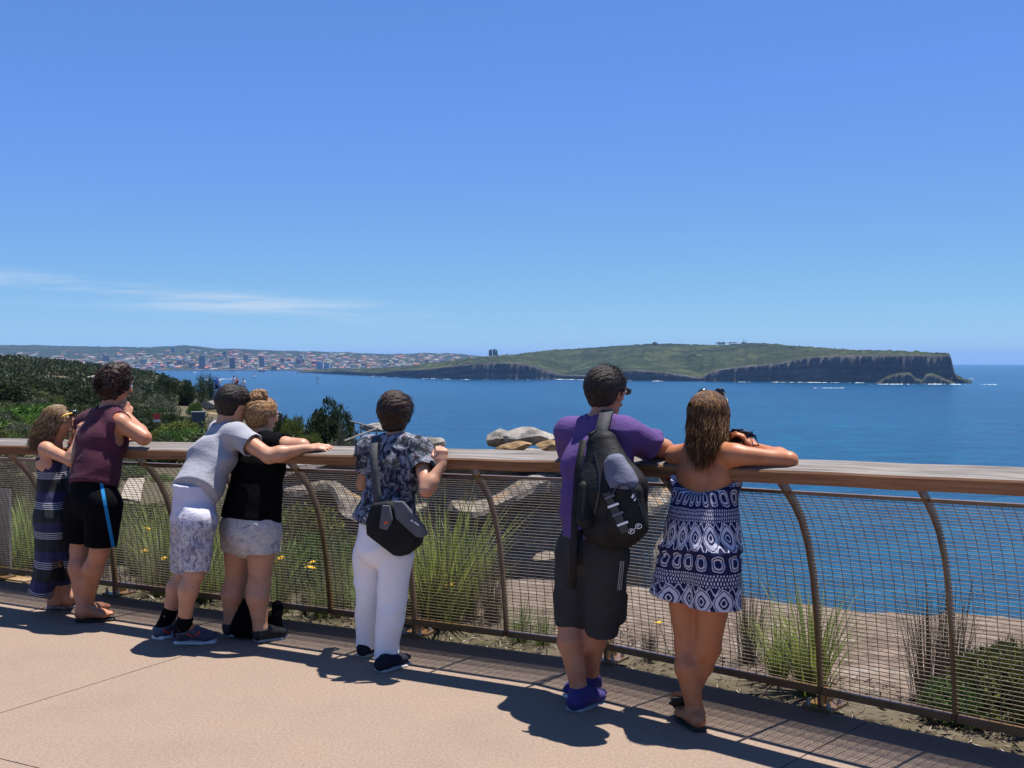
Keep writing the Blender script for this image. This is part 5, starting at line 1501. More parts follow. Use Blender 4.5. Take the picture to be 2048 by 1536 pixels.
M_NAVY = cloth_mat('navy_canvas', (0.010, 0.012, 0.022), (0.02, 0.022, 0.036), 20)
M_SOLEG = simple('pale_rubber', [(0.30, 0.29, 0.28), (0.40, 0.39, 0.38)], 20, 0.7)
shoe(J, 'L', root, org, M_NAVY, M_SOLEG, 0.95, 0.07); shoe(J, 'R', root, org, M_NAVY, M_SOLEG, 0.95, 0.07)
H_BRN = hair_mat('chestnut_hair', (0.006, 0.0035, 0.003), (0.022, 0.011, 0.008), (0.085, 0.042, 0.026), (150, 150, 14))
hair_cap(hat, J, root, org, H_BRN, 0.018, nape=-0.090, disp=fuzz(0.004, 0.016), front=0.055)
short_locks(hat, root, org, H_BRN, 1600, 0.055, 0.0022, 8, 0.06, down=1.3, grow=0.016, nape=-0.07)
# messenger bag
bg = empty('shoulder_bag', A(790, 1105, 6.06)); bo = np.array(bg.location)
tag(bg, 'black messenger bag with grey flap slung across the floral-shirted woman', 'bag')
def rounded(name, pxs, d, th, mat, parent, org_, bev=0.012, dirv=(-0.474, -0.88, 0), seg=3):
    mb = MB(); mb.prism([at(x, y, d) for x, y in pxs], Vector(dirv) * th)
    o = mb.build(name, mat, parent, True, origin=org_)
    bm = bmesh.new(); bm.from_mesh(o.data); bmesh.ops.recalc_face_normals(bm, faces=bm.faces)
    bmesh.ops.bevel(bm, geom=list(bm.edges), offset=bev, segments=seg, affect='EDGES', profile=0.6, clamp_overlap=True)
    bm.to_mesh(o.data); bm.free()
    return o
bb = rounded('bag_body', [(749, 1038), (761, 1003), (795, 1000), (855, 1052), (847, 1088), (821, 1109), (805, 1108), (750, 1066)], 6.10, 0.09, M_PACK, bg, bo, 0.022)
M_FLAP = cloth_mat('grey_nylon', (0.085, 0.088, 0.10), (0.12, 0.124, 0.14), 14, 0.6, 900, 0.0)
fl = rounded('flap', [(790, 1001), (809, 1002), (850, 1050), (858, 1068), (847, 1075), (835, 1073), (795, 1036)], 6.005, 0.022, M_FLAP, bg, bo, 0.009)
rounded('side_pocket', [(767, 1010), (781, 1010), (787, 1040), (777, 1060), (761, 1056)], 6.005, 0.016, M_FLAP, bg, bo, 0.006)
for q in ([(821, 1042), (824, 1040), (826, 1044)], [(829, 1044), (833, 1047), (838, 1051)]):
    ribbon('logo_mark', q, [fl, bb], 0.006, M_WHITE, fl, bo, 0.002, 0.001)
ribbon('orange_tab', [(769, 1048), (772, 1045), (775, 1043)], [o_ for o_ in bg.children], 0.010, simple('orange_tab', [(0.8, 0.12, 0.02), (0.85, 0.15, 0.03)], 5), bb, bo, 0.003, 0.001)
strap_px('strap', [A(757, 1012, 6.05), A(754, 985, 6.08), A(750, 950, 6.10), A(747, 915, 6.13), A(748, 888, 6.21), A(753, 874, 6.31), A(762, 884, 6.44)], 0.045, M_WEB, bg, bo, (0.88, -0.47, 0))

# ============================================================ man in grey t-shirt
DSH = 0.06
root, org = new_person(385, 1280, 'man in pale grey t-shirt and patterned shorts, his arm round the woman beside him')
J = dict(fac=(0.85, 0.53, 0), fwd=(0.75, 0.66, -0.12), up=(0.30, 0.15, 0.94), head=A(466, 808, 6.92), neck=A(446, 862, 6.90), chest=A(426, 912, 6.86),
         waist=A(400, 970, 6.78), pelvis=A(386, 1025, 6.72), shL=A(438, 862, 7.00), shR=A(474, 870, 6.74),
         elL=A(470, 905, 7.16), wrL=A(500, 900, 7.02), elR=A(538, 912, 6.62), wrR=A(615, 897, 6.66),
         hipL=A(378, 1040, 6.80), hipR=A(395, 1042, 6.64), knL=A(368, 1150, 6.84), knR=A(389, 1148, 6.60),
         anL=A(337, 1232, 6.84), anR=A(368, 1250, 6.62), heelL=A(320, 1262, 6.84), toeL=GP(352, 1268, 0.035),
         heelR=GP(358, 1286, 0.045), toeR=GP(424, 1283, 0.04), hs=1.04,
         handR=((0.92, -0.1, 0.12), (0, -0.3, 1), (0, 1, 0.1), 0.35, 0.3), handL=((0.8, 0.2, 0), (0, 0, 1), (0, 1, 0), 0.3, 0.3), leg=0.95)
hat = body(J, root, org, SK_PALE, 1.0)
M_GREY = cloth_mat('pale_grey_cotton', (0.28, 0.28, 0.315), (0.34, 0.34, 0.375), 9, sheen=0.05)
tee(J, root, org, M_GREY, A(386, 990, 6.72), 1.0, 1.08, 0.50, 0.022, sl=('R',), slr=0.074, disp=folds(0.013, (0.17, 0.17, 0.06), 31), hem_n=np.array((-0.35, 0, -0.93)))
m_td, nt, b = new_mat('tie_dye_cotton')
n1 = noise(nt, coords(nt, (1, 1, 0.8)), 24, 8, 0.72, 1.6)
c = ramp(nt, n1, [(0.36, (0.10, 0.095, 0.14)), (0.46, (0.30, 0.28, 0.33)), (0.56, (0.50, 0.47, 0.47)), (0.68, (0.58, 0.56, 0.58))])
tc = nt.nodes.new('ShaderNodeTexCoord'); sz = nt.nodes.new('ShaderNodeSeparateXYZ'); nt.links.new(tc.outputs['Object'], sz.inputs[0])
topf = (E(nt, sz.outputs[2]) - 0.70 + (E(nt, n1) - 0.5) * 0.25) * 14.0
c = mixc(nt, topf.max(0.0).min(1.0), c, (0.58, 0.55, 0.62))
nt.links.new(c, b.inputs['Base Color']); b.inputs['Roughness'].default_value = 0.9
bump(nt, b, noise(nt, coords(nt, (1, 1, 2)), 20, 4, 0.6, 1.0), 0.4, 0.012)
shorts(J, root, org, m_td, A(390, 970, 6.73), A(372, 1140, 6.84), A(389, 1143, 6.60), 0.140, 0.126, 0.080, 0.082, name='shorts', rt=0.106, disp=folds(0.009, (0.10, 0.10, 0.07), 33))
M_SNEAK = cloth_mat('slate_blue_mesh', (0.055, 0.065, 0.10), (0.08, 0.095, 0.14), 30, 0.7, 500)
sneak = []
for sd in 'LR':
    an, he = J['an' + sd], J['heel' + sd]
    top_ = an + nrm(J['kn' + sd] - an) * 0.05
    solid('sock', [Pr(top_, an, 0.046, 0.043, None, 0.01, (True, False)), Pr(an, he, 0.043, 0.040, None, 0.01)], M_BLACK, root, org, 0.006)
    sneak.append(shoe(J, sd, root, org, M_SNEAK, M_SOLEW, 1.06, 0.07, 0.03))
M_SWO = simple('red_print', [(0.65, 0.05, 0.03), (0.7, 0.07, 0.04)], 5, 0.5)
for sh_, pts in ((sneak[1], [(372, 1266), (378, 1270), (386, 1273), (394, 1269), (399, 1263)]), (sneak[0], [(326, 1258), (331, 1263), (337, 1266), (342, 1262)])):
    pp = []
    for i, (x, y) in enumerate(pts):
        hh = surf_hit([sh_], x, y)
        if hh: pp.append((np.array(hh[0]) + np.array(hh[1]) * 0.002, np.array(hh[1])))
    if len(pp) > 2:
        mb = MB(); vs, fs = [], []
        for i, (p, n) in enumerate(pp):
            t = nrm(pp[min(i + 1, len(pp) - 1)][0] - pp[max(i - 1, 0)][0]); b_ = nrm(np.cross(t, n)); w = 0.007 * math.sin(math.pi * (0.12 + 0.6 * i / (len(pp) - 1)))
            vs += [p - b_ * w, p + b_ * w]
        fs = [(2 * i, 2 * i + 1, 2 * i + 3, 2 * i + 2) for i in range(len(pp) - 1)]
        mb.add(vs, fs); mb.build('swoosh', M_SWO, sh_, origin=org)
hair_cap(hat, J, root, org, H_DARK, 0.006, nape=-0.058, disp=fuzz(0.0025, 0.012))
short_locks(hat, root, org, H_DARK, 1400, 0.014, 0.0014, 13, 0.6, grow=0.005)

# ============================================================ woman in black top
DSH = 0.10
root, org = new_person(500, 1268, 'blonde woman with hair in a bun, black sleeveless top and pale denim shorts')
J = dict(fac=(0.474, 0.88, 0), fwd=(0.62, 0.78, -0.05), up=(0, 0, 1), head=A(523, 832, 7.00), neck=A(521, 880, 6.96), chest=A(517, 935, 6.93),
         waist=A(508, 1000, 6.88), pelvis=A(502, 1058, 6.85), shL=A(472, 893, 7.06), shR=A(568, 893, 6.84),
         elL=A(490, 930, 7.22), wrL=A(540, 905, 7.10), elR=A(604, 893, 6.80), wrR=A(556, 898, 6.95),
         hipL=A(478, 1078, 6.92), hipR=A(524, 1082, 6.80), knL=A(472, 1160, 6.95), knR=A(519, 1165, 6.80),
         anL=A(462, 1250, 6.95), anR=A(521, 1258, 6.78), heelL=GP(460, 1273, 0.045), toeL=GP(494, 1262, 0.035),
         heelR=GP(520, 1284, 0.045), toeR=GP(564, 1273, 0.035), hs=1.0, leg=1.12, arm=1.18,
         handL=((0.8, -0.2, 0), (0, 0, 1), (0, 1, 0), 0.3, 0.3), handR=((-0.8, 0.5, 0), (0, 0, 1), (0, 1, 0), 0.3, 0.3))
hat = body(J, root, org, SK_PALE, 0.98, True, 1.10)
tee(J, root, org, M_BLACK, A(503, 1038, 6.86), 1.0, 1.12, 0.2, 0.022, fem=True, sl=(), cutx=[Pr(J['sh' + q] + (J['sh' + q] - J['neck']) * 0.22 + np.array((0, 0, 0.03)), J['sh' + q] + (J['sh' + q] - J['neck']) * 0.22 + np.array((0, 0, -0.09)), 0.062, 0.05) for q in 'LR'], name='sleeveless_top', disp=folds(0.005, (0.12, 0.12, 0.07), 41), neck_r=0.056,
    extra=[Pr(A(502, 1038, 6.86), A(510, 985, 6.88), (0.188, 0.145), (0.165, 0.125), (0.88, -0.47, 0), 0.04, (True, False))])
m_dn, nt, b = new_mat('bleached_denim')
n1 = noise(nt, coords(nt, (1, 1, 1.6)), 17, 7, 0.7, 1.2)
c = ramp(nt, n1, [(0.30, (0.10, 0.105, 0.13)), (0.40, (0.36, 0.34, 0.34)), (0.55, (0.50, 0.47, 0.45)), (0.70, (0.56, 0.54, 0.53))])
nt.links.new(c, b.inputs['Base Color']); b.inputs['Roughness'].default_value = 0.9
bump(nt, b, noise(nt, coords(nt, (1, 1, 2.5)), 16, 4, 0.6, 1.0), 0.5, 0.014)
sh_ = shorts(J, root, org, m_dn, A(503, 1030, 6.86), A(476, 1098, 6.93), A(525, 1105, 6.80), 0.174, 0.144, 0.096, 0.098, name='denim_shorts', rt=0.114, lift=0.07, disp=folds(0.007, (0.10, 0.10, 0.05), 43))
M_SPT = cloth_mat('black_trainer', (0.012, 0.012, 0.013), (0.05, 0.05, 0.055), 60, 0.6, 500)
shoe(J, 'L', root, org, M_SPT, M_SOLEG, 0.98, 0.07); shoe(J, 'R', root, org, M_SPT, M_SOLEG, 0.98, 0.075)
H_BLO = hair_mat('strawberry_blonde_hair', (0.06, 0.026, 0.010), (0.21, 0.105, 0.042), (0.50, 0.30, 0.14), (130, 130, 40))
hair_cap(hat, J, root, org, H_BLO, 0.009, nape=-0.058, disp=fuzz(0.0025, 0.014))
short_locks(hat, root, org, H_BLO, 700, 0.040, 0.0016, 17, 0.05, down=-0.9, grow=0.008)
solid('bun', [Pr(hat(-0.012, -0.035, 0.118), hat(0.018, -0.02, 0.126), 0.040, 0.038, None, 0.02), Pr(hat(0, -0.04, 0.105), hat(0, -0.03, 0.12), 0.046, 0.03, None, 0.02)], H_BLO, root, org, 0.005, disp=fuzz(0.005, 0.014, 4))
sunglasses(hat, root, org)
# rucksack on the ground
rk = empty('rucksack', ground_at(482, 1284)); bo = np.array(rk.location)
tag(rk, 'black rucksack standing on the ground against the legs of the woman in black', 'bag')
b0 = np.array((bo[0] + 0.03, bo[1] + 0.12, 0))
rb = solid('main_bag', [Pr(b0 + np.array((0, 0, 0.075)), b0 + np.array((-0.012, 0.03, 0.16)), (0.135, 0.085), (0.105, 0.06), (0.9, -0.4, 0), 0.04)], M_BLACK, rk, bo, 0.006, planes=[(b0, (0, 0, -1))], disp=folds(0.009, (0.07, 0.07, 0.05), 51))
solid('front_pocket', [Pr(b0 + np.array((-0.05, -0.065, 0.06)), b0 + np.array((-0.05, -0.055, 0.10)), (0.075, 0.04), (0.06, 0.035), (0.9, -0.4, 0), 0.02)], M_BLACK, rk, bo, 0.006, planes=[(b0 + np.array((0, 0, 0.002)), (0, 0, -1))], disp=folds(0.006, (0.07, 0.07, 0.05), 52))
solid('side_panel', [Pr(b0 + np.array((0.15, -0.02, 0.05)), b0 + np.array((0.16, 0.0, 0.19)), (0.035, 0.06), (0.025, 0.04), (0.9, -0.4, 0), 0.02)], M_BLACK, rk, bo, 0.006, planes=[(b0 + np.array((0, 0, 0.002)), (0, 0, -1))], disp=folds(0.006, (0.07, 0.07, 0.05), 53))
strap_px('carry_loop', [b0 + np.array((-0.06, 0.03, 0.205)), b0 + np.array((-0.03, 0.03, 0.245)), b0 + np.array((0.02, 0.03, 0.245)), b0 + np.array((0.05, 0.03, 0.205))], 0.022, M_WEB, rk, bo, (0, 1, 0))

# ============================================================ man in maroon singlet
DSH = 0.17
root, org = new_person(180, 1238, 'curly-haired man in maroon singlet and black shorts with a blue side stripe')
J = dict(fac=(0.55, 0.83, 0), fwd=(0.62, 0.78, -0.05), up=(0.08, 0.1, 1), head=A(229, 772, 7.52), neck=A(216, 826, 7.48), chest=A(205, 880, 7.44),
         waist=A(194, 935, 7.38), pelvis=A(187, 992, 7.34), shL=A(172, 846, 7.60), shR=A(240, 846, 7.36),
         elL=A(190, 892, 7.76), wrL=A(245, 880, 7.62), elR=A(288, 876, 7.34), wrR=A(254, 832, 7.50),
         hipL=A(166, 1008, 7.42), hipR=A(206, 1010, 7.28), knL=A(160, 1098, 7.42), knR=A(200, 1102, 7.28),
         anL=A(166, 1222, 7.34), anR=A(172, 1216, 7.42), heelL=GP(160, 1244, 0.05), toeL=GP(224, 1240, 0.045),
         heelR=GP(166, 1232, 0.05), toeR=GP(216, 1225, 0.045), hs=1.06,
         handR=((-0.25, 0.15, 1), (0.8, -0.5, 0), (-0.3, 0.8, 0), 1.2, 0.7), handL=((0.9, 0, 0), (0, 0, 1), (0, 1, 0), 0.3, 0.3))
hat = body(J, root, org, SK_MID, 1.04)
M_MAR = cloth_mat('maroon_cotton', (0.065, 0.018, 0.032), (0.085, 0.025, 0.042), 8, sheen=0.05)
arm_cut = [Pr(J['sh' + q] + (J['sh' + q] - J['neck']) * 0.10 + np.array((0, 0, 0.02)), J['sh' + q] + (J['sh' + q] - J['neck']) * 0.12 + np.array((0, 0, -0.10)), 0.060, 0.052) for q in 'LR']
tee(J, root, org, M_MAR, A(187, 968, 7.35), 1.03, 0.98, 0.2, 0.018, sl=(), name='singlet', cutx=arm_cut, disp=folds(0.010, (0.18, 0.18, 0.06), 61), neck_r=0.066)
m_bs, nt, b = new_mat('black_sport_shorts')
aN = nt.nodes.new('ShaderNodeAttribute'); aN.attribute_name = 'pat'
sx = nt.nodes.new('ShaderNodeSeparateXYZ'); nt.links.new(aN.outputs['Vector'], sx.inputs[0])
st_ = E(nt, sx.outputs[0]).abs().lt(0.011)
nt.links.new(mixc(nt, st_, (0.004, 0.004, 0.005), (0.02, 0.19, 0.42)), b.inputs['Base Color']); b.inputs['Roughness'].default_value = 0.85; b.inputs['Specular IOR Level'].default_value = 0.05
bump(nt, b, noise(nt, coords(nt, (1, 1, 2)), 18, 4, 0.6, 1.0), 0.4, 0.012)
def stripe(V):
    p0, p1 = A(203, 968, 7.2), A(226, 1092, 7.2)
    # distance from the stripe line, measured sideways on the outer leg
    t = (V[:, 2] - p0[2]) / (p1[2] - p0[2]); xs = p0[0] + (p1[0] - p0[0]) * t
    x_at = V[:, 0] * (7.2 - DSH) / V[:, 1]
    return np.stack([np.where(V[:, 1] < 7.36 - DSH, x_at - xs, 1.0), V[:, 2], V[:, 2] * 0], 1)
shorts(J, root, org, m_bs, A(188, 958, 7.35), A(159, 1082, 7.43), A(202, 1092, 7.28), 0.162, 0.128, 0.098, 0.094, name='shorts', rt=0.118, attr=('pat', stripe), disp=folds(0.005, (0.12, 0.12, 0.08), 63))
sandal(J, 'L', root, org, M_SOLEB, 1.05); sandal(J, 'R', root, org, M_SOLEB, 1.0)
H_CUR = hair_mat('dark_curly_hair', (0.008, 0.004, 0.003), (0.026, 0.012, 0.009), (0.075, 0.036, 0.026), (60, 60, 60))
hair_cap(hat, J, root, org, H_CUR, 0.013, nape=-0.075, disp=fuzz(0.009, 0.020, 2), h=0.005, front=0.06,
         extra=[Pr(hat(0, -0.02, 0.09), hat(0, 0.055, 0.115), (0.066, 0.045), (0.055, 0.035), hat(1, 0, 0) - hat(0, 0, 0), 0.03)])
short_locks(hat, root, org, H_CUR, 1500, 0.040, 0.0026, 23, 0.9, down=0.2, grow=0.018, curl=0.75, nape=-0.05)

# ============================================================ girl in striped dress
DSH = 0.16
root, org = new_person(128, 1214, 'girl with wavy light brown hair in a long navy dress with white stripes')
J = dict(fac=(0.93, 0.36, 0), fwd=(0.90, 0.20, -0.38), up=(0.35, 0.1, 0.92), head=A(116, 848, 7.60), neck=A(104, 888, 7.62), chest=A(104, 925, 7.62),
         waist=A(108, 975, 7.60), pelvis=A(110, 1030, 7.58), shL=A(112, 900, 7.78), shR=A(92, 898, 7.48),
         elL=A(140, 905, 7.82), wrL=A(150, 868, 7.70), elR=A(143, 922, 7.38), wrR=A(157, 872, 7.44),
         hipL=A(114, 1045, 7.66), hipR=A(106, 1045, 7.50), knL=A(122, 1125, 7.62), knR=A(106, 1130, 7.52),
         anL=A(136, 1195, 7.62), anR=A(108, 1200, 7.58), heelL=GP(128, 1208, 0.045), toeL=GP(158, 1208, 0.04),
         heelR=GP(102, 1218, 0.045), toeR=GP(144, 1216, 0.04), hs=0.95,
         handR=((0.2, 0.1, 1), (-0.5, -0.8, 0.2), (0.9, -0.3, 0), 0.8, 0.5), handL=((0.3, 0, 1), (-0.6, 0.6, 0), (0.9, 0, 0), 0.8, 0.5))
hat = body(J, root, org, SK_PALE, 0.92, True, 0.95)
m_st, nt, b = new_mat('striped_jersey')
aN = nt.nodes.new('ShaderNodeAttribute'); aN.attribute_name = 'pat'
sx = nt.nodes.new('ShaderNodeSeparateXYZ'); nt.links.new(aN.outputs['Vector'], sx.inputs[0])
Vv = E(nt, sx.outputs[1])
q = (Vv / 0.1866).mod(1.0)
lines = q.lt(0.22) * (q / 0.063).mod(1.0).lt(0.36)
navy = q.band(0.22, 0.56)
c = mixc(nt, navy, (0.006, 0.006, 0.010), (0.014, 0.013, 0.060))
c = mixc(nt, lines, c, (0.40, 0.40, 0.46))
nt.links.new(c, b.inputs['Base Color']); b.inputs['Roughness'].default_value = 0.85
bump(nt, b, noise(nt, coords(nt, (1, 1, 0.5)), 18, 4, 0.6, 1.0), 0.3, 0.012)
zs0 = A(110, 1128, 7.58)[2]
def dpat(V): return np.stack([V[:, 0], V[:, 2] - zs0 - 0.10 * np.clip(0.34 - V[:, 2], 0, 1) * 3 * (V[:, 0] - org[0]) / 0.3 * -1, V[:, 0] * 0], 1)
la = (0.36, -0.93, 0)
P = [Pr(A(104, 915, 7.62), A(108, 972, 7.60), (0.118, 0.098), (0.112, 0.090), la, 0.03, (True, False)),
     Pr(A(108, 972, 7.60), A(110, 1035, 7.58), (0.118, 0.096), (0.180, 0.125), la, 0.03),
     Pr(A(110, 1035, 7.58), A(110, 1130, 7.57), (0.180, 0.125), (0.178, 0.115), la, 0.03),
     Pr(A(104, 1110, 7.56), A(78, 1192, 7.50), (0.150, 0.075), (0.15, 0.070), la, 0.04, (False, True)),
     Pr(A(122, 1100, 7.60), A(134, 1165, 7.60), (0.11, 0.055), (0.10, 0.035), la, 0.04, (False, True))]
solid('dress', P, m_st, root, org, 0.006, [Pr(A(118, 1128, 7.44), A(118, 1250, 7.40), (0.030, 0.10), (0.045, 0.12), (1, 0, 0)), Pr(A(80, 1188, 7.50), A(76, 1215, 7.5), (0.125, 0.05), (0.13, 0.06), la)], disp=folds(0.008, (0.035, 0.035, 0.5), 71), attr=('pat', dpat))
mb = MB()
for sd, q in (('L', 1), ('R', -1)):
    mb.tube([A(112, 918, 7.62 + 0.06 * q), A(112, 900, 7.62 + 0.07 * q), J['neck'] + np.array((0.0, 0.03 * q, 0.03))], 0.008, 6)
for_name = mb.build('halter_strap', M_BLACK, root, True, origin=org)
M_PINKS = simple('pale_sandal', [(0.35, 0.28, 0.30), (0.45, 0.38, 0.40)], 20, 0.7)
sandal(J, 'L', root, org, M_PINKS, 0.9); sandal(J, 'R', root, org, M_PINKS, 0.9)
H_GIRL = hair_mat('light_brown_hair', (0.05, 0.026, 0.012), (0.16, 0.095, 0.048), (0.38, 0.26, 0.15), (110, 110, 8))
hair_cap(hat, J, root, org, H_GIRL, 0.002, nape=-0.6, disp=fuzz(0.003, 0.014), name='hair_base', front=0.035,
         extra=[Pr(hat(0, -0.06, -0.01), A(90, 892, 7.56), (0.075, 0.05), (0.055, 0.03), la, 0.03)])
long_locks(hat, root, org, H_GIRL, 1700, lambda ph, r: A(0, 888, 7.6)[2] - r.rand() * 0.06 + 0.10 * (r.rand() ** 3), 0.0042, 9, 0.012, fwd_lim=1.8, gather=0.8, shift=(-0.06, -0.03, 0))
mb = MB()
for sd in (-1, 1): mb.tube([hat(0.088 * sd, 0.0, 0.035), hat(0.084 * sd, 0.03, 0.08), hat(0.05 * sd, 0.06, 0.105), hat(0, 0.066, 0.112)], 0.006, 6)
sg = mb.build('sunglasses', simple('yellow_plastic', [(0.65, 0.42, 0.05), (0.75, 0.5, 0.08)], 9, 0.3), root, True, origin=org)
for sd in (-1, 1):
    mb = MB(); mb.ball(hat(0.036 * sd, 0.062, 0.106), 0.024, 10, 6, (1, 0.6, 0.8)); mb.build('lens', M_GLASS, sg, True, origin=org)
DSH = 0.0
# ------------------------------------------------------------------ vegetation
def leaf_mat(name, cols, objrand=0.35, scale=3.0, trans=0.25):
    m, nt, b = new_mat(name)
    f = noise(nt, coords(nt), scale, 4)
    at_ = nt.nodes.new('ShaderNodeAttribute'); at_.attribute_name = 'tone'
    fac = E(nt, f) * 0.5 + E(nt, at_.outputs['Fac']) * 0.5
    c = ramp(nt, fac, [(0.22, cols[0]), (0.5, cols[1]), (0.78, cols[2])])
    oi = nt.nodes.new('ShaderNodeObjectInfo'); hv = nt.nodes.new('ShaderNodeHueSaturation'); r = E(nt, oi.outputs['Random'])
    nt.links.new(((r - 0.5) * (0.05 * objrand) + 0.5).s, hv.inputs['Hue'])
    nt.links.new((((r * 7.3).mod(1.0) - 0.5) * objrand + 1.0).s, hv.inputs['Value'])
    nt.links.new(c, hv.inputs['Color']); nt.links.new(hv.outputs[0], b.inputs['Base Color'])
    b.inputs['Roughness'].default_value = 0.6; b.inputs['Specular IOR Level'].default_value = 0.25
    if trans:
        tr = nt.nodes.new('ShaderNodeBsdfTranslucent'); nt.links.new(hv.outputs[0], tr.inputs[0])
        mx = nt.nodes.new('ShaderNodeMixShader'); mx.inputs[0].default_value = trans
        out = nt.nodes['Material Output']; nt.links.new(b.outputs[0], mx.inputs[1]); nt.links.new(tr.outputs[0], mx.inputs[2]); nt.links.new(mx.outputs[0], out.inputs[0])
    return m
L_OLIVE = leaf_mat('olive_leaves', ((0.027, 0.038, 0.014), (0.057, 0.074, 0.024), (0.115, 0.135, 0.046)))
L_BRIGHT = leaf_mat('bright_leaves', ((0.038, 0.074, 0.014), (0.081, 0.155, 0.024), (0.155, 0.243, 0.041)))
L_GREY = leaf_mat('grey_green_leaves', ((0.041, 0.046, 0.030), (0.084, 0.092, 0.058), (0.155, 0.162, 0.105)))
L_DARK = leaf_mat('dark_leaves', ((0.016, 0.027, 0.011), (0.035, 0.054, 0.019), (0.074, 0.101, 0.035)))
L_YEL = leaf_mat('yellow_green_leaves', ((0.047, 0.061, 0.014), (0.111, 0.135, 0.027), (0.203, 0.230, 0.049)))
M_TWIG = simple('grey_twigs', [(0.06, 0.048, 0.036), (0.12, 0.10, 0.08)], 12, 0.9)
G_GREEN = leaf_mat('strap_leaf_green', ((0.047, 0.081, 0.016), (0.115, 0.169, 0.034), (0.230, 0.270, 0.068)), 0.3, 2.0, 0.3)
G_STRAP = leaf_mat('bright_strap_leaf', ((0.07, 0.11, 0.015), (0.16, 0.22, 0.035), (0.30, 0.34, 0.08)), 0.2, 2.0, 0.35)
G_DRY = leaf_mat('dry_grass', ((0.11, 0.085, 0.045), (0.22, 0.175, 0.10), (0.36, 0.30, 0.19)), 0.3, 2.0, 0.2)
G_REED = leaf_mat('dark_reed', ((0.030, 0.026, 0.014), (0.07, 0.055, 0.03), (0.13, 0.11, 0.055)), 0.3, 2.0, 0.2)
def set_tone(o, t):
    a = o.data.attributes.new('tone', 'FLOAT', 'POINT'); a.data.foreach_set('value', np.asarray(t, dtype=np.float32))
def leaves_np(rng, C, N, size, up=0.3, aspect=0.45):
    """C centres, N outward normals -> folded two-triangle leaves"""
    n = len(C)
    d = N + rng.normal(size=(n, 3)) * 0.7; d[:, 2] += up; d /= np.linalg.norm(d, axis=1, keepdims=True)
    s = np.cross(d, rng.normal(size=(n, 3))); s /= np.maximum(np.linalg.norm(s, axis=1, keepdims=True), 1e-6)
    q = np.cross(d, s)
    L = size * rng.uniform(0.6, 1.3, (n, 1)); W = L * aspect
    a = C; t = C + d * L; m1 = C + d * L * 0.5 + s * W * 0.5 + q * L * 0.10; m2 = C + d * L * 0.5 - s * W * 0.5 + q * L * 0.10
    V = np.stack([a, m1, t, m2], 1).reshape(-1, 3)
    i = np.arange(n)[:, None] * 4
    Fq = np.concatenate([i + np.array([[0, 1, 2]]), i + np.array([[0, 2, 3]])])
    return V, Fq
def crown_points(rng, lobes, n):
    """points through lumpy lobes (c, r): denser to the outside, with gaps"""
    C, N, T = [], [], []
    w = np.array([r[0] * r[1] * r[2] for _, r in lobes]) ** 0.67; w /= w.sum()
    for (c, r), k in zip(lobes, (w * n).astype(int) + 1):
        d = rng.normal(size=(k * 2, 3)); d /= np.linalg.norm(d, axis=1, keepdims=True)
        gap = fnoise(d[:, 0] * 2 + c[0], d[:, 1] * 2 + c[1], d[:, 2] * 2, 0.8, 2, 15)
        d = d[gap > -0.35][:k]
        rad = rng.uniform(0.5, 1.0, len(d)) ** 0.5 * (1 + 0.22 * fnoise(d[:, 0] * 3, d[:, 1] * 3 + c[0], d[:, 2] * 3, 0.9, 2, 19))
        C.append(np.array(c) + d * rad[:, None] * np.array(r)); N.append(d); T.append(0.5 + 0.35 * fnoise(d[:, 0] * 2 + c[1], d[:, 1] * 2, d[:, 2] * 2, 0.9, 2, 23) + rng.normal(size=len(d)) * 0.12)
    return np.concatenate(C), np.concatenate(N), np.concatenate(T)
def bush_proto(seed, mat, n=1600, size=0.10, lobes=9, tall=0.8, aspect=0.45, up=0.3):
    """unit shrub: about 1 m half-width, stands at z = 0"""
    rng = np.random.RandomState(seed); lb = []
    for k in range(lobes):
        a = k * 2.4 + rng.uniform(-0.4, 0.4); r = 0.60 * math.sqrt((k + 0.5) / lobes)
        s_ = rng.uniform(0.28, 0.46)
        lb.append(((r * math.cos(a), r * math.sin(a), tall * rng.uniform(0.45, 0.95) * (1 - 0.45 * r)), (s_, s_, s_ * tall * 0.95)))
    C, N, T = crown_points(rng, lb, n)
    C[:, 2] = np.maximum(C[:, 2], 0.02)
    V, Fq = leaves_np(rng, C, N, size, up, aspect)
    r = empty('shrub')
    fo = mesh_np('foliage', V, Fq, mat, r, False); set_tone(fo, np.repeat(T, 4))
    mb = MB()
    for (c, _) in lb: mb.tube([(0.08 * c[0], 0.08 * c[1], -0.15), (c[0] * 0.45, c[1] * 0.45, c[2] * 0.45), c], [0.035, 0.022, 0.008], 5, False)
    mb.build('stems', M_TWIG, r)
    return r
BP = [bush_proto(1, L_OLIVE, 5000, 0.095), bush_proto(2, L_BRIGHT, 4800, 0.10), bush_proto(3, L_GREY, 5200, 0.08), bush_proto(4, L_DARK, 9000, 0.105, 13, 1.0), bush_proto(5, L_YEL, 4600, 0.095), bush_proto(6, L_OLIVE, 3600, 0.10, 12, 1.35)]
bp_used = set()
def place_bush(k, loc, sx, sz, rz, label, group='scrub on the slope beyond the railing'):
    o = BP[k] if k not in bp_used else copy_tree(BP[k])
    bp_used.add(k)
    o.location = loc; o.scale = (sx, sx, sz); o.rotation_euler = (0, 0, rz); tag(o, label, 'shrub', group)
    return o
def lz(x, y): return float(ground_z(np.array(x), np.array(y)))
rr_ = random.Random(3)
def bush_px(k, px, top, d, wpx, label):
    x = (px - CX) / F * d; z = lz(x, d); zt = at(px, top, d).z
    place_bush(k, (x, d, z - 0.1), wpx * d / F / 1.9, max(0.25, (zt - z + 0.1) / (1.35 if k == 5 else 0.98 if k != 3 else 1.15)), rr_.uniform(0, 6), label)
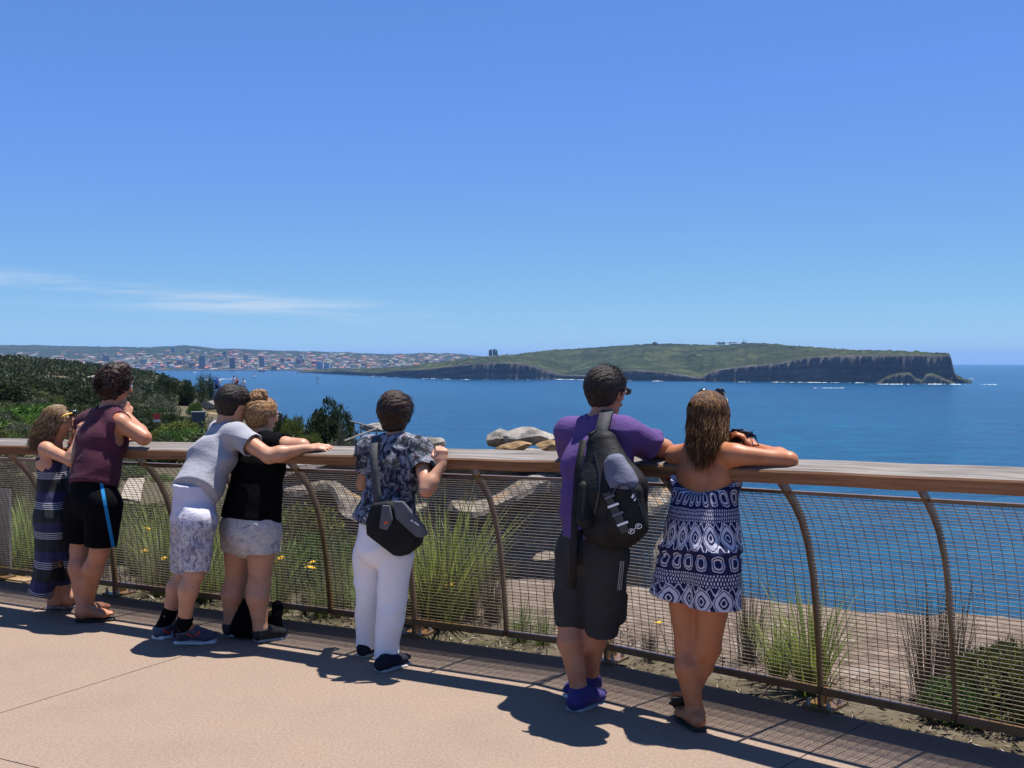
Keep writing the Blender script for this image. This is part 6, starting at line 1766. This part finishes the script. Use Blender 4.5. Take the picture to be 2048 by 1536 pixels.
bush_px(3, 655, 812, 46, 108, 'dark rounded shrub against the sea, right of the woman in black')
bush_px(4, 585, 822, 50, 66, 'yellow-green shrub just right of the bun-haired woman\'s head')
bush_px(0, 560, 812, 56, 48, 'upright olive shrub behind the bun-haired woman\'s sunglasses')
bush_px(4, 618, 858, 42, 70, 'low yellow-green shrub above the grey-shirted man\'s hand')
bush_px(3, 335, 757, 140, 62, 'dark round bush on the skyline nearest the wooded point')
bush_px(3, 372, 766, 132, 44, 'dark bush beside the skyline gap above the grey bin')
bush_px(5, 402, 758, 128, 36, 'tall wispy bush left of the standing sightseers')
bush_px(5, 420, 756, 130, 26, 'thin pointed bush next to the sightseers on the rocks')
bush_px(2, 322, 790, 92, 92, 'large grey-green bush below the skyline bushes')
bush_px(1, 283, 808, 72, 40, 'bright green bush beside the curly-haired man\'s ear')
bush_px(1, 388, 800, 104, 34, 'bright green bush at the foot of the grey outcrop')
bush_px(1, 355, 852, 44, 100, 'bright green mound of low scrub just above the rail')
bush_px(0, 345, 832, 62, 72, 'olive shrub behind the small red sign')
bush_px(4, 305, 858, 52, 50, 'yellow-green shrub below the small red sign')
bush_px(2, 258, 772, 110, 70, 'grey bare-twigged bush right of the curly-haired man\'s head')
bush_px(2, 690, 868, 36, 60, 'grey-green shrub at the foot of the timber stair rail')
bush_px(2, 40, 824, 66, 120, 'broad grey-green bush left of the girl\'s head')
bush_px(0, 30, 770, 100, 130, 'broad olive bush at the left edge of the slope')
bush_px(1, 15, 858, 40, 90, 'bright green low scrub above the rail at the far left')
GEN = ['olive scrub bush among others on the left slope', 'bright green scrub bush among others on the left slope', 'grey-green scrub bush among others on the left slope', 'dark scrub bush among others on the left slope', 'yellow-green scrub bush among others on the left slope', 'tall olive scrub bush among others on the left slope']
cnt = 0; tries = 0
while cnt < 235 and tries < 6000:
    tries += 1
    d = 13 * (150 / 13) ** (rr_.random() ** 0.9); px = rr_.uniform(-420, 760)
    x = (px - CX) / F * d
    if x > float(Xe(np.array(d))) - 0.4 and not (d < 13.4): continue
    if v_out(np.array(x), np.array(d)) < 3.5: continue
    if 240 < px < 300 and 24 < d < 56: continue
    z = lz(x, d); h = rr_.uniform(0.5, 1.3) * (0.8 + d / 130)
    if d < 30: h *= 0.55
    if d < 20: h *= 0.7
    lim = np.interp(px, [-300, 250, 300, 370, 410, 520, 560, 620, 700, 760], [745, 758, 776, 795, 828, 832, 826, 840, 872, 890])
    if 720 + (EYE - z - h) * F / d < lim: continue
    k = rr_.choice((0, 0, 1, 2, 2, 3, 4, 0))
    place_bush(k, (x, d, z - 0.1), h * rr_.uniform(0.9, 1.7), h, rr_.uniform(0, 6), GEN[k]); cnt += 1
# scrub covering the far hill: reads as one mass
rng = np.random.RandomState(12)
SV, SF, ST = [], [], []; nb = 0
for _ in range(5200):
    d = rng.uniform(118, 330); px = rng.uniform(-900, 400); x = (px - CX) / F * d
    if d < 200 and px > 330: continue
    if x > float(Xe(np.array(d))) - 1.5: continue
    if 85 < px < 200 and 172 < d < 205: continue
    z = lz(x, d); r = rng.uniform(0.9, 2.0); hgt = rng.uniform(0.8, 2.0)
    k = 52
    dv = rng.normal(size=(k, 3)); dv /= np.linalg.norm(dv, axis=1, keepdims=True); dv[:, 2] = np.abs(dv[:, 2])
    C = np.array((x, d, z)) + dv * np.array((r, r, hgt)) * rng.uniform(0.6, 1.0, (k, 1))
    V, Fq = leaves_np(rng, C, dv, 0.55, 0.2, 0.8)
    SV.append(V); SF.append(Fq + nb); nb += len(V); ST.append(np.full(len(V), np.clip(0.45 + rng.normal() * 0.22, 0, 1)))
o = mesh_np('hillside_scrub', np.concatenate(SV), np.concatenate(SF), leaf_mat('hill_scrub_leaves', ((0.024, 0.035, 0.016), (0.054, 0.070, 0.030), (0.115, 0.128, 0.061)), 0.0, 0.05), None, False)
set_tone(o, np.concatenate(ST)); tag(o, 'dense coastal scrub covering the hill on the left', 'scrub', kind='stuff')
# ---- strap-leaved tufts and grasses by the railing
def tuft_mesh(seed, n, h, spread, w, arch=0.5):
    rng = np.random.RandomState(seed); V, Q, T = [], [], []
    for k in range(n):
        a = rng.uniform(0, 6.283); lean = spread * rng.uniform(0.1, 1.0); L = h * rng.uniform(0.55, 1.1); ww = w * rng.uniform(0.6, 1.2)
        r0 = rng.uniform(0, 0.06) ; dx, dy = math.cos(a), math.sin(a); tone = rng.uniform(0.15, 0.85)
        b_ = len(V); S = 5
        for i in range(S + 1):
            t = i / S
            out = r0 + L * lean * (t + arch * t * t) * 0.75; z = L * (t - arch * 0.42 * lean * t * t * 1.5)
            wi = ww * (1 - t) ** 0.6 if t < 1 else 0.0005
            V += [(dx * out - dy * wi, dy * out + dx * wi, z - 0.02), (dx * out + dy * wi, dy * out - dx * wi, z - 0.02)]; T += [tone + 0.15 * t] * 2
            if i: Q.append((b_ + 2 * i - 2, b_ + 2 * i - 1, b_ + 2 * i + 1, b_ + 2 * i))
    return np.array(V), np.array(Q), np.array(T)
def tuft_proto(seed, n, h, spread, w, mat, arch=0.5):
    V, Q, T = tuft_mesh(seed, n, h, spread, w, arch)
    o = mesh_np('grass_tuft', V, Q, mat, None, True); set_tone(o, T); return o
TP = [tuft_proto(1, 120, 0.58, 0.62, 0.0075, G_STRAP), tuft_proto(2, 110, 0.38, 0.7, 0.0035, G_GREEN), tuft_proto(3, 90, 0.55, 0.30, 0.0020, G_DRY), tuft_proto(4, 130, 0.42, 0.32, 0.0022, G_REED), tuft_proto(5, 60, 0.85, 0.16, 0.0016, G_DRY, 0.3)]
TPN = ['green strap-leaved', 'fine green', 'dry straw-coloured', 'dark brown reedy', 'tall pale-stemmed']
tp_used = set()
def place_tuft(k, x, y, s, label, sz=None):
    o = TP[k] if k not in tp_used else TP[k].copy()
    if k in tp_used: COL.objects.link(o)
    tp_used.add(k)
    o.location = (x, y, lz(x, y)); o.scale = (s, s, sz or s); o.rotation_euler = (0, 0, rr_.uniform(0, 6)); tag(o, label, 'grass tuft', 'tufts along the railing')
def tuft_px(k, px, py, v, s, label, sz=None):
    """py only picks the sight line; the tuft stands on the ground v metres outside the railing along it"""
    best = min((abs(float(v_out(np.array((px - CX) / F * d), np.array(d))) - v), d) for d in np.linspace(4, 14, 400))[1]
    place_tuft(k, (px - CX) / F * best, best, s, label, sz)
tuft_px(0, 885, 0, 0.55, 1.65, 'tall green strap-leaved clump behind the mesh, right of the floral-shirted woman')
tuft_px(0, 850, 0, 0.40, 1.2, 'green strap-leaved clump at the floral-shirted woman\'s right foot')
tuft_px(0, 925, 0, 0.9, 1.35, 'green strap-leaved clump right of the tall clump by the floral-shirted woman')
tuft_px(0, 1628, 0, 0.30, 1.1, 'green strap-leaved clump sprawling round the post base right of the romper woman')
tuft_px(0, 1560, 0, 0.42, 0.7, 'small green strap-leaved clump left of the post base')
tuft_px(3, 1500, 0, 0.75, 1.3, 'dark reedy clump behind the mesh, right of the romper woman\'s legs')
tuft_px(3, 1300, 0, 0.28, 0.6, 'low dark tuft between the purple-shirted man and the romper woman')
tuft_px(3, 1862, 0, 0.75, 1.5, 'tall dark reeds behind the second post from the right edge')
tuft_px(3, 1905, 0, 0.9, 1.5, 'dark reeds at the right edge of the picture, behind the mesh')
tuft_px(1, 1040, 0, 0.30, 0.8, 'fine green tuft left of the purple-shirted man\'s shins')
tuft_px(1, 1085, 0, 0.28, 0.7, 'small fine green tuft touching the purple-shirted man\'s left shin')
tuft_px(4, 60, 0, 0.9, 1.25, 'pale plumed grass behind the mesh beside the girl\'s dress')
tuft_px(0, 38, 0, 0.35, 0.8, 'green strap-leaved clump beside the girl\'s trailing hem')
tuft_px(0, 65, 0, 0.45, 0.7, 'green strap-leaved clump touching the girl\'s trailing hem')
for k in range(150):
    px = rr_.uniform(-60, 1000); v = 0.22 + rr_.random() ** 1.3 * 2.6
    if px > 700 and rr_.random() < 0.45: continue
    q = rr_.choice((1, 1, 2, 2, 4, 0, 3)) if px < 760 else rr_.choice((1, 2, 3, 2))
    tuft_px(q, px, 0, v, rr_.uniform(0.6, 1.15), TPN[q] + ' grass tuft among many in the bed behind the mesh')
# low leafy plants
for (k, px, v, sx, sz, lab) in ((4, 600, 2.2, 0.55, 0.75, 'leafy yellow-green bush behind the mesh right of the woman in black'), (1, 655, 1.7, 0.40, 0.55, 'bright green leafy bush behind the mesh left of the floral-shirted woman'), (1, 560, 1.5, 0.4, 0.45, 'bright green leafy plant behind the mesh by the woman in black\'s shorts'),
                              (4, 1990, 0.55, 0.26, 0.46, 'yellow-green succulent bush at the right edge behind the mesh'), (1, 1930, 0.35, 0.20, 0.26, 'low green succulent under the second post from the right edge'), (4, 2060, 0.5, 0.28, 0.5, 'succulent bush cut off by the right edge'), (4, 250, 2.6, 0.7, 0.6, 'olive scrub clump behind the curly-haired man\'s shorts')):
    d = min((abs(float(v_out(np.array((px - CX) / F * q), np.array(q))) - v), q) for q in np.linspace(4, 14, 400))[1]
    x = (px - CX) / F * d; place_bush(k, (x, d, lz(x, d) - 0.03), sx, sz, rr_.uniform(0, 6), lab, 'plants behind the mesh')
# yellow daisies
M_PETAL = simple('yellow_petals', [(0.75, 0.45, 0.01), (0.85, 0.58, 0.02)], 30, 0.6)
def flower():
    r = empty('flower')
    mb = MB(); mb.tube([(0, 0, -0.02), (0.008, 0.004, 0.14), (0.012, 0.0, 0.27)], [0.0028, 0.0022, 0.002], 5, False); mb.build('stem', G_GREEN, r)
    mb = MB()
    for k in range(11):
        a = k * 0.5712; c, s_ = math.cos(a), math.sin(a)
        mb.add([(0.012 + c * 0.006, s_ * 0.006, 0.272), (0.012 + c * 0.02 - s_ * 0.006, s_ * 0.02 + c * 0.006, 0.279), (0.012 + c * 0.032, s_ * 0.032, 0.276), (0.012 + c * 0.02 + s_ * 0.006, s_ * 0.02 - c * 0.006, 0.279)], [(0, 1, 2, 3)])
    h_ = mb.build('petals', M_PETAL, r)
    mb = MB(); mb.ball((0.012, 0, 0.272), 0.010, 7, 4, (1, 1, 0.6)); mb.build('centre', simple('flower_centre', [(0.5, 0.22, 0.01), (0.6, 0.3, 0.02)], 30), r)
    return r
f0 = flower()
for i, (px, v, hz) in enumerate(((352, 0.9, 1.3), (290, 0.9, 1.0), (300, 0.6, 0.9), (410, 0.8, 1.2), (262, 1.0, 1.2), (570, 0.9, 1.0), (547, 0.5, 0.9), (633, 0.7, 0.9), (640, 0.6, 0.9), (650, 0.8, 1.0), (560, 0.6, 0.8), (915, 0.5, 0.9), (600, 0.5, 0.9), (335, 0.5, 0.8), (640, 1.0, 1.1), (1345, 0.35, 0.7))):
    o = f0 if i == 0 else copy_tree(f0)
    d = min((abs(float(v_out(np.array((px - CX) / F * q), np.array(q))) - v), q) for q in np.linspace(4, 14, 400))[1]
    x = (px - CX) / F * d; o.location = (x, d, lz(x, d)); o.scale = (0.95, 0.95, hz * 1.2); o.rotation_euler = (0.15, 0.25, rr_.uniform(0, 6))
    tag(o, 'yellow daisy-like flower among the grass behind the mesh' if px not in (915, 1345) else ('lone yellow flower in the strap leaves right of the floral-shirted woman' if px == 915 else 'lone yellow flower low between the purple-shirted man and the romper woman'), 'flower', 'yellow flowers behind the mesh')
# dry leaf litter along the foot of the railing
rng = np.random.RandomState(31); n = 5200
s_ = rng.uniform(-9, 6, n); u_ = -rng.uniform(-0.0, 0.95, n) ** 1.2 + 0.0
P = np.array([tuple(fence(a, b_, 0)) for a, b_ in zip(s_, u_)]); P[:, 2] = ground_z(P[:, 0], P[:, 1]) + 0.012
V, Fq = leaves_np(rng, P, rng.normal(size=(n, 3)) * np.array((1, 1, 0.15)), 0.05, -0.05, 0.22)
o = mesh_np('leaf_litter', V, Fq, leaf_mat('dry_litter', ((0.06, 0.04, 0.025), (0.19, 0.14, 0.09), (0.42, 0.36, 0.28)), 0, 9.0, 0.0), None, False)
set_tone(o, np.repeat(rng.uniform(0, 1, n), 4)); tag(o, 'dry twigs and leaves along the foot of the railing', 'leaf litter', kind='stuff')
# pine on the headland
M_PINE = leaf_mat('pine_needles', ((0.010, 0.016, 0.010), (0.02, 0.03, 0.018), (0.03, 0.045, 0.025)), 0, 0.2, 0)
dH = sea_dist(757) + 880; k = dH / F; p = at(993.5, 718, dH); H = 18 * k
r = empty('pine_tree', p); tag(r, 'tall dark pine on the headland crest beside the paired towers', 'tree')
mb = MB(); mb.tube([(0, 0, -3), (0, 0, H)], [0.9, 0.2], 6); mb.build('trunk', M_TWIG, r)
rng = np.random.RandomState(2); zz = rng.uniform(0.12, 1.0, 900); an = rng.uniform(0, 6.28, 900); ra = (1.04 - zz) * H * 0.24 * (0.6 + 0.4 * np.sin(zz * 60)) * rng.uniform(0.3, 1, 900)
C = np.stack([np.cos(an) * ra, np.sin(an) * ra, zz * H], 1); V, Fq = leaves_np(rng, C, np.stack([np.cos(an), np.sin(an), an * 0], 1), 2.2, 0.1, 0.5)
o = mesh_np('crown', V, Fq, M_PINE, r, False); set_tone(o, np.repeat(rng.uniform(0.2, 0.8, 900), 4))
for i, (px, row, w) in enumerate(((1438, 688.5, 14), (1447, 688, 8), (1465, 688, 22), (1014, 712, 12), (1005, 713, 8), (1310, 688, 10), (1487, 687.5, 9))):
    d = sea_dist(762) + 850 if px > 1100 else dH; kk = d / F; p = at(px, row, d)
    rng = np.random.RandomState(40 + i); dv = rng.normal(size=(260, 3)); dv /= np.linalg.norm(dv, axis=1, keepdims=True)
    r = empty('tree', (p.x, p.y, p.z - 3)); tag(r, ('%s crest tree on the headland %s' % (('broad', 'small', 'wide', 'rounded', 'small', 'low', 'lone')[i], ('left of the summit masts', 'just right of the broad one', 'in front of the summit masts', 'right of the paired towers', 'next to the white crest house', 'on the bare middle crest', 'right of the wide clump')[i])), 'tree', 'trees on the headland crest')
    mb = MB(); mb.tube([(0, 0, -2), (0, 0, 4)], [0.5, 0.3], 6); mb.build('trunk', M_TWIG, r)
    V, Fq = leaves_np(rng, np.array((0, 0, 5.0)) + dv * np.array((w * kk / 2, w * kk / 2, 3.2)) * rng.uniform(0.5, 1, (260, 1)), dv, 1.8, 0.2, 0.8)
    o = mesh_np('crown', V, Fq, M_PINE, r, False); set_tone(o, np.repeat(rng.uniform(0.2, 0.9, 260), 4))
# summit masts
for px, row, h_ in ((1487.5, 686.5, 8), (1493, 686, 5)):
    d = sea_dist(762) + 900; kk = d / F; p = at(px, row, d); r = empty('mast', p); tag(r, 'thin radio mast on the headland summit' if h_ == 8 else 'shorter mast with a dish on the headland summit', 'mast')
    mb = MB(); mb.tube([(0, 0, -4), (0, 0, h_ * kk)], [0.5, 0.25], 5); mb.build('pole', M_TWIG, r)
    mb = MB(); mb.box((0, 0, h_ * kk * 0.9), (3.0, 0.5, 1.0)); mb.build('antenna', M_TWIG, r)

# ------------------------------------------------------------------ small things on the slope
m_path = simple('pale_path', [(0.26, 0.22, 0.17), (0.34, 0.29, 0.23)], 3, 0.95)
V = []; ds = np.linspace(24, 58, 40)
for d in ds:
    pxc = np.interp(d, [24, 30, 36, 45, 58], [258, 272, 272, 264, 262]); hw = 0.22
    for sgn in (-1, 1):
        x = (pxc - CX) / F * d + sgn * hw; V.append((x, d, lz(x, d) + 0.06))
Q = [(2 * i, 2 * i + 1, 2 * i + 3, 2 * i + 2) for i in range(len(ds) - 1)]
o = mesh_np('path', np.array(V), np.array(Q), m_path); tag(o, kind='structure')
M_SIGN = simple('red_sign', [(0.45, 0.05, 0.03), (0.5, 0.07, 0.04)], 5, 0.6)
p = at(314, 846, 60); r = empty('warning_sign', (p.x, p.y, p.z)); tag(r, 'small red and white warning sign on a post in the scrub', 'sign')
mb = MB(); mb.tube([(0, 0, -0.9), (0, 0, 0.45)], 0.03, 6); mb.build('post', M_TWIG, r)
mb = MB(); mb.box((0, -0.04, 0.34), (0.36, 0.02, 0.30)); mb.build('panel', M_SIGN, r)
mb = MB(); mb.box((0, -0.04, 0.12), (0.36, 0.02, 0.12)); mb.build('lower_panel', M_WALL[2], r)
p = at(397, 847, 62); r = empty('litter_bin', (p.x, p.y, p.z)); tag(r, 'dark grey box-shaped bin beside the track below the outcrop', 'bin')
M_BIN = simple('grey_bin', [(0.06, 0.065, 0.075), (0.085, 0.09, 0.10)], 5, 0.6)
mb = MB(); mb.box((0, 0, 0.15), (0.66, 0.6, 0.9), Matrix.Rotation(0.35, 3, 'Z')); mb.build('body', M_BIN, r)
mb = MB(); mb.box((0, 0, 0.62), (0.74, 0.68, 0.05), Matrix.Rotation(0.35, 3, 'Z')); mb.build('lid', simple('bin_lid', [(0.13, 0.14, 0.155), (0.17, 0.18, 0.2)], 5, 0.5), r)
# timber stair with handrails
M_RAILT = simple('grey_timber', [(0.11, 0.10, 0.09), (0.20, 0.18, 0.165)], 6, 0.85)
r = empty('stair_railing', at(735, 900, 40)); so_ = np.array(r.location); tag(r, 'grey timber stair railing going down left of the floral-shirted woman', 'railing')
for (a, b_) in (((700, 842, 42), (753, 857, 39)), ((753, 857, 39), (688, 882, 35))):
    mb = MB(); mb.tube([at(*a), at(*b_)], 0.03, 6); mb.build('handrail', M_RAILT, r, origin=so_)
for (px, top, d) in ((708, 844, 41.5), (722, 848, 40.8), (738, 853, 39.8), (753, 857, 39), (722, 869, 37)):
    t = at(px, top, d); mb = MB(); mb.tube([t, (t.x, t.y, t.z - 1.25)], 0.028, 6); mb.build('post', M_RAILT, r, origin=so_)
# viewing deck on the wooded point
p = at(292, 742.5, 300); r = empty('viewing_deck', p); tag(r, 'flat dark deck jutting out from the wooded point on the left', 'deck')
mb = MB(); mb.box((-0.5, 0, -0.15), (5.2, 3, 0.3)); mb.build('platform', M_RAILT, r)
for q in (-2.6, -0.6, 1.4):
    mb = MB(); mb.tube([(q, 0, -0.3), (q, 0, -3.5)], 0.15, 6); mb.build('support', M_RAILT, r)
# grey panel and sandstone block at the left end
r = empty('info_panel', fence(-5.12, -0.10, 0)); tag(r, 'grey metal panel standing behind the railing at the left edge', 'panel')
mb = MB(); R3 = Matrix(((TL.x, -TL.y, 0), (TL.y, TL.x, 0), (0, 0, 1))); mb.box((0, 0, 0.36), (0.30, 0.02, 0.62), R3); mb.build('plate', simple('grey_sheet', [(0.20, 0.20, 0.20), (0.25, 0.25, 0.25)], 4, 0.6), r)
mb = MB(); mb.box((0, -0.03, 0.02), (0.05, 0.05, 0.10), R3); mb.build('foot', m_steel, r)
m_foot = simple('rust_stained_concrete', [(0.13, 0.10, 0.075), (0.23, 0.17, 0.12), (0.24, 0.12, 0.05)], 9, 0.9, 0.2, 0.4, 0.004, 60)
for s0, lab in ((-4.86, 'small orange sandstone block at the foot of the railing, far left'),):
    mb = MB(); q = fence(s0, -0.09, 0); mb.box((0, 0, -0.02), (0.30, 0.15, 0.05), Matrix.Rotation(math.atan2(TL.y, TL.x) if s0 < 0 else math.atan2(TR.y, TR.x), 3, 'Z'))
    o = mb.build('footing_block', m_boulo if s0 < 0 else m_foot); o.location = (q.x, q.y, 0.0 if s0 < 0 else -0.002)
    bm = bmesh.new(); bm.from_mesh(o.data); bmesh.ops.bevel(bm, geom=list(bm.edges), offset=0.012, segments=2, affect='EDGES'); bm.to_mesh(o.data); bm.free()
    tag(o, lab, 'block')
# ------------------------------------------------------------------ distant sightseers
def small_person(px, foot, d, hgt, top, bottom, label, pose=0):
    p = at(px, foot, d); r = empty('person', p); og = np.array(p); s = hgt / 1.7; tag(r, label, 'person', 'sightseers on the rocks')
    q = lambda x, y, z: og + np.array((x, y, z)) * s
    hp, cuts, hat_ = head_prims(q(0, 0, 1.58), (0.2, 1, 0), (0, 0, 1), s)
    ar = 0.10 if pose == 0 else -0.15
    P = hp + [Pr(q(0, 0, 0.95), q(0, 0, 1.2), (0.15 * s, 0.10 * s), (0.13 * s, 0.09 * s)), Pr(q(0, 0, 1.2), q(0, 0, 1.42), (0.15 * s, 0.1 * s), (0.12 * s, 0.07 * s)), Pr(q(0, 0, 1.4), q(0, 0, 1.54), 0.05 * s)]
    for sd in (-1, 1):
        P += limb(q(0.18 * sd, 0, 1.38), q(0.24 * sd, 0.02, 1.12), q((0.22 + ar) * sd * 0.8, 0.16, 1.0 if pose == 0 else 1.25), 0.05 * s, 0.04 * s, 0.03 * s)
        P += limb(q(0.08 * sd, 0, 0.9), q(0.09 * sd, 0.02, 0.48), q(0.10 * sd, 0, 0.08), 0.08 * s, 0.055 * s, 0.04 * s)
        P += [Pr(q(0.10 * sd, -0.03, 0.035), q(0.11 * sd, 0.16, 0.03), 0.04 * s, 0.03 * s)]
    solid('body', P, SK_MID, r, og, 0.022)
    solid('shirt', [Pr(q(0, 0, 0.92), q(0, 0, 1.22), (0.18 * s, 0.13 * s), (0.165 * s, 0.12 * s)), Pr(q(0, 0, 1.22), q(0, 0, 1.42), (0.18 * s, 0.13 * s), (0.15 * s, 0.09 * s))] + [Pr(q(0.15 * sd, 0, 1.40), q(0.22 * sd, 0.01, 1.2), 0.07 * s, 0.065 * s) for sd in (-1, 1)], top, r, og, 0.022)
    solid('trousers', [Pr(q(0.08 * sd, 0, 0.92), q(0.09 * sd, 0.02, 0.45), 0.105 * s, 0.085 * s) for sd in (-1, 1)], bottom, r, og, 0.022)
    solid('hair', [Pr(hat_(0, -0.03, 0.03), hat_(0, 0.02, 0.045), (0.085 * s, 0.088 * s), (0.08 * s, 0.08 * s), None, 0.02)], H_DARK, r, og, 0.02)
C_WHITE = cloth_mat('white_shirt', (0.6, 0.6, 0.62), (0.7, 0.7, 0.72)); C_BLUE = cloth_mat('blue_shirt', (0.08, 0.16, 0.42), (0.1, 0.2, 0.5)); C_DK = cloth_mat('dark_trousers', (0.02, 0.022, 0.04), (0.03, 0.035, 0.06)); C_RED = cloth_mat('red_shirt', (0.4, 0.06, 0.06), (0.5, 0.09, 0.08))
small_person(433, 785, 122, 1.62, C_BLUE, C_DK, 'distant sightseer in a blue shirt, leftmost of the group on the rocks')
small_person(438, 785, 123, 1.58, C_WHITE, C_BLUE, 'distant sightseer in a pale shirt, second from left on the rocks', 1)
small_person(468, 783, 121, 1.66, C_WHITE, C_DK, 'distant sightseer in a pale shirt directly above the grey-shirted man\'s head')
small_person(473, 784, 122, 1.60, C_RED, C_DK, 'distant sightseer in a reddish top beside the pale-shirted one above the grey-shirted man\'s head', 1)
small_person(487, 788, 121, 1.62, C_WHITE, C_BLUE, 'distant sightseer in white, standing alone at the right of the rocks')
small_person(131, 778, 188, 1.6, C_RED, C_WHITE, 'lone distant figure in pink on the bare hillside rocks')
# ------------------------------------------------------------------ sea haze
m_haze, nt, b = new_mat('haze'); nt.nodes.remove(b)
pv = nt.nodes.new('ShaderNodeVolumePrincipled'); setc(pv.inputs['Color'], (0.30, 0.55, 1.0)); pv.inputs['Density'].default_value = 4.2e-5; pv.inputs['Anisotropy'].default_value = 0.0
nt.links.new(pv.outputs[0], nt.nodes['Material Output'].inputs['Volume'])
mb = MB(); mb.box((0, 0, 0), (64000, 64000, 420)); hz = mb.build('haze', m_haze); hz.location = (0, 0, -40)
tag(hz, 'thin blue sea haze over the water', 'haze', kind='stuff')
